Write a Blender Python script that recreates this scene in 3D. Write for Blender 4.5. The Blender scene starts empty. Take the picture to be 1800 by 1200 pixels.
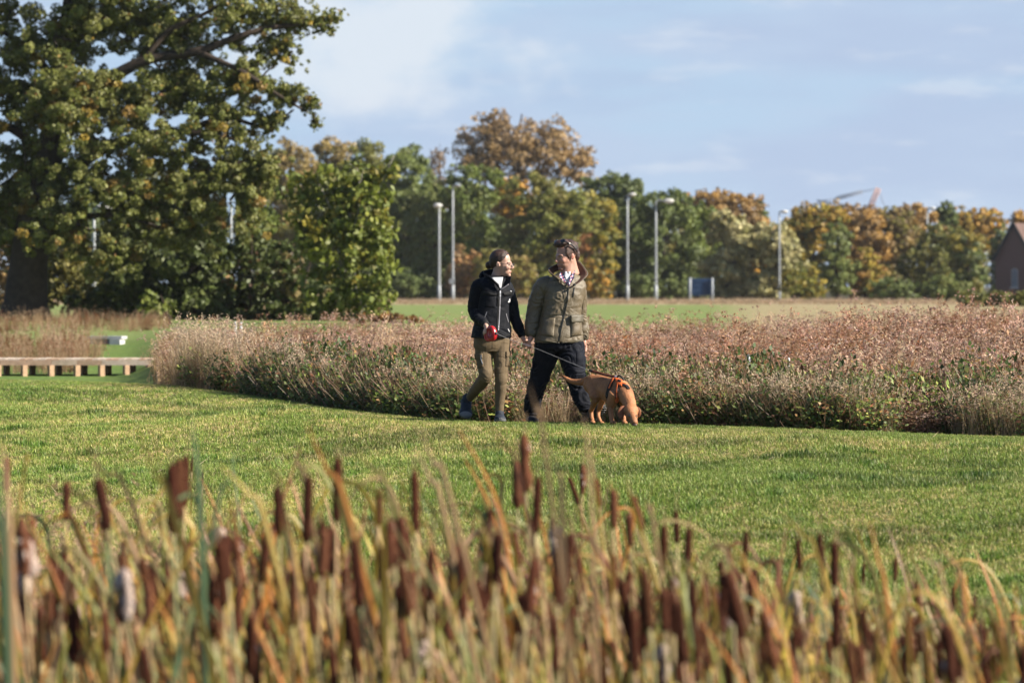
import bpy, bmesh, math, random
import numpy as np
from mathutils import Vector, Matrix, noise as mnoise
from mathutils.bvhtree import BVHTree

# ---------------------------------------------------------------- camera, world, sun, exposure
SC = bpy.context.scene
COL = SC.collection
rad = math.radians
CAMZ, FPX = 1.35, 6750.0          # eye height (m) above the people's ground, focal length in photo pixels (135 mm)

cam_d = bpy.data.cameras.new('camera')
cam = bpy.data.objects.new('camera', cam_d)
COL.objects.link(cam)
cam.location = (0, 0, CAMZ)
cam.rotation_euler = (rad(90), 0, 0)
cam_d.sensor_width = 36.0
cam_d.lens = 135.0
cam_d.shift_y = -100.0 / 1800.0
cam_d.clip_start = 0.5
cam_d.clip_end = 20000
cam_d.dof.use_dof = True
cam_d.dof.focus_distance = 37.8
cam_d.dof.aperture_fstop = 3.3
SC.camera = cam

SUN_AZ, SUN_EL = 75.0, 33.0       # degrees to the right of the direction back to the camera; elevation
sun_dir = Vector((math.sin(rad(SUN_AZ)) * math.cos(rad(SUN_EL)), -math.cos(rad(SUN_AZ)) * math.cos(rad(SUN_EL)), math.sin(rad(SUN_EL))))
sl = bpy.data.lights.new('sun', 'SUN')
sl.energy = 5.0
sl.angle = rad(0.53)
sl.color = (1.0, 0.91, 0.77)
so = bpy.data.objects.new('sun', sl)
so.rotation_euler = sun_dir.to_track_quat('Z', 'Y').to_euler()
so.location = (60, -40, 60)
COL.objects.link(so)

SC.render.engine = 'CYCLES'
SC.view_settings.view_transform = 'Standard'
SC.view_settings.look = 'None'
SC.view_settings.gamma = 1.0
SC.view_settings.use_curve_mapping = False
EXPO = 1.5
SC.view_settings.exposure = EXPO
SC.cycles.max_bounces = 5
SC.cycles.volume_bounces = 0
SC.cycles.transparent_max_bounces = 6
SC.cycles.diffuse_bounces = 3


KALB = 0.78                        # base colours are given for exposure 0.9; scaled to the exposure set above


def lin(c):
    """sRGB 0-255 -> linear"""
    r = []
    for v in c[:3]:
        v = v / 255.0
        r.append(v / 12.92 if v <= 0.04045 else ((v + 0.055) / 1.055) ** 2.4)
    return tuple(r)


world = bpy.data.worlds.new('World')
SC.world = world
world.use_nodes = True


def build_sky():
    nt = world.node_tree
    N, L = nt.nodes, nt.links
    N.clear()
    out = N.new('ShaderNodeOutputWorld')
    bg = N.new('ShaderNodeBackground')
    bg.inputs['Strength'].default_value = 0.055
    L.new(bg.outputs[0], out.inputs[0])
    sky = N.new('ShaderNodeTexSky')
    sky.sky_type = 'NISHITA'
    sky.sun_disc = False
    sky.sun_elevation = rad(SUN_EL)
    sky.sun_rotation = math.atan2(sun_dir.x, sun_dir.y)
    sky.air_density = 1.0
    sky.dust_density = 0.3
    sky.ozone_density = 2.0
    tc = N.new('ShaderNodeTexCoord')
    G = tc.outputs['Generated']

    def math_(op, a, b=None, clamp=False):
        m = N.new('ShaderNodeMath')
        m.operation = op
        m.use_clamp = clamp
        for i, v in enumerate((a, b)):
            if v is None:
                continue
            if isinstance(v, (int, float)):
                m.inputs[i].default_value = v
            else:
                L.new(v, m.inputs[i])
        return m.outputs[0]

    def noise_(scale, stretch, detail, rough, off=(0, 0, 0)):
        mp = N.new('ShaderNodeMapping')
        mp.inputs['Scale'].default_value = stretch
        mp.inputs['Location'].default_value = off
        L.new(G, mp.inputs[0])
        n = N.new('ShaderNodeTexNoise')
        n.inputs['Scale'].default_value = scale
        n.inputs['Detail'].default_value = detail
        n.inputs['Roughness'].default_value = rough
        L.new(mp.outputs[0], n.inputs['Vector'])
        return n.outputs['Fac']

    def ramp_(f, a, b):
        mr = N.new('ShaderNodeMapRange')
        mr.interpolation_type = 'SMOOTHSTEP'
        mr.inputs['From Min'].default_value = a
        mr.inputs['From Max'].default_value = b
        L.new(f, mr.inputs['Value'])
        return mr.outputs['Result']

    def mix_(f, a, b):
        m = N.new('ShaderNodeMix')
        m.data_type = 'RGBA'
        if isinstance(f, (int, float)):
            m.inputs[0].default_value = f
        else:
            L.new(f, m.inputs[0])
        for i, v in ((6, a), (7, b)):
            if isinstance(v, tuple):
                m.inputs[i].default_value = (*v, 1)
            else:
                L.new(v, m.inputs[i])
        return m.outputs[2]

    sep = N.new('ShaderNodeSeparateXYZ')
    L.new(G, sep.inputs[0])
    S = 1 / 0.055 * 2 ** -EXPO
    thin = tuple(v * S for v in lin((181, 208, 237)))
    lilac = tuple(v * S for v in lin((190, 206, 232)))
    white = tuple(v * S for v in lin((230, 237, 245)))
    grey = tuple(v * S for v in lin((178, 196, 226)))
    # thin veil of haze low down, clear sky above
    veil = ramp_(sep.outputs['Z'], 0.34, 0.03)
    c = mix_(math_('MULTIPLY', veil, 0.93), sky.outputs[0], thin)
    low = ramp_(sep.outputs['Z'], 0.34, 0.08)
    # grey-lilac stratus, long and soft
    n1 = noise_(9.0, (1.0, 1.0, 4.5), 4, 0.5, (0.2, 0, 0.13))
    side = math_('MULTIPLY', ramp_(sep.outputs['X'], -0.06, 0.13), 0.14)
    m1 = ramp_(math_('ADD', n1, side), 0.46, 0.68)
    c = mix_(math_('MULTIPLY', math_('MULTIPLY', m1, low), 0.65), c, lilac)
    n2 = noise_(16.0, (1.0, 1.0, 5.0), 4, 0.5, (3.2, 0, 1.13))
    m2 = ramp_(math_('ADD', n2, side), 0.50, 0.75)
    c = mix_(math_('MULTIPLY', math_('MULTIPLY', m2, low), 0.5), c, grey)
    # one bright cloud bank, upper left of the middle
    dx = math_('DIVIDE', math_('ADD', sep.outputs['X'], 0.037), 0.034)
    dz = math_('DIVIDE', math_('SUBTRACT', sep.outputs['Z'], 0.0650), 0.019)
    d2 = math_('SQRT', math_('ADD', math_('MULTIPLY', dx, dx), math_('MULTIPLY', dz, dz)))
    n3 = noise_(38.0, (1.0, 1.0, 1.8), 6, 0.55, (5.0, 0, 2.0))
    m3 = ramp_(math_('ADD', d2, math_('MULTIPLY', math_('SUBTRACT', n3, 0.5), 3.0)), 1.5, 0.3)
    n4 = noise_(30.0, (1.0, 1.0, 4.0), 5, 0.55, (1.0, 0, 7.0))
    m4 = math_('MULTIPLY', ramp_(n4, 0.55, 0.72), 0.35)
    mm = math_('MAXIMUM', math_('MULTIPLY', m3, 0.8), math_('MULTIPLY', m4, low))
    c = mix_(mm, c, white)
    L.new(c, bg.inputs[0])


build_sky()

# ---------------------------------------------------------------- helpers
RNG = np.random.default_rng(7)
rnd = random.Random(11)


def PX(px, py, D):
    """point seen at photo pixel (px, py) at distance D in front of the camera"""
    return Vector(((px - 900) / FPX * D, D, CAMZ - (py - 500) / FPX * D))


def interp(x, xs, ys):
    return np.interp(x, xs, ys)


def sstep(a, b, x):
    t = np.clip((np.asarray(x, float) - a) / (b - a), 0, 1)
    return t * t * (3 - 2 * t)


def tag(o, label=None, cat=None, group=None, kind=None):
    if label: o['label'] = label
    if cat: o['category'] = cat
    if group: o['group'] = group
    if kind: o['kind'] = kind
    return o


def empty(name, loc=(0, 0, 0)):
    o = bpy.data.objects.new(name, None)
    o.empty_display_size = 0.2
    o.location = loc
    COL.objects.link(o)
    return o


def mesh_np(name, V, F, mat=None, col=None, smooth=False):
    """V (n,3); F (m,3|4) int array or list; col (m,3|4) per face"""
    me = bpy.data.meshes.new(name)
    V = np.asarray(V, np.float32)
    if isinstance(F, np.ndarray):
        k = F.shape[1]
        me.vertices.add(len(V))
        me.vertices.foreach_set('co', V.ravel())
        me.loops.add(F.size)
        me.loops.foreach_set('vertex_index', F.astype(np.int32).ravel())
        me.polygons.add(len(F))
        me.polygons.foreach_set('loop_start', np.arange(0, F.size, k, dtype=np.int32))
        me.polygons.foreach_set('loop_total', np.full(len(F), k, dtype=np.int32))
        me.update(calc_edges=True)
    else:
        me.from_pydata([tuple(v) for v in V.tolist()], [], [tuple(f) for f in F])
        me.update()
    if col is not None:
        col = np.asarray(col, np.float32)
        a = me.attributes.new('col', 'FLOAT_COLOR', 'FACE')
        buf = np.ones((len(me.polygons), 4), np.float32)
        buf[:, :3] = col[:, :3] * KALB
        a.data.foreach_set('color', buf.ravel())
    if smooth:
        me.polygons.foreach_set('use_smooth', np.ones(len(me.polygons), dtype=bool))
    if mat is not None:
        me.materials.append(mat)
    return me


def add(name, me, parent=None, loc=None, link=True):
    """link a mesh as an object; parts are given in world space and re-expressed under their thing"""
    o = bpy.data.objects.new(name, me)
    if link:
        COL.objects.link(o)
    if loc is not None:
        o.location = loc
    if parent is not None:
        o.parent = parent
        p, off = parent, Vector((0, 0, 0))
        while p is not None:
            off += p.location
            p = p.parent
        o.location = -off if loc is None else Vector(loc) - off
    return o


class Geo:
    """collects closed pieces (verts, faces)"""
    def __init__(s):
        s.V, s.F = [], []

    def put(s, vs, fs):
        b = len(s.V)
        s.V += [tuple(v) for v in vs]
        s.F += [tuple(i + b for i in f) for f in fs]
        return s

    def box(s, c, h, rot=None):
        vs = [Vector((x, y, z)) for x in (-h[0], h[0]) for y in (-h[1], h[1]) for z in (-h[2], h[2])]
        if rot is not None:
            vs = [rot @ v for v in vs]
        c = Vector(c)
        return s.put([v + c for v in vs], [(0, 1, 3, 2), (4, 6, 7, 5), (0, 4, 5, 1), (2, 3, 7, 6), (0, 2, 6, 4), (1, 5, 7, 3)])

    def tube(s, pts, radii, n=12, ref=(0, 1, 0), sub=4, cap=True):
        P, R = spline(pts, radii, sub)
        vs, fs = [], []
        ref = Vector(ref)
        m = len(P)
        for i in range(m):
            t = (P[min(i + 1, m - 1)] - P[max(i - 1, 0)])
            t = t.normalized() if t.length > 1e-9 else Vector((0, 0, 1))
            u = ref - t * ref.dot(t)
            if u.length < 1e-3:
                u = Vector((1, 0, 0)) - t * t.x
            u.normalize()
            w = t.cross(u)
            ra, rb = R[i]
            for k in range(n):
                a = 2 * math.pi * k / n
                vs.append(P[i] + u * (math.cos(a) * rb) + w * (math.sin(a) * ra))
        for i in range(m - 1):
            for k in range(n):
                k2 = (k + 1) % n
                fs.append((i * n + k, i * n + k2, (i + 1) * n + k2, (i + 1) * n + k))
        if cap:
            vs.append(P[0] - (P[1] - P[0]).normalized() * min(R[0]) * 0.5)
            vs.append(P[-1] + (P[-1] - P[-2]).normalized() * min(R[-1]) * 0.5)
            a, b = len(vs) - 2, len(vs) - 1
            for k in range(n):
                k2 = (k + 1) % n
                fs.append((a, k2, k))
                fs.append((b, (m - 1) * n + k, (m - 1) * n + k2))
        return s.put(vs, fs)

    def ell(s, c, r, rot=None, nu=16, nv=10):
        c = Vector(c)
        vs, fs = [], []
        for j in range(1, nv):
            th = math.pi * j / nv
            for i in range(nu):
                ph = 2 * math.pi * i / nu
                v = Vector((r[0] * math.sin(th) * math.cos(ph), r[1] * math.sin(th) * math.sin(ph), r[2] * math.cos(th)))
                vs.append(v)
        vs += [Vector((0, 0, r[2])), Vector((0, 0, -r[2]))]
        if rot is not None:
            vs = [rot @ v for v in vs]
        t, b = len(vs) - 2, len(vs) - 1
        for j in range(nv - 2):
            for i in range(nu):
                i2 = (i + 1) % nu
                fs.append((j * nu + i, (j + 1) * nu + i, (j + 1) * nu + i2, j * nu + i2))
        for i in range(nu):
            i2 = (i + 1) % nu
            fs.append((t, i, i2))
            fs.append((b, (nv - 2) * nu + i2, (nv - 2) * nu + i))
        return s.put([v + c for v in vs], fs)

    def xform(s, M):
        s.V = [tuple(M @ Vector(v)) for v in s.V]
        return s

    def join(s, g):
        return s.put(g.V, g.F)

    def mesh(s, name, mat=None, smooth=True):
        me = bpy.data.meshes.new(name)
        me.from_pydata(s.V, [], s.F)
        me.update()
        if smooth:
            me.polygons.foreach_set('use_smooth', np.ones(len(me.polygons), dtype=bool))
        if mat:
            me.materials.append(mat)
        return me

    def obj(s, name, mat, parent=None, smooth=True):
        return add(name, s.mesh(name, mat, smooth), parent)


def spline(pts, radii, sub=4):
    P = [Vector(p) for p in pts]
    R = [(r, r) if isinstance(r, (int, float)) else tuple(r) for r in radii]
    if sub <= 1 or len(P) < 2:
        return P, R
    oP, oR = [], []
    n = len(P)
    for i in range(n - 1):
        p0, p1, p2, p3 = P[max(i - 1, 0)], P[i], P[i + 1], P[min(i + 2, n - 1)]
        for k in range(sub):
            t = k / sub
            t2, t3 = t * t, t * t * t
            oP.append(0.5 * ((2 * p1) + (p2 - p0) * t + (2 * p0 - 5 * p1 + 4 * p2 - p3) * t2 + (3 * p1 - p0 - 3 * p2 + p3) * t3))
            s = t * t * (3 - 2 * t)
            oR.append(tuple(R[i][j] * (1 - s) + R[i + 1][j] * s for j in (0, 1)))
    oP.append(P[-1])
    oR.append(R[-1])
    return oP, oR


def remesh(geo, voxel, smooth_it=6, factor=0.5):
    """union of overlapping closed pieces -> one continuous skin (numpy V, F quads)"""
    me = geo.mesh('tmp')
    o = bpy.data.objects.new('tmp', me)
    COL.objects.link(o)
    m = o.modifiers.new('r', 'REMESH')
    m.mode = 'VOXEL'
    m.voxel_size = voxel
    m.adaptivity = 0
    if smooth_it:
        s = o.modifiers.new('s', 'SMOOTH')
        s.iterations = smooth_it
        s.factor = factor
    dg = bpy.context.evaluated_depsgraph_get()
    dg.update()
    ev = o.evaluated_get(dg)
    m2 = bpy.data.meshes.new_from_object(ev)
    bpy.data.objects.remove(o)
    bpy.data.meshes.remove(me)
    return m2


def get_co(me):
    a = np.empty(len(me.vertices) * 3, np.float32)
    me.vertices.foreach_get('co', a)
    return a.reshape(-1, 3).astype(float)


def set_co(me, V):
    me.vertices.foreach_set('co', np.asarray(V, np.float32).ravel())
    me.update()


def get_no(me):
    a = np.empty(len(me.vertices) * 3, np.float32)
    me.vertices.foreach_get('normal', a)
    return a.reshape(-1, 3).astype(float)


def shade_smooth(me):
    me.polygons.foreach_set('use_smooth', np.ones(len(me.polygons), dtype=bool))


def vcol(me, C):
    a = me.attributes.new('col', 'FLOAT_COLOR', 'POINT')
    buf = np.ones((len(me.vertices), 4), np.float32)
    buf[:, :3] = np.asarray(C) * KALB
    a.data.foreach_set('color', buf.ravel())


def pn(P, scale, off=0.0):
    """perlin noise of many points"""
    return np.array([mnoise.noise(Vector((p[0] * scale[0] + off, p[1] * scale[1] + off, p[2] * scale[2] - off))) for p in P])


# ---------------------------------------------------------------- materials
MATS = {}



def _nt(name):
    m = bpy.data.materials.new(name)
    m.use_nodes = True
    nt = m.node_tree
    b = nt.nodes['Principled BSDF']
    return m, nt, b


def mat_plain(name, c, rough=0.7, metal=0.0, nscale=40.0, nvar=0.15, bump=0.0, bscale=None, spec=0.4, sheen=0.0):
    """a plain material with noise in colour and relief"""
    if name in MATS: return MATS[name]
    m, nt, b = _nt(name)
    N, L = nt.nodes, nt.links
    tc = N.new('ShaderNodeTexCoord')
    n = N.new('ShaderNodeTexNoise')
    n.inputs['Scale'].default_value = nscale
    n.inputs['Detail'].default_value = 4
    L.new(tc.outputs['Object'], n.inputs['Vector'])
    hs = N.new('ShaderNodeHueSaturation')
    hs.inputs['Color'].default_value = (*[v * KALB for v in c], 1)
    mr = N.new('ShaderNodeMapRange')
    mr.inputs['From Min'].default_value = 0.25
    mr.inputs['From Max'].default_value = 0.75
    mr.inputs['To Min'].default_value = 1 - nvar
    mr.inputs['To Max'].default_value = 1 + nvar
    L.new(n.outputs['Fac'], mr.inputs['Value'])
    L.new(mr.outputs[0], hs.inputs['Value'])
    L.new(hs.outputs[0], b.inputs['Base Color'])
    b.inputs['Roughness'].default_value = rough
    b.inputs['Metallic'].default_value = metal
    b.inputs['Specular IOR Level'].default_value = spec
    if sheen: b.inputs['Sheen Weight'].default_value = sheen
    if bump:
        n2 = N.new('ShaderNodeTexNoise')
        n2.inputs['Scale'].default_value = bscale or nscale * 3
        n2.inputs['Detail'].default_value = 3
        L.new(tc.outputs['Object'], n2.inputs['Vector'])
        bp = N.new('ShaderNodeBump')
        bp.inputs['Strength'].default_value = bump
        bp.inputs['Distance'].default_value = 0.01
        L.new(n2.outputs['Fac'], bp.inputs['Height'])
        L.new(bp.outputs[0], b.inputs['Normal'])
    MATS[name] = m
    return m


def mat_attr(name, rough=0.6, transl=0.0, tint=False, spec=0.3, bump=0.0, bscale=60, sss=0.0, nvar=0.0, nscale=30):
    """colour from the mesh's own 'col' attribute; optionally shifted per instance and partly translucent"""
    if name in MATS: return MATS[name]
    m, nt, b = _nt(name)
    N, L = nt.nodes, nt.links
    at = N.new('ShaderNodeAttribute')
    at.attribute_name = 'col'
    c = at.outputs['Color']
    if tint:
        ti = N.new('ShaderNodeAttribute')
        ti.attribute_type = 'INSTANCER'
        ti.attribute_name = 'tint'
        mul = N.new('ShaderNodeMix')
        mul.data_type = 'RGBA'
        mul.blend_type = 'MULTIPLY'
        mul.inputs[0].default_value = 1.0
        L.new(c, mul.inputs[6])
        L.new(ti.outputs['Color'], mul.inputs[7])
        c = mul.outputs[2]
    if nvar:
        tc = N.new('ShaderNodeTexCoord')
        n = N.new('ShaderNodeTexNoise')
        n.inputs['Scale'].default_value = nscale
        n.inputs['Detail'].default_value = 4
        L.new(tc.outputs['Object'], n.inputs['Vector'])
        mr = N.new('ShaderNodeMapRange')
        mr.inputs['From Min'].default_value = 0.25
        mr.inputs['From Max'].default_value = 0.75
        mr.inputs['To Min'].default_value = 1 - nvar
        mr.inputs['To Max'].default_value = 1 + nvar
        L.new(n.outputs['Fac'], mr.inputs['Value'])
        hs = N.new('ShaderNodeHueSaturation')
        L.new(mr.outputs[0], hs.inputs['Value'])
        L.new(c, hs.inputs['Color'])
        c = hs.outputs[0]
    L.new(c, b.inputs['Base Color'])
    b.inputs['Roughness'].default_value = rough
    b.inputs['Specular IOR Level'].default_value = spec
    if sss:
        b.inputs['Subsurface Weight'].default_value = sss
        b.inputs['Subsurface Radius'].default_value = (0.012, 0.005, 0.003)
        b.inputs['Subsurface Scale'].default_value = 1.0
    if bump:
        tc2 = N.new('ShaderNodeTexCoord')
        n2 = N.new('ShaderNodeTexNoise')
        n2.inputs['Scale'].default_value = bscale
        L.new(tc2.outputs['Object'], n2.inputs['Vector'])
        bp = N.new('ShaderNodeBump')
        bp.inputs['Strength'].default_value = bump
        bp.inputs['Distance'].default_value = 0.01
        L.new(n2.outputs['Fac'], bp.inputs['Height'])
        L.new(bp.outputs[0], b.inputs['Normal'])
    if transl:
        out = N['Material Output']
        tr = N.new('ShaderNodeBsdfTranslucent')
        L.new(c, tr.inputs['Color'])
        mx = N.new('ShaderNodeMixShader')
        mx.inputs[0].default_value = transl
        L.new(b.outputs[0], mx.inputs[1])
        L.new(tr.outputs[0], mx.inputs[2])
        L.new(mx.outputs[0], out.inputs['Surface'])
    MATS[name] = m
    return m


# ---------------------------------------------------------------- scatter (for growth nobody could count)
def scatter(name, pts, rot, scl, idx, tint, variants, kind='stuff'):
    n = len(pts)
    me = bpy.data.meshes.new(name)
    me.vertices.add(n)
    me.vertices.foreach_set('co', np.asarray(pts, np.float32).ravel())
    for an, ty, data, key in (('rot', 'FLOAT_VECTOR', rot, 'vector'), ('scl', 'FLOAT_VECTOR', scl, 'vector')):
        a = me.attributes.new(an, ty, 'POINT')
        a.data.foreach_set(key, np.asarray(data, np.float32).ravel())
    a = me.attributes.new('idx', 'INT', 'POINT')
    a.data.foreach_set('value', np.asarray(idx, np.int32))
    a = me.attributes.new('tint', 'FLOAT_COLOR', 'POINT')
    buf = np.ones((n, 4), np.float32)
    buf[:, :3] = tint
    a.data.foreach_set('color', buf.ravel())
    me.update()
    c = bpy.data.collections.new(name + '_plants')
    for i, v in enumerate(variants):
        v.name = '%s_plant_%02d' % (name, i)
        c.objects.link(v)
    o = bpy.data.objects.new(name, me)
    COL.objects.link(o)
    ng = bpy.data.node_groups.new(name, 'GeometryNodeTree')
    ng.interface.new_socket('Geometry', in_out='INPUT', socket_type='NodeSocketGeometry')
    ng.interface.new_socket('Geometry', in_out='OUTPUT', socket_type='NodeSocketGeometry')
    N, L = ng.nodes, ng.links
    gi, go = N.new('NodeGroupInput'), N.new('NodeGroupOutput')
    ip = N.new('GeometryNodeInstanceOnPoints')
    ci = N.new('GeometryNodeCollectionInfo')
    ci.inputs['Collection'].default_value = c
    ci.inputs['Separate Children'].default_value = True
    ci.inputs['Reset Children'].default_value = True

    def na(nm, ty):
        q = N.new('GeometryNodeInputNamedAttribute')
        q.data_type = ty
        q.inputs['Name'].default_value = nm
        return q.outputs['Attribute']
    L.new(gi.outputs[0], ip.inputs['Points'])
    L.new(ci.outputs[0], ip.inputs['Instance'])
    ip.inputs['Pick Instance'].default_value = True
    L.new(na('idx', 'INT'), ip.inputs['Instance Index'])
    L.new(na('rot', 'FLOAT_VECTOR'), ip.inputs['Rotation'])
    L.new(na('scl', 'FLOAT_VECTOR'), ip.inputs['Scale'])
    L.new(ip.outputs[0], go.inputs[0])
    m = o.modifiers.new('scatter', 'NODES')
    m.node_group = ng
    if kind: o['kind'] = kind
    return o
# ---------------------------------------------------------------- the ground: one sheet to the horizon
BX = [-30, -8, -6.2, -4.62, -3.10, -1.91, -0.95, -0.23, 0.57, 1.30, 2.22, 3.26, 4.73, 8, 30]
BY = [58, 56, 54.5, 52, 47.5, 43, 40.2, 39.1, 38.8, 38.4, 37.7, 36.9, 35.7, 33.5, 30]


def y_edge(x):
    """where the lawn ends and the rough growth (or the hollow, on the left) begins"""
    return np.interp(x, BX, BY)


def x_left(y):
    """left edge of the rough field"""
    return np.interp(y, [40, 47.5, 52, 60, 75, 110], [-1.0, -3.1, -4.62, -5.6, -7.05, -10.3])


def ground_z(x, y):
    x = np.asarray(x, float)
    y = np.asarray(y, float)
    ye = y_edge(x)
    yc = ye - 1.7                                           # crest of the bank
    u = np.clip((y - 13.0) / (yc - 13.0), 0, 1)
    front = -1.38 * (1 - u) ** 1.75
    zback = np.interp(y, [34, 45, 60, 70, 95, 130, 160, 250, 400, 5000], [-.26, -.24, -.12, -.05, .12, .27, .28, .06, .0, .0])
    zl = np.interp(y, [50, 60, 72, 78, 95, 120, 160, 250, 400, 5000], [-.15, -.35, -.45, -.42, -.05, .26, .28, .06, .0, .0])
    wl = sstep(0.6, -0.6, x - x_left(np.maximum(y, 40)))
    zb = zback * (1 - wl) + zl * wl
    t = sstep(yc, yc + 3.0 + 5.0 * sstep(-2, -5, x), y)
    z = np.where(y < yc, front, zb * t)
    # a lift at the right-hand end, a slight sag in the mid right
    bump = 0.04 * np.sin(x * 1.1 + 0.6 * y) + 0.03 * np.sin(x * 2.3 - 0.35 * y + 1.3) + 0.035 * np.sin(1.1 * y + 0.5 * x + 1.2 * np.sin(.7 * x)) + 0.03 * np.sin(0.55 * y + 0.3 * x)
    fade = sstep(10, 16, y) * (1 - sstep(yc - 3.5, yc - 0.6, y))
    z = z + bump * fade
    z = z - 0.02 * sstep(2.0, 5.0, x) * sstep(30, 36, y) * (1 - sstep(38, 45, y))
    return z


def gz(x, y):
    return float(ground_z(x, y))


def build_ground():
    ys = np.concatenate([np.arange(2, 62, 0.3), np.arange(62, 140, 2.0), np.geomspace(140, 2500, 30)])
    xs = np.concatenate([-np.geomspace(14, 2500, 22)[::-1], np.arange(-13.75, 13.8, 0.3), np.geomspace(14, 2500, 22)])
    X, Y = np.meshgrid(xs, ys)
    Z = ground_z(X, Y)
    V = np.stack([X.ravel(), Y.ravel(), Z.ravel()], 1)
    ny, nx = X.shape
    i = np.arange(ny - 1)[:, None] * nx + np.arange(nx - 1)[None]
    F = np.stack([i, i + 1, i + nx + 1, i + nx], -1).reshape(-1, 4)
    m, nt, b = _nt('ground')
    N, L = nt.nodes, nt.links
    at = N.new('ShaderNodeAttribute')
    at.attribute_name = 'col'
    geo = N.new('ShaderNodeNewGeometry')

    def noi(scale, detail=5):
        n = N.new('ShaderNodeTexNoise')
        n.inputs['Scale'].default_value = scale
        n.inputs['Detail'].default_value = detail
        L.new(geo.outputs['Position'], n.inputs['Vector'])
        return n.outputs['Fac']
    hs = N.new('ShaderNodeHueSaturation')
    mr = N.new('ShaderNodeMapRange')
    mr.inputs['From Min'].default_value = .3
    mr.inputs['From Max'].default_value = .7
    mr.inputs['To Min'].default_value = .7
    mr.inputs['To Max'].default_value = 1.3
    L.new(noi(9), mr.inputs[0])
    L.new(mr.outputs[0], hs.inputs['Value'])
    mh = N.new('ShaderNodeMapRange')
    mh.inputs['From Min'].default_value = .3
    mh.inputs['From Max'].default_value = .7
    mh.inputs['To Min'].default_value = .485
    mh.inputs['To Max'].default_value = .515
    L.new(noi(1.3), mh.inputs[0])
    L.new(mh.outputs[0], hs.inputs['Hue'])
    L.new(at.outputs['Color'], hs.inputs['Color'])
    L.new(hs.outputs[0], b.inputs['Base Color'])
    b.inputs['Roughness'].default_value = 0.95
    b.inputs['Specular IOR Level'].default_value = 0.1
    bp = N.new('ShaderNodeBump')
    bp.inputs['Strength'].default_value = 0.6
    bp.inputs['Distance'].default_value = 0.05
    L.new(noi(25), bp.inputs['Height'])
    L.new(bp.outputs[0], b.inputs['Normal'])
    # what the ground is made of, vertex by vertex
    x, y = V[:, 0], V[:, 1]
    C = np.empty((len(V), 3))
    C[:] = (0.075, 0.090, 0.028)                                      # short turf soil/thatch
    infield = sstep(-0.3, 0.6, y - y_edge(x)) * sstep(-.4, .4, x - x_left(np.maximum(y, 40)))
    infield *= 1 - sstep(72, 78, y)
    soil = np.array((0.075, 0.055, 0.035))
    C = C * (1 - infield[:, None]) + soil * infield[:, None]
    far = np.maximum(sstep(88, 98, y), sstep(72, 78, y) * sstep(-.2, .2, x - x_left(np.maximum(y, 40))))[:, None]
    C = C * (1 - far) + np.array((0.17, 0.215, 0.07)) * far           # mown green field
    lefthollow = (sstep(56, 62, y) * (1 - sstep(90, 100, y)) * sstep(.2, -.2, x - x_left(np.maximum(y, 40))))[:, None]
    C = C * (1 - lefthollow) + np.array((0.12, 0.18, 0.045)) * lefthollow
    straw = np.maximum(sstep(232, 246, y), .75 * sstep(.050, .066, x / np.maximum(y, 1)) * sstep(78, 100, y))[:, None]
    C = C * (1 - straw) + np.array((0.34, 0.26, 0.16)) * straw         # dry verge beyond
    wood = sstep(300, 330, y)[:, None]
    C = C * (1 - wood) + np.array((0.05, 0.045, 0.025)) * wood
    wet = sstep(19, 15, y)[:, None]
    C = C * (1 - wet) + np.array((0.035, 0.03, 0.02)) * wet
    me = mesh_np('ground', V, F, m, smooth=True)
    vcol(me, C)
    o = add('ground', me)
    tag(o, 'grassy ground falling from a low crest to the pond edge', None, None, 'structure')
    return o


build_ground()


# ---------------------------------------------------------------- growth meshes
def blades(specs):
    """specs: list of (base xyz, yaw, length, width, lean, curl, colour, nseg) -> V,F(quads),C per face"""
    V, F, C = [], [], []
    for (b, yaw, ln, w, lean, curl, c, ns) in specs:
        cx, sx = math.cos(yaw), math.sin(yaw)
        p = Vector(b)
        ang = lean
        st = len(V)
        side = Vector((-sx, cx, 0))
        for i in range(ns + 1):
            t = i / ns
            ww = w * (1 - t ** 2.2) * 0.5 + w * 0.03
            V.append(p - side * ww)
            V.append(p + side * ww)
            d = Vector((cx * math.sin(ang), sx * math.sin(ang), math.cos(ang)))
            p = p + d * (ln / ns)
            ang += curl / ns
        for i in range(ns):
            a = st + 2 * i
            F.append((a, a + 1, a + 3, a + 2))
            C.append(c)
    return V, F, C


def jit(c, a, r=rnd):
    k = 1 + r.uniform(-a, a)
    return tuple(max(0.0, v * k * (1 + r.uniform(-a, a) * 0.4)) for v in c)


M_grass = mat_attr('grass', rough=0.55, transl=0.35, tint=True, spec=0.35)
M_dry = mat_attr('dry_growth', rough=0.85, transl=0.42, tint=True, spec=0.15)


def grass_tuft(kind, n, seed):
    r = random.Random(seed)
    sp = []
    for i in range(n):
        a, d = r.uniform(0, 6.28), abs(r.gauss(0, 0.035))
        if kind == 'green':
            c = r.choice([(0.155, 0.235, 0.035), (0.20, 0.275, 0.05), (0.125, 0.205, 0.032), (0.26, 0.30, 0.08)])
        else:
            c = r.choice([(0.40, 0.36, 0.16), (0.34, 0.33, 0.12), (0.50, 0.44, 0.24), (0.30, 0.31, 0.09)])
        sp.append(((math.cos(a) * d, math.sin(a) * d, -0.005), r.uniform(0, 6.28), r.uniform(0.018, 0.044), r.uniform(0.0042, 0.0075),
                   r.uniform(0.05, 0.75), r.uniform(0, 0.9), jit(c, 0.2, r), 2))
    V, F, C = blades(sp)
    return add('tuft', mesh_np('tuft', V, F, M_grass, C), link=False)


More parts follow.
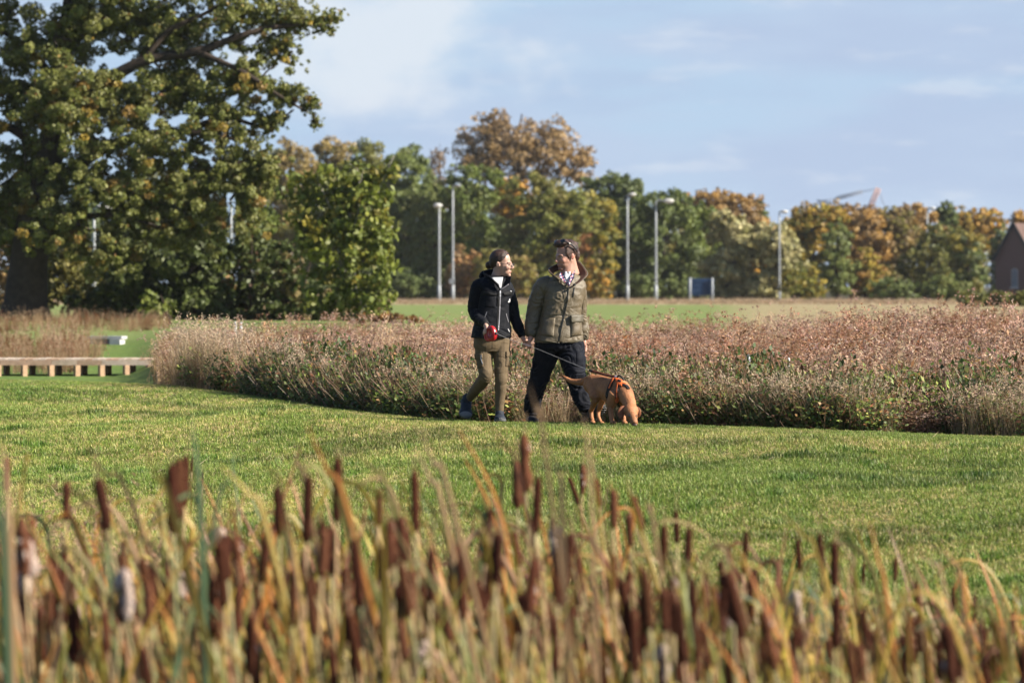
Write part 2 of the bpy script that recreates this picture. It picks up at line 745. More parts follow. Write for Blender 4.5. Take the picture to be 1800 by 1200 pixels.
def build_lawn():
    N = 175000
    y = RNG.uniform(18.5, 58, N * 2)
    halfw = 0.1333 * y * 1.12 + 0.4
    x = RNG.uniform(-1, 1, N * 2) * halfw
    keep = (y < y_edge(x) + 0.35) & (RNG.uniform(0, 1, N * 2) < np.where(y < 44, 1.0, 0.55))
    x, y = x[keep][:N], y[keep][:N]
    z = ground_z(x, y)
    n = len(x)
    P = np.stack([x, y, z], 1)
    q = pn(P, (0.55, 0.22, 0)) + 0.6 * pn(P, (1.7, 0.8, 0), 5.1) + 0.4 * pn(P, (4.5, 2.2, 0), 9.3)
    dry = 1 / (1 + np.exp(-(q - 0.12 + 0.20 * sstep(1.5, -4, x)) * 6))
    isdry = RNG.uniform(0, 1, n) < (0.06 + 0.56 * dry)
    idx = np.where(isdry, 3 + RNG.integers(0, 2, n), RNG.integers(0, 3, n))
    h = pn(P, (0.9, 0.5, 0), 21.0)
    s = RNG.uniform(0.7, 1.25, n) * (1.0 + 0.35 * h)
    s = np.where(isdry, s * 0.85, s)
    s = s * (1 - .42 * sstep(-4.2, -1.8, y - y_edge(x)))          # shorter on the trodden crest
    # a few ranker tussocks
    rank = (pn(P, (2.6, 1.6, 0), 33.0) > 0.47) & (y < y_edge(x) - 3)
    s = np.where(rank, s * 1.5, s)
    rot = np.stack([RNG.normal(0, .12, n), RNG.normal(0, .12, n), RNG.uniform(0, 6.28, n)], 1)
    t = np.ones((n, 3)) * RNG.uniform(0.75, 1.3, (n, 1))
    t *= np.where(rank[:, None], np.array((0.62, 0.78, 0.65)), 1.0)
    pt = pn(P, (.45, 1.1, 0), 71.0) + .6 * pn(P, (1.4, 3.0, 0), 52.0)
    t *= (1.06 - .42 * sstep(.0, .55, pt))[:, None] * np.array((.92, 1.0, .95)) ** sstep(.0, .55, pt)[:, None]  # darker tussock streaks, with soft shading of the humps in the tint
    s = s * (1 + .3 * sstep(.1, .6, pt) * (y < y_edge(x) - 3))
    t *= (1 + .22 * sstep(1.5, -4, x) + .05)[:, None]
    t *= 1 + 0.25 * dry[:, None] * np.array((1.0, 0.35, 0.3))
    vs = [grass_tuft('green', 13, 1), grass_tuft('green', 13, 2), grass_tuft('green', 15, 3), grass_tuft('dry', 12, 4), grass_tuft('dry', 12, 5)]
    o = scatter('grass', P, rot, np.repeat(s[:, None], 3, 1), idx, t, vs)
    tag(o, 'short sunlit turf with straw coloured patches on the bank', None, None, 'stuff')
    # cut straw lying on the turf
    sp = []
    r = random.Random(5)
    for i in range(420):
        yy = r.uniform(24, 47)
        xx = r.uniform(-1, 1) * 0.14 * yy if r.random() < .35 else r.gauss(-2.7, 1.3)
        if yy > float(y_edge(xx)) - 1: continue
        zz = gz(xx, yy) + 0.035
        sp.append(((xx, yy, zz), r.gauss(0.5, 0.7), r.uniform(.05, .26), r.uniform(.004, .008), r.uniform(1.35, 1.6), r.uniform(-.1, .3), jit((0.5, 0.41, 0.24), .2, r), 2))
    V, F, C = blades(sp)
    o = add('straw', mesh_np('straw', V, F, mat_attr('straw', rough=.7, transl=.1), C))
    tag(o, 'pale cut straws strewn over the turf', None, None, 'stuff')


build_lawn()
# ---------------------------------------------------------------- the rough field: dead thistles, docks, dry grass, brambles
def leafq(V, F, C, p, d, n, ln, w, c):
    """a kite-shaped leaf from p along d"""
    d = d.normalized()
    s = d.cross(n)
    if s.length < 1e-4: s = Vector((1, 0, 0))
    s.normalize()
    b = len(V)
    V += [p, p + d * ln * .45 + s * w * .5, p + d * ln, p + d * ln * .45 - s * w * .5]
    F.append((b, b + 1, b + 2, b + 3))
    C.append(c)


def stick(V, F, C, a, b, w, c, r):
    d = (b - a)
    s = d.cross(Vector((r.uniform(-1, 1), r.uniform(-1, 1), .3)))
    if s.length < 1e-6: return
    s.normalize()
    k = len(V)
    V += [a - s * w * .5, a + s * w * .5, b + s * w * .3, b - s * w * .3]
    F.append((k, k + 1, k + 2, k + 3))
    C.append(c)


def rdir(r, up=0.0):
    v = Vector((r.gauss(0, 1), r.gauss(0, 1), r.gauss(0, 1) + up))
    return v.normalized()


def thistle(seed, h=1.0, pale=0.5, leafy=1.0):
    r = random.Random(seed)
    V, F, C = [], [], []
    stemc = (0.27, 0.18, 0.12)
    top = Vector((r.gauss(0, .09), r.gauss(0, .09), h))
    pts = [Vector((0, 0, -.05)), top * .5 + Vector((r.gauss(0, .03), r.gauss(0, .03), 0)), top]
    for i in range(2):
        stick(V, F, C, pts[i], pts[i + 1], .009 - .003 * i, jit(stemc, .2, r), r)
    nb = r.randint(7, 11)
    for i in range(nb):
        t = r.uniform(.42, 1.0)
        p = pts[0].lerp(pts[1], t / .5) if t < .5 else pts[1].lerp(pts[2], (t - .5) / .5)
        d = rdir(r, .9)
        L = r.uniform(.1, .24) * h
        q = p + d * L
        stick(V, F, C, p, q, .005, jit(stemc, .25, r), r)
        # seed heads: pale pinkish-beige tufts at the tips
        for k in range(r.randint(5, 9)):
            hp = q + Vector((r.gauss(0, .032), r.gauss(0, .032), r.gauss(0.0, .03)))
            if r.random() < pale:
                c = r.choice([(0.46, 0.315, 0.255), (0.52, 0.38, 0.31), (0.40, 0.26, 0.205), (0.56, 0.43, 0.36)])
            else:
                c = r.choice([(0.25, 0.13, 0.08), (0.33, 0.19, 0.12), (0.2, 0.11, 0.07)])
            c = jit(c, .18, r)
            for z in range(3):
                leafq(V, F, C, hp, rdir(r, .5), rdir(r), r.uniform(.018, .036), r.uniform(.012, .024), c)
    for i in range(int(22 * leafy)):
        t = r.uniform(.1, .95)
        p = Vector((0, 0, 0)).lerp(top, t)
        c = r.choice([(0.22, 0.13, 0.08), (0.3, 0.19, 0.12), (0.17, 0.10, 0.06), (0.36, 0.25, 0.17)]) if r.random() < .5 + .6 * t else (0.13, 0.15, 0.05)
        d = rdir(r, -.1)
        leafq(V, F, C, p + d * .01, d, rdir(r), r.uniform(.05, .13), r.uniform(.012, .034), jit(c, .25, r))
    return add('plant', mesh_np('plant', V, F_arr(F), M_dry, C), link=False)


def F_arr(F):
    return np.array(F, np.int32)


def dry_grass(seed, h=1.0, n=40):
    r = random.Random(seed)
    sp = []
    for i in range(n):
        c = r.choice([(0.46, 0.35, 0.22), (0.55, 0.43, 0.29), (0.38, 0.27, 0.17), (0.3, 0.22, 0.11)])
        a, d = r.uniform(0, 6.28), abs(r.gauss(0, .07))
        sp.append(((math.cos(a) * d, math.sin(a) * d, -.03), r.uniform(0, 6.28), h * r.uniform(.55, 1.05), r.uniform(.004, .008), r.uniform(0, .22), r.uniform(0, .8), jit(c, .2, r), 5))
    V, F, C = blades(sp)
    V = list(V)
    # a few feathery seed plumes
    for i in range(7):
        a = r.uniform(0, 6.28)
        p = Vector((r.gauss(0, .12), r.gauss(0, .12), h * r.uniform(.8, 1.1)))
        for k in range(7):
            leafq(V, F, C, p + Vector((0, 0, -.02 * k)), rdir(r, .8), rdir(r), .05, .012, jit((.55, .42, .3), .2, r))
    return add('plant', mesh_np('plant', V, F_arr(F), M_dry, C), link=False)


def bramble(seed, n=260, R=.28, H=.5, greens=None, red=.12):
    r = random.Random(seed)
    V, F, C = [], [], []
    greens = greens or [(0.12, 0.165, 0.03), (0.16, 0.205, 0.04), (0.21, 0.235, 0.06), (0.08, 0.115, 0.022)]
    for i in range(9):
        a = Vector((r.gauss(0, R * .4), r.gauss(0, R * .4), 0))
        b = a + Vector((r.gauss(0, R * .6), r.gauss(0, R * .6), H * r.uniform(.6, 1.1)))
        stick(V, F, C, a, b, .008, jit((.17, .11, .07), .2, r), r)
    for i in range(n):
        v = rdir(r)
        k = r.random() ** .4
        p = Vector((v.x * R * k, v.y * R * k, H * .5 + v.z * H * .5 * k))
        c = r.choice(greens) if r.random() > red else r.choice([(0.22, .1, .045), (.28, .17, .06), (.16, .08, .04)])
        nn = (v + Vector((0, 0, .7)) + rdir(r) * .6)
        leafq(V, F, C, p, rdir(r), nn, r.uniform(.03, .062), r.uniform(.018, .036), jit(c, .25, r))
    return add('plant', mesh_np('plant', V, F_arr(F), M_grass, C), link=False)


def dock(seed, h=.9):
    r = random.Random(seed)
    V, F, C = [], [], []
    for s in range(3):
        b = Vector((r.gauss(0, .05), r.gauss(0, .05), -.03))
        t = b + Vector((r.gauss(0, .1), r.gauss(0, .1), h * r.uniform(.75, 1.05)))
        stick(V, F, C, b, t, .01, (.16, .08, .05), r)
        for i in range(75):
            k = r.uniform(.38, 1)
            p = b.lerp(t, k) + Vector((r.gauss(0, .035 * (1.25 - k)), r.gauss(0, .035 * (1.25 - k)), 0))
            leafq(V, F, C, p, rdir(r, .4), rdir(r), r.uniform(.02, .04), r.uniform(.014, .024), jit(r.choice([(.2, .085, .045), (.27, .12, .06), (.15, .07, .04), (.34, .17, .09)]), .2, r))
        for i in range(6):
            leafq(V, F, C, b.lerp(t, r.uniform(.02, .35)), rdir(r, .1), rdir(r), r.uniform(.1, .2), .04, jit((.2, .12, .06), .3, r))
    return add('plant', mesh_np('plant', V, F_arr(F), M_dry, C), link=False)


def field_h(x, y):
    """height the growth reaches above its ground"""
    d = y - y_edge(x)
    h = np.interp(d, [0, 1.2, 3, 8, 16, 35, 60], [.36, .47, .56, .60, .60, .58, .55])
    h = h + 0.16 * sstep(1.3, 4.6, x * 38.0 / np.maximum(y, 1)) * sstep(0.0, 3.0, d)
    h = h + sstep(-1.0, -3.4, x * 38.0 / np.maximum(y, 1)) * (.20 * np.exp(-np.maximum(d, 0) / 6) - .10)
    return h


def build_field():
    # thistles, docks, dry grass over the whole field
    n = 21000
    y = 33.0 + (74 - 33.0) * RNG.uniform(0, 1, n) ** 1.35
    x = RNG.uniform(-1, 1, n) * (0.1333 * y * 1.15 + .6)
    d = y - y_edge(x)
    keep = (d > 0.25) & (RNG.uniform(0, 1, n) < np.interp(d, [0, 2.0], [.6, 1])) & (x > x_left(np.maximum(y, 40)) + .1) & (RNG.uniform(0, 1, n) < np.interp(y, [33, 45, 55, 90], [1, .95, .75, .6]))
    x, y, d = x[keep], y[keep], d[keep]
    ej = .45 * np.array([mnoise.noise(Vector((a * 1.3, 0, 4))) + .6 * mnoise.noise(Vector((a * 3.7, 0, 9))) for a in x])
    k2 = d > .35 + ej
    x, y, d = x[k2], y[k2], d[k2]
    n = len(x)
    P = np.stack([x, y, ground_z(x, y)], 1)
    q = pn(P, (.35, .2, 0), 3.0)
    q2 = pn(P, (.8, .5, 0), 13.0)
    u = RNG.uniform(0, 1, n)
    xs = x * 38 / y
    straw = sstep(-1.8, -3.2, xs) * 0.30 + 0.15 + .28 * (q2 > .25)
    idx = np.where(u < straw, 9 + RNG.integers(0, 2, n), np.where(u > .9 + .25 * q - .12 * (q > .2), 11 + RNG.integers(0, 2, n), RNG.integers(0, 9, n)))
    h = field_h(x, y) * np.clip(RNG.lognormal(-.1, .22, n), .45, 1.35) * (1 + .26 * q2 + .1 * q)
    s3 = np.stack([RNG.uniform(.85, 1.2, n), RNG.uniform(.85, 1.2, n), h], 1)
    rot = np.stack([RNG.normal(0, .12, n), RNG.normal(0, .12, n) - .05, RNG.uniform(0, 6.28, n)], 1)
    t = RNG.uniform(.65, 1.25, (n, 1)) * np.array((.99, .94, .88))
    q3 = pn(P, (1.3, .8, 0), 88.0) + .7 * pn(P, (3.1, 1.9, 0), 29.0)
    t = t * (1.05 + .5 * np.clip(q3 + .6 * q2, -.9, .9))[:, None]
    s3[:, 2] *= 1 + .22 * q3
    rust = sstep(.12, .4, q)[:, None]
    t = t * (1 - rust) + t * np.array((.88, .74, .64)) * rust
    vs = [thistle(100 + i, 1.0, (.85, .7, .8, .55, .9, .45, .75, .65, .8)[i]) for i in range(9)]
    vs += [dry_grass(200, 1.0), dry_grass(201, 1.0), dock(300), dock(301)]
    o = scatter('thistle_growth', P, rot, s3, idx, t, vs)
    tag(o, 'dead pinkish brown thistles and docks filling the rough field', None, None, 'stuff')
    # green bramble and nettle along the front skirt
    n = 6000
    x = RNG.uniform(-5.2, 6.5, n)
    dd = np.abs(RNG.normal(0, 1.2, n)) + .12
    y = y_edge(x) + dd
    P = np.stack([x, y, ground_z(x, y)], 1)
    q = pn(P, (.7, .35, 0), 41.0) + .5 * pn(P, (2.1, 1.2, 0), 7.0)
    px = 900 + FPX * x / y
    q = q + np.interp(px, [300, 450, 490, 620, 700, 800, 900, 1020, 1080, 1240, 1290, 1420, 1500, 1700, 1760, 1850], [-.3, -.25, .3, .25, .1, .2, -.05, 0, .28, .25, -.05, .05, -.12, -.15, .1, .1])
    keep = (q + .28 * sstep(-3.6, -2.2, x) - .2 * sstep(3.4, 4.4, x) - .20 > RNG.uniform(-.22, .22, n)) & (x > x_left(np.maximum(y, 40)))
    P, dd, q = P[keep], dd[keep], q[keep]
    n = len(P)
    s = RNG.uniform(.5, 1.4, n)
    s3 = np.stack([s, s, s * np.interp(dd, [0, 1.5, 3.5], [.7, 1.2, 1.35])], 1)
    rot = np.stack([RNG.normal(0, .1, n), RNG.normal(0, .1, n), RNG.uniform(0, 6.28, n)], 1)
    t = RNG.uniform(.85, 1.6, (n, 1)) * np.ones((n, 3))
    vs = [bramble(400, 300), bramble(401, 260, .24, .45, [(.15, .21, .045), (.20, .24, .06), (.12, .165, .04)], .05),
          bramble(402, 320, .3, .55, [(.045, .075, .022), (.07, .1, .03), (.06, .09, .02)], .1), bramble(403, 260, .25, .5, None, .4)]
    o = scatter('bramble_growth', P, rot, s3, RNG.integers(0, 4, n), t, vs)
    tag(o, 'low green brambles and nettles along the foot of the field', None, None, 'stuff')
    # pale dead stalks standing in the front edge
    n = 2600
    x = RNG.uniform(-5, 6.5, n)
    dd = RNG.uniform(.05, 1.6, n)
    y = y_edge(x) + dd
    P = np.stack([x, y, ground_z(x, y)], 1)
    q2 = pn(P, (1.1, .6, 0), 61.0)
    left = sstep(-1.6, -3.2, x)
    keep = (x > x_left(np.maximum(y, 40)) + .1) & (q2 + .35 * left > RNG.uniform(-.2, .5, n))
    P, dd, left = P[keep], dd[keep], left[keep]
    n = len(P)
    h = RNG.uniform(.3, .75, n) * (1 + .3 * left)
    s3 = np.stack([h * 1.1, h * 1.1, h], 1)
    rot = np.stack([RNG.normal(0, .16, n), RNG.normal(-.1, .16, n), RNG.uniform(0, 6.28, n)], 1)
    t = RNG.uniform(.8, 1.15, (n, 1)) * np.ones((n, 3))
    o = scatter('dry_grass', P, rot, s3, RNG.integers(0, 2, n), t, [dry_grass(210, 1, 26), dry_grass(211, 1, 22)])
    tag(o, 'pale dead grass standing along the front edge of the field', None, None, 'stuff')
    # sedge and dead grass round the boardwalk, and at the pond's edge behind the cattails
    pts, sc = [], []
    r = random.Random(77)
    for i in range(900):                                  # beyond the boardwalk
        yy = r.uniform(76.6, 90)
        xx = r.uniform(-12.5, -7.9) if r.random() < .8 else r.uniform(-12.5, -9)
        px = 900 + FPX * xx / yy
        if (px > 150 and yy < 93.5 and r.random() < .85) or px > 195 + r.uniform(-25, 8) or (px < 75 and r.random() < .5): continue
        pts.append((xx, yy, gz(xx, yy)))
        sc.append(r.uniform(.35, .72))
    for i in range(500):                                  # under the tree
        yy = r.uniform(104, 118)
        px = r.uniform(-40, 300)
        xx = (px - 900) / FPX * yy
        pts.append((xx, yy, gz(xx, yy)))
        sc.append(r.uniform(.15, .5))
    P = np.array(pts)
    n = len(P)
    s = np.array(sc)
    s3 = np.stack([s * 1.3, s * 1.3, s], 1)
    rot = np.stack([RNG.normal(0, .1, n), RNG.normal(0, .1, n), RNG.uniform(0, 6.28, n)], 1)
    t = RNG.uniform(.75, 1.15, (n, 1)) * np.array((1.0, .92, .86))
    o = scatter('sedge', P, rot, s3, RNG.integers(0, 3, n), t, [dry_grass(220, 1, 30), dry_grass(221, 1, 30), dock(320)])
    tag(o, 'tall dry sedge around the boardwalk and under the big tree', None, None, 'stuff')
    pts, sc = [], []
    for i in range(900):                                 # the pond's far margin
        yy = r.uniform(16.5, 23.5)
        px = r.uniform(-60, 1900)
        lim = np.interp(px, [0, 250, 450, 600, 800, 950, 1150, 1800], [22.5, 22.0, 20.6, 20.0, 20.6, 18.8, 16.5, 16])
        if yy > lim + r.uniform(-1.2, .8): continue
        xx = (px - 900) / FPX * yy
        pts.append((xx, yy, gz(xx, yy)))
        sc.append(r.uniform(.3, .62) * (1.6 if px < 450 else 1))
    P = np.array(pts)
    n = len(P)
    s = np.array(sc)
    s3 = np.stack([s * 1.2, s * 1.2, s], 1)
    rot = np.stack([RNG.normal(0, .14, n), RNG.normal(-.1, .14, n), RNG.uniform(0, 6.28, n)], 1)
    t = RNG.uniform(.75, 1.15, (n, 1)) * np.array((1.0, .86, .78))
    o = scatter('pond_sedge', P, rot, s3, RNG.integers(0, 3, n), t, [dry_grass(230, 1, 34), dry_grass(231, 1, 34), dry_grass(232, 1, 28)])
    tag(o, 'pinkish dry sedge at the pond edge behind the cattails', None, None, 'stuff')
    # verge of dead grass far off, before the trees
    n = 2600
    y = RNG.uniform(245, 300, n)
    x = RNG.uniform(-1, 1, n) * .15 * y
    P = np.stack([x, y, ground_z(x, y)], 1)
    s = RNG.uniform(.2, .34, n)
    s3 = np.stack([s * 6, s * 3, s], 1)
    rot = np.stack([np.zeros(n), np.zeros(n), RNG.uniform(0, 6.28, n)], 1)
    o = scatter('verge_grass', P, rot, s3, RNG.integers(0, 2, n), np.ones((n, 3)) * RNG.uniform(.8, 1.15, (n, 1)), [dry_grass(240, 1, 40), dry_grass(241, 1, 40)])
    tag(o, 'straw coloured verge in front of the distant trees', None, None, 'stuff')


build_field()
# ---------------------------------------------------------------- trees
M_leaf = mat_attr('leaves', rough=0.55, transl=0.28, spec=0.35)
M_bark = mat_plain('bark', (0.05, 0.038, 0.03), .9, nscale=6, nvar=.35, bump=.9, bscale=14, spec=.15)
M_bark_pale = mat_plain('pale_bark', (0.36, 0.33, 0.29), .85, nscale=8, nvar=.3, bump=.5, bscale=20, spec=.2)

GREEN = [(.055, .085, .02), (.075, .11, .026), (.045, .07, .02), (.095, .125, .03)]
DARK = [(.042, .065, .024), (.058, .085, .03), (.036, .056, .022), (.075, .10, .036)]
BLUEG = [(.07, .10, .035), (.09, .12, .042), (.055, .08, .03), (.11, .13, .045)]
BRIGHT = [(.075, .105, .02), (.095, .125, .025), (.06, .085, .02), (.12, .14, .03)]
OLIVE = [(.10, .10, .028), (.13, .12, .035), (.085, .09, .028), (.15, .135, .04)]
YELLOW = [(.19, .16, .032), (.16, .145, .03), (.23, .18, .035), (.13, .125, .03)]
ORANGE = [(.24, .14, .035), (.28, .165, .042), (.20, .115, .034), (.30, .19, .05)]
RUST = [(.17, .09, .045), (.16, .075, .035), (.24, .115, .05), (.14, .07, .04)]
BROWN = [(.16, .11, .06), (.2, .14, .08), (.13, .09, .055), (.23, .165, .095)]
TWIG = [(.15, .11, .09), (.12, .09, .075), (.18, .135, .105)]
WILLOW = [(.22, .225, .13), (.27, .265, .17), (.18, .19, .10), (.31, .30, .2)]


def ells_px(spec, D, depth=1.0):
    """crown lobes measured in the photo -> ellipsoids standing at distance D"""
    out = []
    for s in spec:
        px, py, rx, ry = s[:4]
        dd = s[4] if len(s) > 4 else 0.0
        k = (D + dd) / FPX
        p = PX(px, py, D + dd)
        out.append((p.x, p.y, p.z, rx * k, (rx * .6 + ry * .4) * k * depth, ry * k))
    return out


def crown_mesh(name, ells, leaf, pal, cover, seed, clump=.23, spread=.75, mat=None, dim=1.0, accent=None, acc=0.0, topacc=None, ragged=.18, elong=1.25, fill=.35, groundz=None, holes=()):
    g = np.random.default_rng(seed)
    PV, PC = [], []
    pal = np.array(pal)
    acc_p = np.array(accent if accent is not None else pal)
    top_p = np.array(topacc) if topacc is not None else None
    zlo = min(e[2] - e[5] for e in ells)
    zhi = max(e[2] + e[5] for e in ells)
    for (cx, cy, cz, rx, ry, rz) in ells:
        n = int(cover * (math.pi * rx * rz) / (leaf * leaf * .45))
        cr = clump * min(rx, rz)
        nc = max(5, int(3.2 * (rx * rz + rx * ry + ry * rz) / 3 / (cr * cr)))
        d = g.normal(size=(nc, 3))
        d /= np.linalg.norm(d, axis=1)[:, None]
        k = g.uniform(fill, 1.0, nc) ** .8 + g.normal(0, ragged, nc) * .5
        cc = d * k[:, None] * np.array((rx, ry, rz)) + np.array((cx, cy, cz))
        csz = cr * g.uniform(.55, 1.35, nc)
        w = csz ** 2
        ci = g.choice(nc, n, p=w / w.sum())
        off = g.normal(size=(n, 3))
        on = off / np.linalg.norm(off, axis=1)[:, None]
        rr = g.uniform(0.35, 1.0, n) ** .6
        p = cc[ci] + on * (rr * csz[ci])[:, None] * np.array((1, 1, .8))
        crown_out = (p - np.array((cx, cy, cz))) / np.array((rx, ry, rz))
        crown_out /= np.linalg.norm(crown_out, axis=1)[:, None] + 1e-6
        nrm = on * .6 + crown_out * .4 + g.normal(size=(n, 3)) * spread + np.array((0, 0, .25))
        nrm /= np.linalg.norm(nrm, axis=1)[:, None]
        t = g.normal(size=(n, 3))
        t -= nrm * (t * nrm).sum(1)[:, None]
        t /= np.linalg.norm(t, axis=1)[:, None]
        b = np.cross(nrm, t)
        s = leaf * g.uniform(.6, 1.3, n)
        L = t * (s * elong * .5)[:, None]
        W = b * (s * .42)[:, None]
        q = np.stack([p - L, p + W - L * .1, p + L, p - W - L * .1], 1)
        cb = pal[g.integers(0, len(pal), nc)] * g.uniform(.8, 1.2, (nc, 1))
        isacc = g.uniform(0, 1, nc) < acc
        cb[isacc] = acc_p[g.integers(0, len(acc_p), isacc.sum())]
        if top_p is not None:
            h = (cc[:, 2] - zlo) / (zhi - zlo)
            m = g.uniform(0, 1, nc) < np.clip((h - .45) * 1.7, 0, .85)
            cb[m] = top_p[g.integers(0, len(top_p), m.sum())]
        c = cb[ci] * .6 + pal[g.integers(0, len(pal), n)] * .4
        c = c * .82 + np.array((.085, .095, .035)) * .18
        gr = c.mean(1, keepdims=True)
        c = np.clip(gr + (c - gr) * 1.1, .004, 1)
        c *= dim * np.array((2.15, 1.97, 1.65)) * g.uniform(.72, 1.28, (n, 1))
        la = g.uniform(0, 1, n) < acc * .3
        c[la] = acc_p[g.integers(0, len(acc_p), la.sum())]
        for (hx0, hy0, hx1, hy1) in holes:
            qx = 900 + FPX * p[:, 0] / p[:, 1]
            qy = 500 - FPX * (p[:, 2] - CAMZ) / p[:, 1]
            ok = ~((qx > hx0) & (qx < hx1) & (qy > hy0) & (qy < hy1)) | (g.uniform(0, 1, n) < .04)
            p, q, c, n = p[ok], q[ok], c[ok], int(ok.sum())
        if groundz is not None:
            ok = q[:, :, 2].min(1) > groundz
            q, c = q[ok], c[ok]
        PV.append(q.reshape(-1, 3))
        PC.append(c)
    V = np.concatenate(PV)
    C = np.concatenate(PC)
    F = np.arange(len(V), dtype=np.int32).reshape(-1, 4)
    return mesh_np(name, V, F, mat or M_leaf, C)


def limbs(geo, base, ells, r0, seed, nl=7, lean=0.0, top=None):
    r = random.Random(seed)
    zc = sum(e[2] * e[3] for e in ells) / sum(e[3] for e in ells)
    xc = sum(e[0] * e[3] for e in ells) / sum(e[3] for e in ells)
    H = (top or max(e[2] + e[5] * .6 for e in ells)) - base.z
    pts, rr = [], []
    for i in range(6):
        t = i / 5
        pts.append(Vector((base.x + (xc - base.x) * t ** 1.5 * .8 + r.gauss(0, .012 * H) * (i > 0), base.y + r.gauss(0, .012 * H) * (i > 0), base.z - .2 + (H + .2) * t)))
        rr.append(r0 * (1.25 if i == 0 else 1) * (1 - .8 * t))
    geo.tube(pts, rr, 9, sub=3)
    order = list(ells)
    r.shuffle(order)
    for k in range(nl):
        e = order[k % len(order)]
        t = r.uniform(.3, .75)
        i = int(t * 5)
        a = pts[i].lerp(pts[i + 1], t * 5 - i)
        v = rdir(r, .3)
        b = Vector((e[0] + v.x * e[3] * .7, e[1] + v.y * e[4] * .7, e[2] + v.z * e[5] * .7))
        m = a.lerp(b, .5) + Vector((0, 0, -.04 * H)) + rdir(r) * .03 * H
        ra = r0 * (1 - .8 * t) * .6
        geo.tube([a, m, b], [ra, ra * .6, ra * .22], 6, sub=4)
        for j in range(2):
            v2 = rdir(r, .4)
            c = b + Vector((v2.x * e[3], v2.y * e[4], v2.z * e[5])) * .45
            geo.tube([m.lerp(b, .55), b.lerp(c, .5) + rdir(r) * .02 * H, c], [ra * .4, ra * .25, ra * .1], 5, sub=3)


def tree(name, label, base, ells, leaf, pal, cover=6.4, seed=1, r0=.3, bark=None, nl=7, cat='tree', group=None, trunk=True, **kw):
    root = empty(name, base)
    tag(root, label, cat, group)
    me = crown_mesh('crown', ells, leaf, pal, cover, seed, groundz=base.z - .05, **kw)
    add('crown', me, root)
    if trunk:
        g = Geo()
        limbs(g, base, ells, r0, seed, nl)
        g.obj('trunk', bark or M_bark, root)
    return root


def far_tree(px, D, spec, label, pal, seed, cat='tree', name='broadleaf_tree', leaf=None, **kw):
    b = Vector(((px - 900) / FPX * D, D, gz((px - 900) / FPX * D, D)))
    return tree(name, label, b, ells_px(spec, D), leaf or 4.6 * D / FPX, pal, seed=seed, cat=cat, group=kw.pop('group', 'trees along the far side of the field'), r0=kw.pop('r0', .22), **kw)


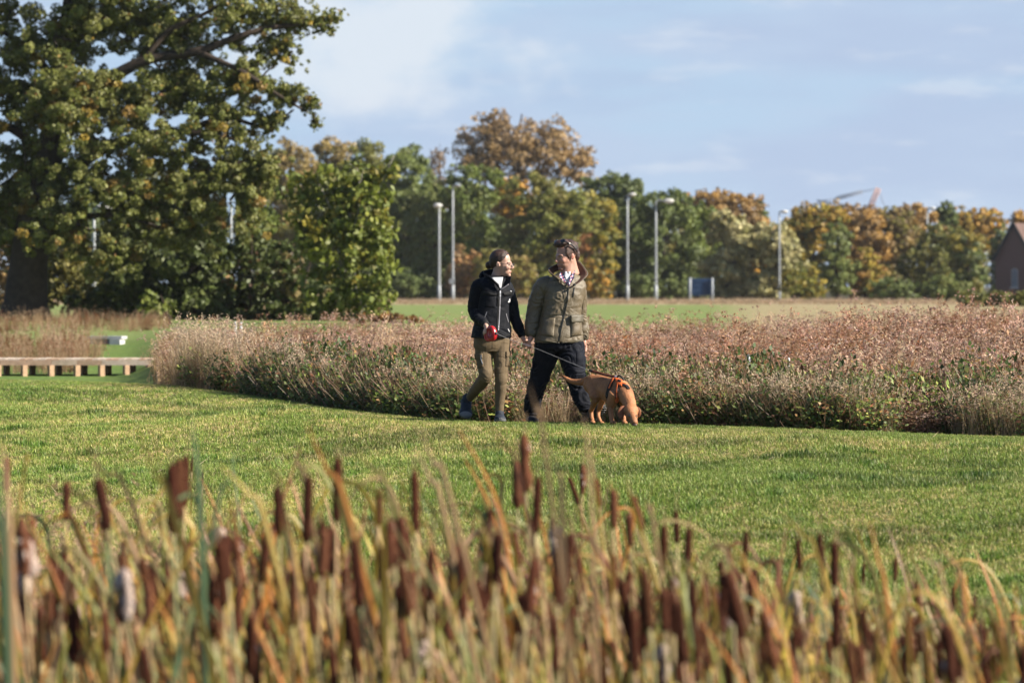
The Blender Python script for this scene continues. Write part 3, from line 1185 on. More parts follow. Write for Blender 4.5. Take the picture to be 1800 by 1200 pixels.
def build_far_trees():
    T = far_tree
    # behind the big tree, left to right
    T(150, 330, [(60, 400, 90, 90), (180, 410, 90, 80), (110, 480, 120, 60)], 'dark tree seen through the gap under the big tree at the left edge', DARK, 1)
    T(300, 335, [(270, 370, 90, 90), (340, 400, 90, 80), (290, 470, 110, 70)], 'dull green tree behind the lamp post and the big left tree', GREEN, 2, topacc=OLIVE)
    T(505, 335, [(500, 310, 55, 62), (480, 380, 70, 75), (510, 460, 80, 75)], 'olive tree with a thin twiggy top just right of the big left tree', OLIVE, 3, topacc=BROWN, ragged=.25)
    T(575, 345, [(575, 300, 55, 55), (560, 370, 75, 75), (590, 460, 80, 75)], 'brownish green tree rising above the small bright green tree', OLIVE, 4, topacc=BROWN)
    T(650, 340, [(650, 295, 58, 50), (640, 360, 80, 70), (660, 450, 85, 80)], 'rounded olive green tree behind the small bright green tree', GREEN, 5, topacc=OLIVE, acc=.1, accent=YELLOW)
    T(716, 330, [(712, 305, 52, 52), (705, 380, 62, 70), (722, 462, 65, 70)], 'tall dull green tree left of the two lamp posts', BLUEG, 6, topacc=GREEN)
    T(772, 350, [(772, 278, 20, 22), (765, 300, 14, 20), (770, 340, 26, 40)], 'small nearly bare purplish tree between the green tree and the big brown tree', TWIG, 7, cover=1.5, leaf=.2, ragged=.3)
    T(762, 326, [(755, 350, 42, 45), (762, 420, 55, 60), (770, 485, 60, 48)], 'grey green tree behind the two neighbouring lamp posts', BLUEG, 8)
    T(915, 392, [(880, 245, 74, 46), (950, 252, 72, 44), (915, 280, 112, 55), (1010, 290, 45, 45), (868, 215, 30, 24), (845, 270, 48, 55)],
      'tallest brown half bare tree rising above the whole treeline', BROWN, 9, cover=2.6, leaf=.3, ragged=.32, clump=.22, topacc=TWIG, r0=.4, nl=18)
    T(832, 322, [(832, 325, 62, 40), (815, 390, 66, 60), (850, 465, 70, 65)], 'bushy mid green tree just left of the woman', GREEN, 10, topacc=BLUEG)
    T(905, 345, [(900, 338, 32, 28), (905, 360, 40, 30)], 'orange topped tree peeping out below the big brown tree', ORANGE, 11)
    T(965, 318, [(945, 345, 55, 40), (1000, 372, 55, 45), (965, 430, 95, 70), (945, 490, 80, 40)], 'yellowish green tree behind the heads of the couple', OLIVE, 12, accent=BRIGHT, acc=.5)
    T(1050, 322, [(1052, 375, 34, 36), (1062, 430, 32, 50), (1052, 490, 36, 40)], 'gold tinted tree to the right of the man', YELLOW, 13, accent=GREEN, acc=.45)
    T(1090, 330, [(1065, 332, 50, 28), (1108, 328, 28, 24), (1095, 400, 55, 70), (1110, 480, 55, 52)], 'very dark green tree with a pointed tip behind a lamp post', DARK, 14)
    T(1165, 325, [(1150, 362, 38, 30), (1185, 372, 45, 40), (1170, 440, 62, 60), (1165, 495, 66, 38)], 'dark green tree behind the lamp with a side arm', DARK, 15, topacc=GREEN)
    T(1225, 328, [(1228, 385, 36, 36), (1232, 455, 45, 55), (1222, 500, 46, 32)], 'fresh green tree above the road sign', GREEN, 16, accent=BRIGHT, acc=.3)
    T(1262, 362, [(1245, 358, 60, 24), (1290, 362, 60, 24), (1262, 400, 95, 42)], 'rust orange trees line top above the road sign', BROWN, 17, accent=ORANGE, acc=.5)
    T(1335, 372, [(1335, 360, 9, 12), (1335, 378, 14, 16), (1336, 410, 22, 35)], 'small dark pointed conifer tip among the orange crowns', DARK, 18, name='conifer_tree')
    T(1292, 318, [(1270, 402, 34, 32), (1308, 425, 45, 42), (1290, 475, 55, 45), (1300, 510, 55, 22)], 'pale grey green willow to the right of the road sign', WILLOW, 19, name='willow_tree', accent=OLIVE, acc=.25, elong=1.9)
    T(1362, 316, [(1362, 425, 40, 34), (1372, 462, 44, 40), (1355, 505, 45, 28)], 'pale silvery willow behind the thin lamp post', WILLOW, 20, name='willow_tree', accent=OLIVE, acc=.25, elong=1.9)
    T(1430, 330, [(1425, 395, 48, 36), (1450, 382, 46, 30), (1425, 450, 48, 50), (1412, 502, 44, 30)], 'golden yellow and green tree right of the silvery willow', YELLOW, 21, accent=GREEN, acc=.4, topacc=ORANGE)
    T(1470, 318, [(1470, 432, 28, 38), (1472, 482, 32, 45)], 'slim grey green tree between golden trees', BLUEG, 22)
    T(1505, 342, [(1500, 385, 50, 30), (1520, 420, 50, 45), (1505, 470, 45, 50)], 'amber brown tree under the crane', BROWN, 23, accent=ORANGE, acc=.6)
    T(1520, 320, [(1515, 470, 30, 32), (1530, 492, 34, 34)], 'low yellow green tree in front of the amber brown tree', YELLOW, 24, accent=RUST, acc=.3)
    T(1565, 345, [(1560, 388, 46, 24), (1580, 420, 55, 42), (1560, 465, 50, 45)], 'olive brown tree right of the crane', OLIVE, 25, accent=BROWN, acc=.6)
    T(1612, 350, [(1608, 382, 40, 26), (1620, 415, 45, 40)], 'brown crowned tree beside the far lamp post', BROWN, 26, accent=ORANGE, acc=.5)
    T(1664, 362, [(1663, 368, 16, 18), (1664, 388, 24, 22), (1662, 420, 28, 40)], 'dark blue green tree standing above its orange neighbours', DARK, 27)
    T(1722, 395, [(1700, 388, 34, 22), (1740, 390, 34, 24), (1725, 420, 60, 36)], 'orange gold tree left of the house gable', ORANGE, 28, accent=YELLOW, acc=.5)
    T(1790, 405, [(1795, 402, 26, 30), (1790, 385, 10, 18)], 'orange tree at the right edge behind the brick house', ORANGE, 29)
    T(1640, 322, [(1640, 430, 40, 34), (1630, 475, 55, 46), (1650, 505, 50, 25)], 'dark yellow green tree in front of the brown crowned tree', OLIVE, 30, accent=DARK, acc=.5)
    T(1702, 318, [(1700, 432, 36, 34), (1706, 475, 38, 48), (1690, 510, 46, 20)], 'dark green tree close to the left of the brick house', DARK, 31, accent=OLIVE, acc=.3, topacc=YELLOW)
    # a second row, farther off, closing the gaps
    for i, (px, top, hw, pal, nm) in enumerate(((560, 300, 70, OLIVE, 'olive'), (655, 300, 70, DARK, 'dark'), (740, 320, 60, DARK, 'dark'), (800, 330, 60, OLIVE, 'olive'), (870, 330, 70, DARK, 'dark'), (985, 330, 70, OLIVE, 'olive'),
                                              (1040, 350, 60, RUST, 'rusty'), (1120, 350, 60, DARK, 'dark'), (1200, 370, 60, OLIVE, 'olive'), (1330, 385, 60, ORANGE, 'orange'), (1395, 380, 50, OLIVE, 'olive'), (1545, 395, 60, BROWN, 'brown'), (1680, 400, 60, OLIVE, 'olive'))):
        h = (530 - top) / 2
        T(px, 362 + (i % 3) * 6, [(px, top + h * .75, hw, h * .75), (px - hw * .2, top + h * 1.3, hw * 1.1, h * .75)],
          '%s tree in the second row, %s' % (nm, ('behind the small bright green tree', 'above the rust mound', 'behind the lamp pair', 'just right of the lamp pair', 'above the woman', 'above the man', 'beside the gold tree', 'behind the slim lamp post',
            'above the sign, left half', 'between the two willows', 'behind the silvery willow', 'below the crane strut', 'left of the house')[i]), pal, 81 + i, leaf=.30, cover=4.5)
    T(1757, 388, [(1757, 430, 16, 36), (1752, 480, 22, 40), (1775, 455, 20, 40)], 'dark tree just behind the left corner of the brick house', DARK, 99)
    # shrubs at the foot of the treeline
    S = lambda *a, **k: far_tree(*a, cat='shrub', name='shrub', group='shrubs at the foot of the far trees', r0=.06, nl=3, **k)
    S(725, 308, [(715, 500, 40, 30), (745, 508, 30, 22)], 'dark shrub left of the shorter lamp post', DARK, 41)
    S(818, 308, [(815, 478, 30, 50), (805, 500, 25, 30)], 'rusty brown shrub behind the woman', BROWN, 42, accent=RUST, acc=.4)
    S(860, 306, [(860, 480, 34, 48)], 'olive shrub between the woman and the lamps', OLIVE, 43)
    S(915, 306, [(912, 490, 36, 40)], 'olive brown shrub between the two walkers', OLIVE, 44, accent=BROWN, acc=.4)
    S(1048, 306, [(1042, 490, 22, 40), (1062, 500, 22, 30)], 'orange green shrub behind the right arm of the man in green', ORANGE, 45, accent=GREEN, acc=.5)
    S(1130, 308, [(1128, 505, 40, 25)], 'dark low shrub left of the lamp with a side arm', DARK, 46)
    S(1402, 308, [(1400, 500, 30, 30), (1425, 508, 26, 22)], 'yellow green shrub right of the thin lamp post', YELLOW, 47, accent=GREEN, acc=.5)
    S(1568, 290, [(1560, 508, 36, 22), (1590, 512, 30, 18)], 'near black shrub below the olive brown tree', DARK, 48)
    S(1662, 285, [(1655, 508, 34, 26), (1680, 512, 28, 20)], 'grey green shrub left of the hedge', BLUEG, 49)
    # hedge in front of the house
    D = 210
    b = Vector(((1750 - 900) / FPX * D, D, gz(26, D)))
    root = empty('hedge', b)
    tag(root, 'clipped dark hedge in front of the brick house', 'hedge')
    add('leaves', crown_mesh('leaves', ells_px([(1700 + 22 * i, 527 + (i % 2), 20, 15) for i in range(8)], D), .19, [(.06, .065, .02), (.085, .085, .025), (.05, .06, .02)], 7, 52, clump=.5, ragged=.05), root)


HOLES = ((153, 356, 178, 436), (397, 338, 415, 432))


def build_big_tree():
    D = 118.0
    b = PX(48, 552, D)
    b.z = gz(b.x, D)
    root = empty('oak_tree', b)
    tag(root, 'huge spreading oak with a thick dark trunk filling the upper left', 'tree')
    spec = [(110, 70, 110, 80), (40, 160, 80, 90, 1), (210, 25, 90, 70), (300, 60, 90, 60), (420, 25, 90, 50, -.5), (505, 30, 45, 34, -.5), (490, 85, 45, 30, -.5),
            (560, 42, 34, 20, -.5), (335, 150, 90, 60), (440, 140, 70, 45, -1), (500, 170, 40, 30, -1), (230, 170, 90, 70, -1), (150, 210, 80, 60, -1.5), (390, 215, 75, 50, -1), (470, 215, 30, 28, -1),
            (280, 260, 90, 60, -1.5), (60, 300, 90, 80), (170, 320, 90, 60, -1.5), (350, 310, 80, 55, -1), (430, 290, 55, 40, -1), (250, 370, 90, 55, -1), (340, 400, 75, 50),
            (120, 400, 90, 50, -1.5), (40, 400, 70, 50, 1), (200, 440, 80, 45, -1), (420, 360, 60, 50, -1), (460, 300, 40, 40, -1), (100, 170, 70, 60, -2), (545, 180, 18, 20, -1), (555, 215, 10, 16, -1), (585, 30, 20, 14, -.5), (10, 20, 22, 24), (190, -110, 200, 90), (370, -70, 130, 60), (40, -100, 120, 80), (-60, 120, 70, 160), (-60, 330, 60, 120)]
    ells = ells_px(spec, D, 1.0)
    pal = [(.075, .095, .026), (.10, .12, .034), (.06, .08, .022), (.135, .15, .055), (.115, .125, .055)]
    me = crown_mesh('crown', ells, .085, pal, 6.8, 901, clump=.2, ragged=.55, spread=.95, accent=[(.3, .2, .03), (.24, .15, .035), (.2, .1, .035)], acc=.08, fill=.35, dim=.84, holes=HOLES)  # leaf colours dimmed: some of the crown's shadow is in them
    add('crown', me, root)
    g = Geo()
    k = D / FPX

    def P(px, py, dy=0):
        q = PX(px, py, D)
        q.y += dy
        return q
    g.tube([P(44, 556), P(46, 520), P(52, 450), P(62, 380), P(80, 300), P(97, 220), P(104, 150), P(112, 80), P(122, 0), P(140, -110)],
           [48 * k, 38 * k, 33 * k, 31 * k, 27 * k, 23 * k, 19 * k, 15 * k, 11 * k, 4 * k], 14, sub=5)
    for pts, r in (([P(66, 370), P(130, 300, -.5), P(220, 250, -1), P(330, 235, -1.5), P(430, 250, -1.5)], 15),
                   ([P(95, 225), P(170, 160, -.6), P(260, 110, -1), P(350, 95, -1), P(450, 60, -1), P(570, 38, -.5)], 14),
                   ([P(103, 160), P(60, 100, .6), P(10, 60, 1), P(-50, 20, 1)], 11),
                   ([P(85, 290), P(40, 240, .5), P(-20, 210, 1), P(-80, 190, 1)], 12),
                   ([P(112, 90), P(170, 30, .5), P(230, -30, .5), P(300, -90, .5)], 10),
                   ([P(58, 420), P(120, 390, -1), P(200, 380, -1.5), P(290, 400, -1.5)], 10),
                   ([P(350, 95, -1), P(430, 130, -1.5), P(500, 175, -1.5), P(552, 205, -1)], 6),
                   ([P(330, 235, -1.5), P(400, 210, -1), P(470, 225, -1), P(520, 195, -1)], 6),
                   ([P(260, 110, -1), P(300, 60, -1), P(380, 20, -1), P(440, -30, -1)], 7)):
        g.tube(pts, [r * k * (1 - .8 * i / (len(pts) - 1)) for i in range(len(pts))], 8, sub=5)
    r = random.Random(17)
    for i in range(80):
        e = r.choice(ells)
        v, w = rdir(r), rdir(r)
        a = Vector((e[0] + v.x * e[3] * .3, e[1] + v.y * e[4] * .3, e[2] + v.z * e[5] * .3))
        c = Vector((e[0] + w.x * e[3], e[1] + w.y * e[4], e[2] + w.z * e[5]))
        g.tube([a, a.lerp(c, .5) + rdir(r) * .1, c], [.05, .03, .01], 5, sub=3)
    g.obj('trunk', M_bark, root)
    # understorey, leaf colours dimmed to stand for the oak's shadow
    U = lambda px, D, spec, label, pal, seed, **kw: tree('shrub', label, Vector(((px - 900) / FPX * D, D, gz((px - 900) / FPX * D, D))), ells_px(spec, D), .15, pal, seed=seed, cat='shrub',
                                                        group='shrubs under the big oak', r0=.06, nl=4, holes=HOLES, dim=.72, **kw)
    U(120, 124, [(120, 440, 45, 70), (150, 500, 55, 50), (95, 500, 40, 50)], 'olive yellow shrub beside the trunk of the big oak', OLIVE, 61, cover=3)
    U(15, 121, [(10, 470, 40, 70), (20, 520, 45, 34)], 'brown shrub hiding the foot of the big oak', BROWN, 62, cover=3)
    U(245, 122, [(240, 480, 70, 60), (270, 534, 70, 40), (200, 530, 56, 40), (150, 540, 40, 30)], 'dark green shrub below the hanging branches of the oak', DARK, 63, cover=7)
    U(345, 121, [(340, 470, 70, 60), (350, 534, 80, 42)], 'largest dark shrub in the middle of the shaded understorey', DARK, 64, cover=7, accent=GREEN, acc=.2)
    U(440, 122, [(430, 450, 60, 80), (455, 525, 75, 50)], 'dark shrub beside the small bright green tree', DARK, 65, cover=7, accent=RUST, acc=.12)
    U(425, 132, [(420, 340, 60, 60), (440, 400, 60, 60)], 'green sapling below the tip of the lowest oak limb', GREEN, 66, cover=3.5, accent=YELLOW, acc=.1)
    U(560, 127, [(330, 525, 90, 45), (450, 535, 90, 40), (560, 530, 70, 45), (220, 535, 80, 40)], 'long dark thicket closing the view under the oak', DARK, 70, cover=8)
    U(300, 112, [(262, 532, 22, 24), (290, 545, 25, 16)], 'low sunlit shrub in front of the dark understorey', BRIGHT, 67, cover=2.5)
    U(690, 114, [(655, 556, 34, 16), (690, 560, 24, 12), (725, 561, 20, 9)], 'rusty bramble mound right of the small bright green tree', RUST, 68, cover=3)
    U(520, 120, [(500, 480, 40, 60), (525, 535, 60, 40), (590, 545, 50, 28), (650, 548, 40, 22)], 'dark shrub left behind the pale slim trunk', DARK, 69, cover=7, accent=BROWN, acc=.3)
    D = 113.0
    b = Vector(((615 - 900) / FPX * D, D, gz(-4.8, D)))
    tree('maple_tree', 'small bright green tree with a pale slim trunk and yellow leaf tips', b,
         ells_px([(600, 320, 60, 40), (650, 330, 45, 40, -.3), (560, 370, 55, 50), (620, 390, 72, 55, -.5), (665, 420, 40, 55), (570, 440, 60, 50, -.5), (640, 470, 58, 50, -.6), (585, 515, 60, 46), (645, 525, 50, 38, -.4), (690, 300, 16, 22, -.3), (530, 330, 34, 34)], D),
         .155, BRIGHT, cover=3.6, seed=71, r0=.10, bark=M_bark_pale, dim=.85, clump=.3, ragged=.2, accent=YELLOW, acc=.12)


build_far_trees()
build_big_tree()
# ---------------------------------------------------------------- street furniture, house, crane, boardwalk
M_galv = mat_plain('galvanised_steel', (0.30, 0.325, 0.35), .55, metal=.1, nscale=3, nvar=.12, spec=.5)
M_lampwhite = mat_plain('lamp_casing', (0.55, 0.55, 0.54), .5, nscale=5, nvar=.06)
M_lampgrey = mat_plain('lamp_casing_grey', (0.22, 0.24, 0.26), .45, nscale=5, nvar=.1)
M_glass = mat_plain('lamp_bowl', (0.55, 0.58, 0.60), .15, nscale=5, nvar=.05, spec=.6)
M_signback = mat_plain('sign_back', (0.020, 0.046, 0.105), .6, nscale=2, nvar=.12, spec=.1)


def lamp(px, top, D, label, kind, r=.085, dark=False):
    x = (px - 900) / FPX * D
    b = Vector((x, D, gz(x, D)))
    root = empty('street_lamp', b)
    tag(root, label, 'street lamp', 'street lamps along the road')
    zt = CAMZ - (top - 500) / FPX * D
    k = D / FPX
    body = M_lampgrey if dark else M_lampwhite
    g = Geo()
    g.tube([b + Vector((0, 0, -.3)), b + Vector((0, 0, 1.6)), Vector((x, D, zt - .1))], [r * 1.1, r * 1.0, r * .68], 12, sub=2)
    g.obj('pole', M_galv, root)
    g = Geo()
    g.tube([b + Vector((0, 0, -.05)), b + Vector((0, 0, 1.25))], [r * 1.45, r * 1.4], 12, sub=1)
    g.obj('base', M_galv, root)
    g = Geo()
    if kind == 'post_top':                      # a flat lantern lying on top of the pole, seen end on
        hub = Vector((x, D, zt - .05))
        g.tube([hub + Vector((0, 0, -.2)), hub], [r, r * 1.1], 10, sub=1)
        g.obj('bracket', M_galv, root)
        g = Geo()
        g.ell(hub + Vector((-.1, -.25, 0)), (.36, .55, .16))
        l = g.obj('lantern', body, root)
        Geo().ell(hub + Vector((-.1, -.25, -.1)), (.28, .45, .12)).obj('lamp_bowl', M_glass, l)
    elif kind == 'arm':
        a = Vector((x, D, zt - .12))
        e = a + Vector((15 * k, -.2, .1))
        g.tube([a + Vector((0, 0, -.3)), a + Vector((0, 0, 0)), a + Vector((.22, 0, .16)), e], [r * .8, r * .8, r * .8, r * .7], 10, sub=4)
        g.obj('bracket', M_galv, root)
        g = Geo()
        g.ell(e + Vector((.32, 0, .02)), (.42, .2, .16))
        l = g.obj('lantern', body, root)
        Geo().ell(e + Vector((.34, 0, -.06)), (.32, .15, .14)).obj('lamp_bowl', M_glass, l)
    else:                                       # a small head leaning over
        a = Vector((x, D, zt - .1))
        e = a + Vector((.2, -.3, .1))
        g.tube([a, a + Vector((.06, -.1, .08)), e], [r * .75, r * .7, r * .6], 8, sub=3)
        g.obj('bracket', M_galv, root)
        g = Geo()
        g.ell(e + Vector((.18, -.2, 0)), (.3, .42, .12))
        l = g.obj('lantern', body, root)
        Geo().ell(e + Vector((.18, -.2, -.06)), (.22, .34, .1)).obj('lamp_bowl', M_glass, l)
    return root, b


def build_lamps():
    lamp(772, 360, 300, 'lamp post with a flat white lantern, shorter of the close pair', 'post_top', r=.10)
    r, b = lamp(796, 326, 300, 'tallest lamp post with a dark head, right of the close pair', 'lean', r=.095, dark=True)
    Geo().box(b + Vector((-.06, -.14, 1.55)), (.22, .09, .2)).obj('control_box', M_lampgrey, r, smooth=False)
    lamp(1103, 342, 302, 'slim lamp post with a small leaning head right of the man', 'lean', r=.095)
    lamp(1153, 353, 298, 'lamp post with a side arm and a white lantern', 'arm', r=.095)
    lamp(1370, 372, 312, 'thin lamp post standing before the silvery willow', 'lean', r=.085)
    lamp(1630, 366, 335, 'lamp post whose top shows among the brown trees near the house', 'lean', r=.10)
    lamp(165, 366, 136, 'lamp post half hidden under the big oak', 'lean', r=.07)
    lamp(406, 345, 136, 'lamp post half hidden behind the tip of the lowest oak limb', 'lean', r=.06)


def build_sign():
    D = 296
    k = D / FPX
    x0, x1 = (1213 - 900) * k, (1252 - 900) * k
    b = Vector(((x0 + x1) / 2, D, gz(x0, D)))
    root = empty('road_sign', b)
    tag(root, 'dark blue grey back of a road sign on two pale posts', 'road sign')
    zt = CAMZ - (489 - 500) * k
    zb = CAMZ - (519 - 500) * k
    for x in (x0, x1):
        g = Geo()
        g.tube([Vector((x, D, b.z - .3)), Vector((x, D, zt + .02))], [.085, .085], 12, sub=1)
        g.obj('post', M_galv, root)
    g = Geo().box(((x0 + x1) / 2, D + .16, (zt + zb) / 2), ((x1 - x0) / 2 + .16, .025, (zt - zb) / 2))
    p = g.obj('sign_panel', M_signback, root, smooth=False)
    for f in (.2, .5, .8):
        Geo().box(((x0 + x1) / 2, D + .115, zb + (zt - zb) * f), ((x1 - x0) / 2 + .1, .02, .03)).obj('rail', M_signback, p, smooth=False)


def mat_brick():
    m, nt, b = _nt('brick_wall')
    N, L = nt.nodes, nt.links
    tc = N.new('ShaderNodeTexCoord')
    mp = N.new('ShaderNodeMapping')
    mp.inputs['Rotation'].default_value = (rad(90), 0, 0)
    L.new(tc.outputs['Object'], mp.inputs[0])
    br = N.new('ShaderNodeTexBrick')
    br.inputs['Color1'].default_value = (.15, .062, .055, 1)
    br.inputs['Color2'].default_value = (.11, .05, .045, 1)
    br.inputs['Mortar'].default_value = (.2, .16, .14, 1)
    br.inputs['Scale'].default_value = 4.4
    L.new(mp.outputs[0], br.inputs['Vector'])
    L.new(br.outputs['Color'], b.inputs['Base Color'])
    b.inputs['Roughness'].default_value = .9
    return m


def build_house():
    D = 372
    k = D / FPX
    root = empty('brick_house', ((1783 - 900) * k, D, gz(48, D)))
    tag(root, 'dark red brick house with a steep gable at the right edge', 'house')
    b = root.location.copy()
    R = Matrix.Rotation(rad(-40), 3, 'Z')             # the gable looks away from the sun
    hw, eave, apex, dep = 2.15, 3.9, 7.2, 7.0
    W = lambda x, y, z: b + R @ Vector((x, y, z))
    brick = mat_brick()
    tile = mat_plain('roof_tiles', (.10, .055, .045), .8, nscale=4, nvar=.3, bump=.5, bscale=9)
    slate = mat_plain('barge_board', (.03, .03, .035), .6, nscale=5)
    frame = mat_plain('window_frame', (.6, .62, .65), .5, nscale=5)
    pane = mat_plain('window_glass', (.16, .22, .30), .12, nscale=1.5, nvar=.2, spec=.7)
    prof = [(-hw, -.4), (hw, -.4), (hw, eave), (0, apex), (-hw, eave)]
    g = Geo()
    vs = [W(x, 0, z) for x, z in prof] + [W(x, dep, z) for x, z in prof]
    g.put(vs, [(0, 1, 2, 3, 4), (9, 8, 7, 6, 5), (0, 5, 6, 1), (1, 6, 7, 2), (2, 7, 8, 3), (3, 8, 9, 4), (4, 9, 5, 0)])
    g.obj('wall', brick, root, smooth=False)
    sl = math.hypot(hw, apex - eave)
    for s in (-1, 1):
        n = Vector((s * (apex - eave) / sl, 0, hw / sl))
        d = Vector((s * hw / sl, 0, -(apex - eave) / sl))
        a = Vector((0, 0, apex))
        g = Geo()
        vs = []
        for off in (.03, .16):
            for y in (-.22, dep + .2):
                for t in (-.0, sl + .35):
                    v = a + d * t + n * off
                    vs.append(W(v.x, y, v.z))
        g.put(vs, [(0, 1, 3, 2), (4, 6, 7, 5), (0, 4, 5, 1), (2, 3, 7, 6), (0, 2, 6, 4), (1, 5, 7, 3)])
        rf = g.obj('roof', tile, root, smooth=False)
        g = Geo()
        vs = []
        for off in (-.16, .19):
            for y in (-.27, -.225):
                for t in (-.05, sl + .38):
                    v = a + d * t + n * off
                    vs.append(W(v.x, y, v.z))
        g.put(vs, [(0, 1, 3, 2), (4, 6, 7, 5), (0, 4, 5, 1), (2, 3, 7, 6), (0, 2, 6, 4), (1, 5, 7, 3)])
        g.obj('barge_board', slate, rf, smooth=False)
    # tall narrow window with a rounded head, toward the right of the gable
    wx, ww, z0, z1 = .05, .28, 1.1, 2.85
    out = [(-ww, z0), (ww, z0)] + [(ww * math.cos(a), z1 - ww + ww * math.sin(a)) for a in np.linspace(0, math.pi, 9)]
    g = Geo()
    f = [W(wx + x * 1.25, -.05, z + (.05 if z > 2 else -.06)) for x, z in out]
    h = [W(wx + x * 1.25, .02, z + (.05 if z > 2 else -.06)) for x, z in out]
    n = len(out)
    g.put(f + h, [tuple(range(n))] + [(i, (i + 1) % n, n + (i + 1) % n, n + i) for i in range(n)])
    wf = g.obj('window', frame, root, smooth=False)
    g = Geo()
    f = [W(wx + x, -.065, z) for x, z in out]
    h = [W(wx + x, -.052, z) for x, z in out]
    g.put(f + h, [tuple(range(n))] + [(i, (i + 1) % n, n + (i + 1) % n, n + i) for i in range(n)])
    g.obj('pane', pane, wf, smooth=False)
    Geo().box(W(wx, -.075, 1.9), (.02, .02, .85), R).obj('glazing_bar', frame, wf, smooth=False)
    Geo().box(W(wx, -.12, z0 - .1), (.42, .12, .05), R).obj('sill', frame, wf, smooth=False)
    # the main wing running off to the right
    g = Geo()
    vs = [W(x, y, z) for x in (hw + .003, hw + 9) for y, z in ((1.2, -.4), (1.2, 3.6), (4.2, 6.0), (7.2, 3.6), (7.2, -.4))]
    g.put(vs, [(0, 1, 2, 3, 4), (9, 8, 7, 6, 5), (0, 5, 6, 1), (1, 6, 7, 2), (2, 7, 8, 3), (3, 8, 9, 4), (4, 9, 5, 0)])
    g.obj('wing', brick, root, smooth=False)
    g = Geo()
    for y0, z0, y1, z1 in ((.8, 3.4, 4.2, 6.12), (7.6, 3.4, 4.2, 6.12)):
        vs = [W(x, y, z + o) for x in (hw - .6, hw + 9.2) for y, z in ((y0, z0), (y1, z1)) for o in (0.0, .12)]
        g.put(vs, [(0, 1, 3, 2), (4, 6, 7, 5), (0, 4, 5, 1), (2, 3, 7, 6), (0, 2, 6, 4), (1, 5, 7, 3)])
    rf = g.obj('wing_roof', tile, root, smooth=False)
    Geo().box(W(hw + 2.4, 4.2, 6.6), (.35, .35, .95), R).obj('chimney', brick, rf, smooth=False)


def lattice(g, a, b, w, nb, r, up=Vector((0, 0, 1))):
    d = (b - a)
    s = d.cross(Vector((0, 1, 0)) if abs(d.normalized().y) < .9 else Vector((1, 0, 0))).normalized()
    t = d.cross(s).normalized()
    cs = [(s + t) * w, (s - t) * w, (-s - t) * w, (-s + t) * w]
    for c in cs:
        g.tube([a + c, b + c], [r, r], 5, sub=1)
    for i in range(nb):
        p, q = a.lerp(b, i / nb), a.lerp(b, (i + 1) / nb)
        for k in range(4):
            g.tube([p + cs[k], q + cs[(k + 1) % 4]], [r * .6, r * .6], 4, sub=1)


def build_crane():
    D = 900
    red = mat_plain('crane_orange', (.50, .30, .26), .6, nscale=1, nvar=.1)  # orange faded, distance haze put into the colour
    steel = mat_plain('crane_steel', (.16, .18, .23), .6, nscale=1, nvar=.1)
    P = lambda px, py, d=0: PX(px, py, D + d)
    gzv = gz(80, D)
    root = empty('crane', (P(1524, 400).x, D, gzv))
    tag(root, 'distant luffing crane with an orange strut and a dark boom above the trees', 'crane')
    g = Geo()
    base = Vector((P(1524, 400).x, D, gzv))
    lattice(g, base, P(1526, 372), .8, 12, .12)
    g.obj('mast', steel, root)
    g = Geo()
    lattice(g, P(1526, 372), P(1544, 331), .45, 8, .16)
    g.obj('strut', red, root)
    g = Geo()
    lattice(g, P(1526, 370), P(1436, 355), .45, 14, .12)
    lattice(g, P(1470, 349), P(1516, 337), .3, 8, .13)
    g.obj('boom', steel, root)
    g = Geo()
    for a, b in (((1544, 331), (1516, 337)), ((1470, 349), (1438, 354)), ((1544, 331), (1560, 378))):
        Geo().tube([P(*a), P(*b)], [.09, .09], 5, sub=1).obj('pendant_line', steel, root)
    g = Geo().box(P(1533, 375), (1.6, .9, 1.0))
    g.obj('cab', red, root, smooth=False)


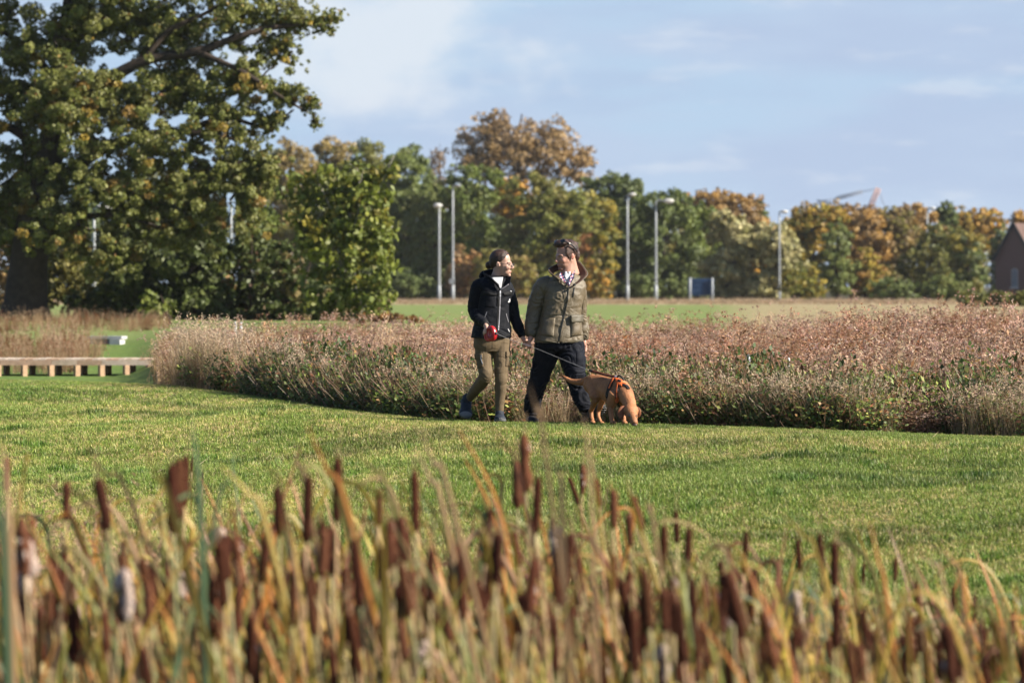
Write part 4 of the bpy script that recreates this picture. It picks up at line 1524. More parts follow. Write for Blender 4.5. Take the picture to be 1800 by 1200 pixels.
def build_boardwalk():
    D = 75.0
    k = D / FPX
    woods = [mat_plain('deck_timber_%d' % i, c, .75, nscale=9, nvar=.22, bump=.3, bscale=30, spec=.25) for i, c in enumerate(
        ((.44, .35, .27), (.42, .29, .21), (.48, .40, .33), (.38, .27, .19)))]
    post = mat_plain('post_timber', (.38, .25, .155), .8, nscale=9, nvar=.25, bump=.4, bscale=25)
    X = lambda px: (px - 900) * k
    ztop = CAMZ - (632.5 - 500) * k
    x0, x1 = X(-70), X(267)
    root = empty('boardwalk', ((x0 + x1) / 2, D + .6, gz(X(150), D)))
    tag(root, 'low timber boardwalk on short square posts at the left', 'boardwalk')
    g0 = gz(X(150), D)
    r = random.Random(4)
    pxs = [-48, -2, 44, 91, 136.5, 179.5, 223, 263]
    for i, px in enumerate(pxs):
        x = X(px)
        for y in (D - .14, D + 1.15):
            g = Geo().box((x, y, (ztop - .1 + g0 - .4) / 2), (.05, .05, (ztop - .1 - g0 + .4) / 2), Matrix.Rotation(rad(35), 3, 'Z'))
            g.obj('post', post, root, smooth=False)
    edges = [-70, 0, 91, 136.5, 179.5, 267]
    for i in range(len(edges) - 1):
        a, b = X(edges[i]), X(edges[i + 1])
        Geo().box(((a + b) / 2, D - .055, ztop - .055), ((b - a) / 2 - .004, .022, .046)).obj('fascia_board', woods[(i * 3 + 2) % 4], root, smooth=False)
    n = int((x1 - x0) / .125)
    me = None
    for i in range(n):
        x = x0 + (i + .5) * (x1 - x0) / n
        if me is None or i < 4:
            mes = globals().setdefault('_plank_meshes', [])
            bm = Geo().box((0, 0, 0), (.056, .63, .016)).mesh('plank', woods[i % 4], smooth=False)
            mes.append(bm)
        o = bpy.data.objects.new('plank', r.choice(_plank_meshes))
        COL.objects.link(o)
        o.parent = root
        o.location = Vector((x, D + .6, ztop + .008 + r.uniform(-.003, .003))) - root.location
        o.rotation_euler = (0, 0, r.uniform(-.01, .01))
        me = o.data


def build_bench():
    D = 93.0
    k = D / FPX
    white = mat_plain('pale_concrete', (.46, .46, .47), .7, nscale=6, nvar=.1, bump=.2)
    dark = mat_plain('bench_shade', (.14, .17, .24), .6, nscale=6, nvar=.1)
    X = lambda px: (px - 900) * k
    Z = lambda py: CAMZ - (py - 500) * k
    xm = X(188)
    root = empty('bench', (xm, D, gz(xm, D)))
    tag(root, 'low white slab bench with shade painted on its front on the far lawn', 'bench')
    R = Matrix.Rotation(rad(-12), 3, 'Z')
    Geo().box((xm, D, Z(593)), ((X(221) - X(157)) / 2, .22, .035), R).obj('seat', white, root, smooth=False)
    Geo().box((X(207), D - .12, Z(603)), (.13, .2, .1), R).obj('leg', white, root, smooth=False)
    Geo().box((X(166), D + .05, Z(602)), (.07, .18, .1), R).obj('leg', white, root, smooth=False)
    Geo().box((X(182), D - .02, Z(600)), (.27, .1, .055), R).obj('shade_panel', dark, root, smooth=False)  # the slab's shaded side, put in as a dark blue panel


def marker(px, ytop, ybot, D, label, r=.022, group=None):
    white = mat_plain('marker_white', (.46, .48, .50), .6, nscale=20, nvar=.08)
    grey = mat_plain('marker_band', (.40, .43, .46), .5, nscale=20, nvar=.08)
    p = PX(px, ytop, D)
    b = Vector((p.x, D, gz(p.x, D)))
    root = empty('marker_post', b)
    tag(root, label, 'marker post', group)
    Geo().tube([b - Vector((0, 0, .2)), p], [r, r], 10, sub=1).obj('tube', white, root)
    Geo().tube([p.lerp(b, .04), p.lerp(b, .075)], [r * 1.12, r * 1.12], 10, sub=1, cap=True).obj('band', grey, root)


build_lamps()
build_sign()
build_house()
build_crane()
build_boardwalk()
build_bench()
marker(413.5, 566, 580, 72.5, 'left one of two short white posts at the back of the thistles', .03, 'white posts in the field')
marker(423.5, 567, 580, 72.5, 'right one of two short white posts at the back of the thistles', .03, 'white posts in the field')
marker(1316, 624, 645, 42.2, 'white tube standing in the thistles right of the dog, upper end bright', .018, 'white posts in the field')
marker(1386, 629, 643, 42.6, 'fainter white tube in the thistles, farther right of the dog', .014, 'white posts in the field')
# ---------------------------------------------------------------- cattails at the pond's edge
M_reed = mat_attr('reed_leaf', rough=.5, transl=.15, spec=.3)
M_head = mat_attr('cattail_head', rough=.95, spec=.05, nvar=.25, nscale=120, bump=.6, bscale=400)
M_fluff = mat_plain('seed_fluff', (.40, .30, .25), .95, nscale=60, nvar=.2, bump=.8, bscale=120, spec=.05, sheen=.5)
REEDC = [((.12, .165, .028), (.25, .24, .05)), ((.30, .225, .035), (.44, .29, .075)), ((.32, .19, .085), (.42, .27, .15)), ((.42, .16, .03), (.46, .19, .05)),
         ((.13, .15, .03), (.32, .24, .09)), ((.15, .06, .032), (.24, .10, .055)), ((.30, .24, .03), (.38, .27, .04)), ((.06, .11, .05), (.11, .16, .075))]


def ribbon(pts, w, c0, c1, twist=0.0, facing=Vector((0, -1, 0)), tip=.06):
    """a long leaf along pts; width w at the base, tapering; slightly folded along its midrib"""
    P, _ = spline(pts, [1] * len(pts), 4)
    V, F, C = [], [], []
    m = len(P)
    for i in range(m):
        t = i / (m - 1)
        d = (P[min(i + 1, m - 1)] - P[max(i - 1, 0)]).normalized()
        n = Matrix.Rotation(twist * t, 3, d) @ facing
        s = d.cross(n)
        s = s.normalized() if s.length > 1e-4 else Vector((1, 0, 0))
        u = s.cross(d).normalized()
        ww = .5 * w * (min(1, .55 + t * 2.2)) * (1 - t ** 3.0) + tip * w * .5
        V += [P[i] - s * ww, P[i] + u * ww * .28, P[i] + s * ww]
    for i in range(m - 1):
        a = i * 3
        t = i / (m - 1)
        c = tuple(c0[k] * (1 - t) + c1[k] * t for k in range(3))
        F += [(a, a + 1, a + 4, a + 3), (a + 1, a + 2, a + 5, a + 4)]
        C += [c, c]
    return V, F, C


PROTO_H = 2.2
PROTO = {}


def cattail_proto(kind, seed):
    """meshes of one cattail, base at the origin, top of the seed head at height PROTO_H"""
    r = random.Random(seed)
    out = []
    hl = r.uniform(.15, .235) if kind != 'small' else .15
    hr = r.uniform(.016, .0195) if kind != 'small' else .0105
    g = Geo()
    g.tube([(0, 0, -.1), (0, 0, 1.2), (0, 0, PROTO_H - hl)], [.007, .0055, .0045], 7, sub=2)
    me = g.mesh('stem')
    c = jit(r.choice([(.36, .3, .14), (.42, .3, .15), (.3, .28, .12)]), .15, r)
    me.materials.append(M_reed)
    vcol(me, np.tile(c, (len(me.vertices), 1)))
    out.append(('stem', me))
    g = Geo()
    n = 9
    pts = [(r.gauss(0, .0012), r.gauss(0, .0012), PROTO_H - hl + hl * i / (n - 1)) for i in range(n)]
    rr = [hr * (.55 if i in (0, n - 1) else 1.0) * r.uniform(.94, 1.06) for i in range(n)]
    if kind == 'frayed':
        rr = [q * r.uniform(1.0, 1.7) for q in rr]
    g.tube(pts, rr, 12, sub=2)
    me = g.mesh('seed_head', M_head)
    cc = np.tile(jit(r.choice([(.075, .027, .016), (.10, .038, .021), (.06, .021, .013), (.125, .05, .028)]), .12, r), (len(me.vertices), 1))
    vcol(me, cc)
    out.append(('seed_head', me))
    if r.random() < .55 or kind == 'small':
        g = Geo().tube([(0, 0, PROTO_H - .004), (r.gauss(0, .004), 0, PROTO_H + .03), (r.gauss(0, .01), 0, PROTO_H + r.uniform(.05, .11))], [.0035, .0028, .0012], 6, sub=2)
        me = g.mesh('spike')
        me.materials.append(M_reed)
        vcol(me, np.tile((.36, .24, .13), (len(me.vertices), 1)))
        out.append(('spike', me))
    if kind in ('frayed', 'fluffy'):
        g = Geo()
        big = 1.25 if kind == 'fluffy' else .55
        for i in range(7):
            z = PROTO_H - hl * r.uniform(.1, .75)
            v = rdir(r)
            g.ell((v.x * hr * 1.1, v.y * hr * 1.1, z), (.02 * big * r.uniform(.7, 1.3), .02 * big, .03 * big * r.uniform(.7, 1.4)), nu=9, nv=6)
        me = g.mesh('seed_fluff', M_fluff)
        V = get_co(me)
        V += get_no(me) * (pn(V, (70, 70, 70)) * .008 * big)[:, None]
        set_co(me, V)
        out.append(('seed_fluff', me))
    for i in range(r.randint(3, 5)):
        yaw = r.choice([math.pi, math.pi, 0, 1.9, -1.9]) + r.gauss(0, .5)
        ln = r.uniform(.72, 1.12) * PROTO_H
        d = Vector((math.cos(yaw), math.sin(yaw), 0))
        sp = r.uniform(.06, .3)
        pts = [Vector((0, 0, -.1)), d * sp * .25 + Vector((0, 0, ln * .4)), d * sp * .6 + Vector((0, 0, ln * .75)), d * (sp + r.uniform(0, .25)) + Vector((0, 0, ln * r.uniform(.9, 1.0)))]
        c0, c1 = r.choice(REEDC)
        V, F, C = ribbon(pts, r.uniform(.011, .02), jit(c0, .2, r), jit(c1, .2, r), r.gauss(0, .8))
        out.append(('leaf', mesh_np('leaf', V, F, M_reed, C)))
    return out


def place_cattail(protos, px, ytop, D, tilt, label, group, kind='plain'):
    if not protos:
        protos.append(None)
    T = PX(px, ytop, D)
    zb = gz(T.x, D) - .12
    sc = (T.z - zb) / (PROTO_H * math.cos(tilt))
    ps = PROTO[kind]
    parts = rnd.choice(ps)
    root = empty('cattail', (T.x - math.sin(tilt) * PROTO_H * sc, D, zb))
    root.rotation_euler = (rnd.gauss(0, .02), tilt, 0)
    root.scale = (sc, sc, sc)
    tag(root, label, 'cattail', group)
    for nm, me in parts:
        o = bpy.data.objects.new(nm, me)
        COL.objects.link(o)
        o.parent = root
    return root


def build_reeds():
    for k, n in (('plain', 14), ('frayed', 5), ('fluffy', 3), ('small', 3)):
        PROTO[k] = [cattail_proto(k, 1000 + 37 * i + len(k)) for i in range(n)]
    P = [None]
    G = 'cattails along the pond edge'
    # the ones that stand out, measured in the photo: x, top, bottom, tilt, kind, label
    named = [
        (120, 845, 930, .02, 'plain', 'dark upright cattail alone near the left edge, second from the left'),
        (168, 843, 955, -.2, 'plain', 'long cattail leaning left beside the lone upright one near the left edge'),
        (8, 805, 880, .0, 'plain', 'brown cattail cut by the left edge of the view'),
        (302, 815, 925, -.03, 'plain', 'thick dark cattail at the left of the dense clump on the left'),
        (315, 806, 915, .0, 'plain', 'broad reddish cattail in the middle of the dense clump on the left'),
        (326, 802, 880, .03, 'plain', 'shorter cattail at the right of the dense clump on the left'),
        (338, 804, 842, .03, 'small', 'small sharply seen cattail just right of the dense clump on the left'),
        (357, 829, 863, .02, 'small', 'smallest sharply seen cattail standing apart right of the left clump'),
        (543, 836, 940, .03, 'plain', 'thick nearly black cattail left of the middle under the woman'),
        (486, 858, 945, -.04, 'plain', 'purplish blurred cattail left of the nearly black one'),
        (597, 800, 900, .02, 'plain', 'tall brown cattail right of the nearly black one'),
        (667, 860, 940, .02, 'plain', 'slim dark cattail with a pale one sided edge below the woman'),
        (728, 826, 925, -.03, 'plain', 'brown cattail partly covered by a green leaf, left of the tallest'),
        (700, 915, 1000, .05, 'frayed', 'reddish frayed cattail below the one behind a green leaf'),
        (921, 764, 850, -.04, 'frayed', 'tallest cattail with a pointed frayed tip below the man'),
        (945, 838, 930, .03, 'plain', 'dark cattail close to the right of the tallest one'),
        (908, 810, 880, -.02, 'frayed', 'ragged cattail just left of and below the tallest tip'),
        (1025, 816, 870, .02, 'frayed', 'ragged cattail with a knobbly top under the dog'),
        (1000, 838, 880, -.35, 'plain', 'cattail slanting left behind an orange leaf under the dog'),
        (1048, 842, 905, -.12, 'plain', 'cattail right of the knobbly one with a pale leaf across it'),
        (1078, 862, 950, -.03, 'plain', 'upright cattail below the dog head, first of the descending row'),
        (1104, 902, 975, -.08, 'plain', 'shorter cattail second in the descending row below the dog'),
        (1112, 872, 950, -.28, 'plain', 'cattail leaning strongly left, third in the descending row'),
        (1165, 918, 990, .02, 'plain', 'straight cattail fourth in the descending row'),
        (1188, 898, 965, -.04, 'plain', 'taller straight cattail right after the fourth of the row'),
        (1211, 928, 1012, .03, 'plain', 'straight dark cattail ending the descending row'),
        (1312, 934, 1000, .06, 'plain', 'cattail with a forked base standing clear against the grass'),
        (1325, 1000, 1075, -.05, 'plain', 'reddish cattail directly below the forked one'),
        (1404, 948, 1015, -.06, 'plain', 'wavy cattail between the forked one and the close pair'),
        (1372, 1010, 1058, .0, 'plain', 'short cattail below the wavy one'),
        (1438, 936, 1010, -.08, 'plain', 'left one of a close pair of cattails on the right'),
        (1468, 954, 1035, .02, 'plain', 'right one of a close pair of cattails on the right'),
        (1518, 988, 1022, .03, 'plain', 'short cattail just right of the close pair'),
        (1572, 978, 1028, .02, 'plain', 'cattail with a pale stalk standing alone among bent leaves'),
        (1608, 1020, 1080, -.12, 'plain', 'thick cattail under the drooping leaves on the right'),
        (1676, 1030, 1085, .03, 'plain', 'slim cattail behind an orange leaf on the right'),
        (1715, 1044, 1090, .03, 'plain', 'short dark cattail second from the right edge'),
        (1782, 1076, 1128, .0, 'plain', 'cattail with a white tufted side close to the right edge'),
        (268, 1008, 1075, .1, 'fluffy', 'large burst cattail showing a ball of pale fluff at lower left'),
        (320, 985, 1060, .03, 'fluffy', 'cattail with a white fluffy crown right of the ball of fluff'),
        (560, 955, 1010, .02, 'fluffy', 'cattail shedding pinkish fluff below the nearly black one'),
        (1265, 985, 1045, -.1, 'plain', 'slim tilted cattail left of the forked one'),
        (1240, 1004, 1048, -.05, 'plain', 'small orange edged cattail after the descending row'),
    ]
    for (x, yt, yb, tilt, kind, label) in named:
        L = (.17 if kind != 'small' else .15)
        best = None
        for D_ in np.arange(12.0, 21.0, .25):               # the distance at which a plant of this kind shows that large
            T_ = PX(x, yt, D_)
            sc_ = (T_.z - gz(T_.x, D_) + .12) / PROTO_H
            e_ = abs(.20 * sc_ * FPX / D_ - (yb - yt))
            if best is None or e_ < best[0]: best = (e_, float(D_))
        D = best[1]
        if kind == 'small': D = 22.5
        place_cattail(P, x, yt, D, tilt, label, G, kind)
    # the crowd behind and below them
    r = random.Random(31)
    line = lambda px: np.interp(px, [0, 250, 400, 600, 800, 900, 1000, 1100, 1200, 1400, 1600, 1800], [900, 900, 915, 900, 900, 890, 910, 930, 985, 1020, 1060, 1095])
    marks = [(60, 'by the left edge'), (185, 'below the leaning one'), (320, 'below the dense left clump'), (450, 'right of the left clump'), (550, 'below the nearly black one'),
             (670, 'under the woman'), (780, 'left of the tallest'), (900, 'below the tallest'), (1010, 'below the knobbly one'), (1110, 'below the descending line'),
             (1230, 'after the descending line'), (1340, 'below the forked one'), (1450, 'below the close pair'), (1600, 'below the drooping leaves'), (1740, 'in the bottom right corner')]
    crowd = {}
    for (a, b, n) in ((0, 330, 48), (330, 640, 54), (640, 960, 56), (960, 1300, 54), (1300, 1800, 40)):
        for i in range(n):
            px = r.uniform(a + 6, b - 6)
            y0 = float(line(px))
            q = r.random() ** .8
            yt = y0 + (1140 - y0) * q
            tilt = r.gauss(-.05, .085)
            row = 'upper' if q < .33 else 'middle' if q < .68 else 'lowest'
            lean = 'left leaning' if tilt < -.09 else 'right leaning' if tilt > .02 else 'upright'
            kind = 'plain' if r.random() < .88 else 'frayed' if r.random() < .7 else 'fluffy'
            m = min(marks, key=lambda t: abs(t[0] - px))[1]
            crowd.setdefault((lean, kind, row, m), []).append((px, yt, r.uniform(11.6, 15.0), tilt))
    for (lean, kind, row, m), L in crowd.items():
        L.sort()
        for i, (px, yt, D, tilt) in enumerate(L):
            o = '' if len(L) == 1 else ', ' + (('the left one', 'the right one')[i] if len(L) == 2 else ('first', 'second', 'third', 'fourth', 'fifth', 'sixth', 'seventh', 'eighth')[min(i, 7)] + ' from the left')
            place_cattail(P, px, yt, D, tilt, '%s %s cattail %s, %s row%s' % (lean, {'frayed': 'ragged', 'fluffy': 'fluffy', 'plain': 'brown'}[kind], m, row, o), G, kind)
    # leaves of the whole stand
    V, F, C = [], [], []

    def put(v, f, c):
        b = len(V)
        V.extend(v)
        F.extend(tuple(i + b for i in q) for q in f)
        C.extend(c)
    top = lambda px: np.interp(px, [0, 100, 250, 350, 540, 640, 740, 850, 950, 1050, 1150, 1250, 1400, 1540, 1650, 1800], [850, 880, 880, 870, 850, 850, 850, 870, 860, 890, 930, 970, 990, 985, 1000, 1070])
    for i in range(2500):
        px = r.uniform(-120, 1960)
        D = r.uniform(12.3, 18.5) if r.random() < .3 else r.uniform(14.5, 18.5)
        y0 = float(top(min(max(px, 0), 1800)))
        yt = y0 + (10 if r.random() < .72 else -r.uniform(10, 105)) + (1230 - y0) * r.random() ** .85
        T = PX(px, yt, D)
        zb = gz(T.x, D) - .1
        H = T.z - zb
        lean = r.gauss(.12, .12)
        if r.random() < .12: lean = r.gauss(-.1, .1)
        curl = abs(r.gauss(0, .10)) * (1 if lean > 0 else -1)
        pts = [Vector((T.x + lean * H + curl * .3, D + r.gauss(0, .1), zb)), Vector((T.x + lean * H * .62 + curl * .12, D, zb + H * .42)),
               Vector((T.x + lean * H * .28, D, zb + H * .76)), Vector((T.x - curl * .35, D + r.gauss(0, .05), T.z))]
        if r.random() < .16:                                # bent over or snapped
            sd = -1 if r.random() < .75 else 1
            k = r.uniform(.08, .3)
            pts[-1] = pts[-1] + Vector((0, 0, -.05))
            pts.append(pts[-1] + Vector((sd * k * .6, r.gauss(0, .04), .02)))
            pts.append(pts[-1] + Vector((sd * k * .7, r.gauss(0, .04), -k * r.uniform(.5, 1.6))))
        wi = [1.0, 1.0, .9, .8, 1.0, 1.2, .9, .5]
        if px < 200: wi[0] = wi[7] = 1.3
        c0, c1 = r.choices(REEDC, wi)[0]
        put(*ribbon(pts, r.uniform(.012, .027), jit(c0, .22, r), jit(c1, .22, r), r.gauss(0, 1.0)))
    # single leaves that stand above the rest
    solo = [([(305, 900), (275, 840), (236, 735)], 12.0, .024, 1), ([(315, 930), (285, 830), (258, 722)], 12.5, .015, 5), ([(352, 900), (347, 820), (336, 730)], 12, .02, 7),
            ([(230, 880), (190, 835), (137, 768)], 13, .018, 2), ([(180, 930), (100, 860), (30, 832)], 12.5, .015, 5), ([(610, 900), (575, 830), (537, 742)], 12, .02, 3),
            ([(620, 920), (590, 850), (566, 780)], 12.3, .018, 1), ([(690, 890), (655, 825), (606, 776)], 13, .017, 4), ([(790, 870), (765, 820), (738, 756)], 12, .018, 2),
            ([(780, 900), (760, 850), (730, 788)], 12.5, .019, 2), ([(915, 850), (890, 790), (848, 728)], 12.5, .013, 5), ([(988, 890), (985, 840), (968, 780)], 12, .018, 2),
            ([(1440, 990), (1415, 945), (1372, 900)], 13.5, .014, 1), ([(1560, 1060), (1545, 990), (1528, 912)], 13, .015, 3), ([(1690, 1040), (1680, 995), (1632, 955)], 13, .014, 2),
            ([(1698, 1060), (1692, 1010), (1655, 958)], 13.2, .013, 3), ([(1660, 1030), (1645, 995), (1612, 975)], 13.5, .012, 2), ([(1775, 1130), (1760, 1060), (1725, 985)], 13, .016, 4),
            ([(500, 900), (478, 830), (436, 770)], 13, .015, 5), ([(470, 930), (440, 870), (386, 815)], 12.5, .016, 1), ([(540, 870), (524, 820), (520, 775)], 13, .018, 2),
            ([(955, 770), (945, 730), (930, 672)], 12, .014, 2), ([(1040, 880), (1035, 800), (1026, 728)], 11.5, .012, 2), ([(20, 1000), (15, 880), (2, 770)], 11.5, .022, 2),
            ([(8, 1020), (2, 900), (-6, 820)], 11.3, .024, 7), ([(1800, 1180), (1790, 1090), (1782, 1020)], 13, .013, 3), ([(1490, 1040), (1500, 985), (1462, 940)], 13.5, .012, 2),
            ([(1290, 1010), (1262, 960), (1238, 938)], 13.5, .013, 2), ([(1320, 1020), (1295, 970), (1270, 942)], 13.8, .012, 1), ([(1150, 930), (1142, 900), (1130, 872)], 13, .014, 2),
            ([(380, 900), (400, 850), (425, 770)], 13, .013, 7), ([(40, 840), (48, 815), (46, 790)], 14, .011, 1)]
    for pl, D, w, ci in solo:
        pts = [PX(x, y, D) for x, y in pl]
        d = (pts[0] - pts[1]).normalized()
        zb = gz(pts[0].x, D) - .1
        k = (pts[0].z - zb)
        base = Vector((pts[0].x + d.x * k * .45, D, zb))
        mid = pts[0].lerp(base, .5) + Vector((d.x * .08, 0, 0))
        c0, c1 = REEDC[ci]
        put(*ribbon([base, mid] + pts, w, c0, c1, r.gauss(0, .5)))
    o = add('reed_leaves', mesh_np('reed_leaves', V, F, M_reed, C))
    tag(o, 'long green, yellow and tan leaves of the cattail stand', None, None, 'stuff')


build_reeds()
# ---------------------------------------------------------------- the two walkers
SKIN = mat_attr('skin', rough=.48, spec=.4, sss=.08, nvar=.05, nscale=60)
M_eye = mat_plain('eye', (.04, .03, .028), .2, nscale=30, nvar=.1, spec=.6)
M_eyew = mat_plain('eye_white', (.30, .26, .24), .4, nscale=30, nvar=.05)
DP = 38.0
UP = FPX / DP                      # photo pixels per metre at the walkers


def Q(px, py, dy=0.0):
    """a joint of a figure: photo position, and dy metres behind (+) or before (-) the walkers' line"""
    D = DP + dy
    return PX(px, py, D)


def Wd(px):
    return px / UP


def body_paint(me, base, spots):
    """skin colour with local tones: spots = (centre, radius, colour, strength)"""
    V = get_co(me)
    C = np.tile(np.array(base), (len(V), 1))
    for c, r, col, k in spots:
        d2 = ((V - np.array(c)) ** 2 / np.array(r if hasattr(r, '__len__') else (r, r, r)) ** 2).sum(1)
        w = np.clip(np.exp(-d2 * 1.2) * k, 0, 1)[:, None]
        C = C * (1 - w) + np.array(col) * w
    vcol(me, C)


def head_geo(g, M, s, sex):
    """a head in its own frame (face to -y), placed by M"""
    f = sex == 'f'
    h = Geo()
    h.ell((0, .015, .035), (.074, .095, .086))
    h.ell((0, -.028, -.018), (.060 if f else .064, .064, .086))
    h.ell((0, -.038, -.066), (.045 if f else .054, .052, .044))
    h.ell((0, -.074, -.098), (.018 if f else .026, .020, .017))
    h.tube([(0, -.086, .012), (0, -.099, -.008), (0, -.113, -.032)], [.0065, .0075, .0095 if f else .011], 8, sub=3)
    for sg in (-1, 1):
        h.ell((sg * .009, -.100, -.036), (.0075, .010, .007))
        h.ell((sg * .036, -.060, -.030), (.024, .024, .026))
        R = Matrix.Rotation(sg * rad(-22), 3, 'Z')
        h.ell((sg * .075, .014, -.008), (.008, .017, .028), R)
        h.ell((sg * .071, .004, -.020), (.008, .012, .012), R)
    h.tube([(-.046, -.070, .014), (-.022, -.083, .017), (0, -.086, .012), (.022, -.083, .017), (.046, -.070, .014)], [.006, .0075, .007, .0075, .006], 8, sub=2)
    h.tube([(-.021, -.083, -.063), (-.009, -.0925, -.0625), (0, -.092, -.064), (.009, -.0925, -.0625), (.021, -.083, -.063)], [.003, .005, .0045, .005, .003], 7, sub=2)
    h.tube([(-.018, -.082, -.073), (0, -.0905, -.0745), (.018, -.082, -.073)], [.0035, .0055, .0035], 7, sub=3)
    h.tube([(0, .02, -.03), (0, .03, -.10), (0, .035, -.17)], [.052 if sex == 'f' else .06, .046 if sex == 'f' else .058, .05 if sex == 'f' else .066], 14, sub=3)
    h.xform(M)
    g.join(h)


def head_detail(me, M, s):
    """press in the eye sockets and the corners of the nose"""
    V = get_co(me)
    Mi = M.inverted()
    for sg in (-1, 1):
        c = np.array(M @ Vector((sg * .031, -.084, -.003)))
        d2 = ((V - c) ** 2).sum(1)
        n = np.array((M.to_3x3() @ Vector((0, 1, 0))).normalized())
        V += n[None] * (np.exp(-d2 / (.014 * s) ** 2) * .0045 * s)[:, None]
    set_co(me, V)


def fingers(g, palm, dirs, r):
    for pts in dirs:
        g.tube(pts, [r * 1.05, r, r * .92, r * .8][:len(pts)], 8, sub=3)


def clothes(name, geo, voxel, mat, parent, folds, smooth=5, floor=None):
    me = remesh(geo, voxel, smooth)
    V = get_co(me)
    Nn = get_no(me)
    if folds is not None:
        V = V + Nn * folds(V, Nn)[:, None]
        set_co(me, V)
    shade_smooth(me)
    me.materials.append(mat)
    me.name = name
    return add(name, me, parent)


def fold_field(V, scale, warp, rot=0.0, off=0.0, sharp=True):
    """creases: ridged noise, long in one direction"""
    c, s = math.cos(rot), math.sin(rot)
    a = V[:, 0] * c + V[:, 2] * s
    b = -V[:, 0] * s + V[:, 2] * c
    P = np.stack([a * scale[0], V[:, 1] * scale[0], b * scale[1]], 1)
    w = pn(V, (9, 9, 9), off + 2.1) * warp
    P[:, 2] += w * scale[1] * .1
    n = pn(P, (1, 1, 1), off)
    return (1 - np.abs(n) * 2.6) if sharp else n


def near_axis(V, a, b, r):
    a, b = np.array(a), np.array(b)
    ab = b - a
    t = np.clip(((V - a) @ ab) / (ab @ ab), 0, 1)
    d = np.linalg.norm(V - (a + t[:, None] * ab), axis=1)
    return np.exp(-(d / r) ** 2), t


def bvh_of(o):
    me = o.data
    W = o.matrix_world if o.parent is None else None
    off = Vector(o.location)
    p = o.parent
    while p is not None:
        off += Vector(p.location)
        p = p.parent
    vs = [v.co + off for v in me.vertices]
    return BVHTree.FromPolygons(vs, [tuple(p.vertices) for p in me.polygons])


def hit_px(bvh, px, py):
    o = Vector((0, 0, CAMZ))
    d = (PX(px, py, DP) - o).normalized()
    return bvh.ray_cast(o + d * (DP - 3), d)


def drape(name, bvh, poly, mat, parent, off=.004, thick=.006, nu=10, nv=10, round_=False):
    """a patch of cloth lying on a garment; poly = four photo corners (tl, tr, br, bl)"""
    V, ok = [], True
    tl, tr, br, bl = [Vector((p[0], p[1], 0)) for p in poly]
    rows, nrm = [], []
    for j in range(nv + 1):
        v = j / nv
        row, rn = [], []
        for i in range(nu + 1):
            u = i / nu
            p = tl.lerp(tr, u).lerp(bl.lerp(br, u), v)
            loc, n, _, _ = hit_px(bvh, p.x, p.y)
            if loc is None:
                row.append(None)
                rn.append(None)
                continue
            if n.y > 0: n = -n
            row.append(loc)
            rn.append(n)
        rows.append(row)
        nrm.append(rn)
    last = None
    flat = [x for r_ in rows for x in r_ if x is not None]
    if not flat: return None
    fn = [x for r_ in nrm for x in r_ if x is not None]
    avg = sum(fn, Vector()) / len(fn)
    avg.normalize()
    for j in range(nv + 1):
        for i in range(nu + 1):
            if rows[j][i] is None:
                u, v = i / nu, j / nv
                p = tl.lerp(tr, u).lerp(bl.lerp(br, u), v)
                near = min(flat, key=lambda q: (q - PX(p.x, p.y, q.y)).length)
                rows[j][i] = PX(p.x, p.y, near.y)
                nrm[j][i] = avg
    vs, fs = [], []
    w = nu + 1
    for lay, o in ((0, off + thick), (1, off - .012)):
        for j in range(nv + 1):
            for i in range(nu + 1):
                e = 1.0
                if round_ and lay == 0:
                    u, v = 2 * i / nu - 1, 2 * j / nv - 1
                    e = (1 - abs(u) ** 3) * (1 - abs(v) ** 3) * .85 + .15
                vs.append(rows[j][i] + (nrm[j][i] * .5 + avg * .5).normalized() * (o * e if lay == 0 else o))
    b = w * (nv + 1)
    for j in range(nv):
        for i in range(nu):
            a = j * w + i
            fs.append((a, a + 1, a + w + 1, a + w))
            fs.append((b + a, b + a + w, b + a + w + 1, b + a + 1))
    rim = [i for i in range(w)] + [j * w + nu for j in range(1, nv + 1)] + [nv * w + i for i in range(nu - 1, -1, -1)] + [j * w for j in range(nv - 1, 0, -1)]
    for k in range(len(rim)):
        a, c = rim[k], rim[(k + 1) % len(rim)]
        fs.append((a, b + a, b + c, c))
    return Geo().put(vs, fs).obj(name, mat, parent)


def strip(name, bvh, pts, width, mat, parent, off=.003, thick=.004):
    """a seam, zip or strap along photo points on a surface"""
    P = []
    for i in range(len(pts) - 1):
        for k in range(6):
            t = k / 6
            P.append((pts[i][0] * (1 - t) + pts[i + 1][0] * t, pts[i][1] * (1 - t) + pts[i + 1][1] * t))
    P.append(pts[-1])
    loc = []
    for p in P:
        l, n, _, _ = hit_px(bvh, *p)
        if l is None: continue
        if n.y > 0: n = -n
        loc.append((l, n))
    if len(loc) < 2: return None
    sm = []
    for i in range(len(loc)):
        w = loc[max(0, i - 3):i + 4]
        n = sum((q[1] for q in w), Vector()).normalized()
        sm.append((loc[i][0], n))
    loc = sm
    vs, fs = [], []
    for i, (l, n) in enumerate(loc):
        t = (loc[min(i + 1, len(loc) - 1)][0] - loc[max(i - 1, 0)][0]).normalized()
        s = t.cross(n).normalized() * width * .5
        for q in (-s + n * (off - .004), -s + n * (off + thick), s + n * (off + thick), s + n * (off - .004)):
            vs.append(l + q)
    for i in range(len(loc) - 1):
        a = i * 4
        for k in range(4):
            k2 = (k + 1) % 4
            fs.append((a + k, a + k2, a + 4 + k2, a + 4 + k))
    e = (len(loc) - 1) * 4
    fs += [(3, 2, 1, 0), (e, e + 1, e + 2, e + 3)]
    return Geo().put(vs, fs).obj(name, mat, parent, smooth=False)


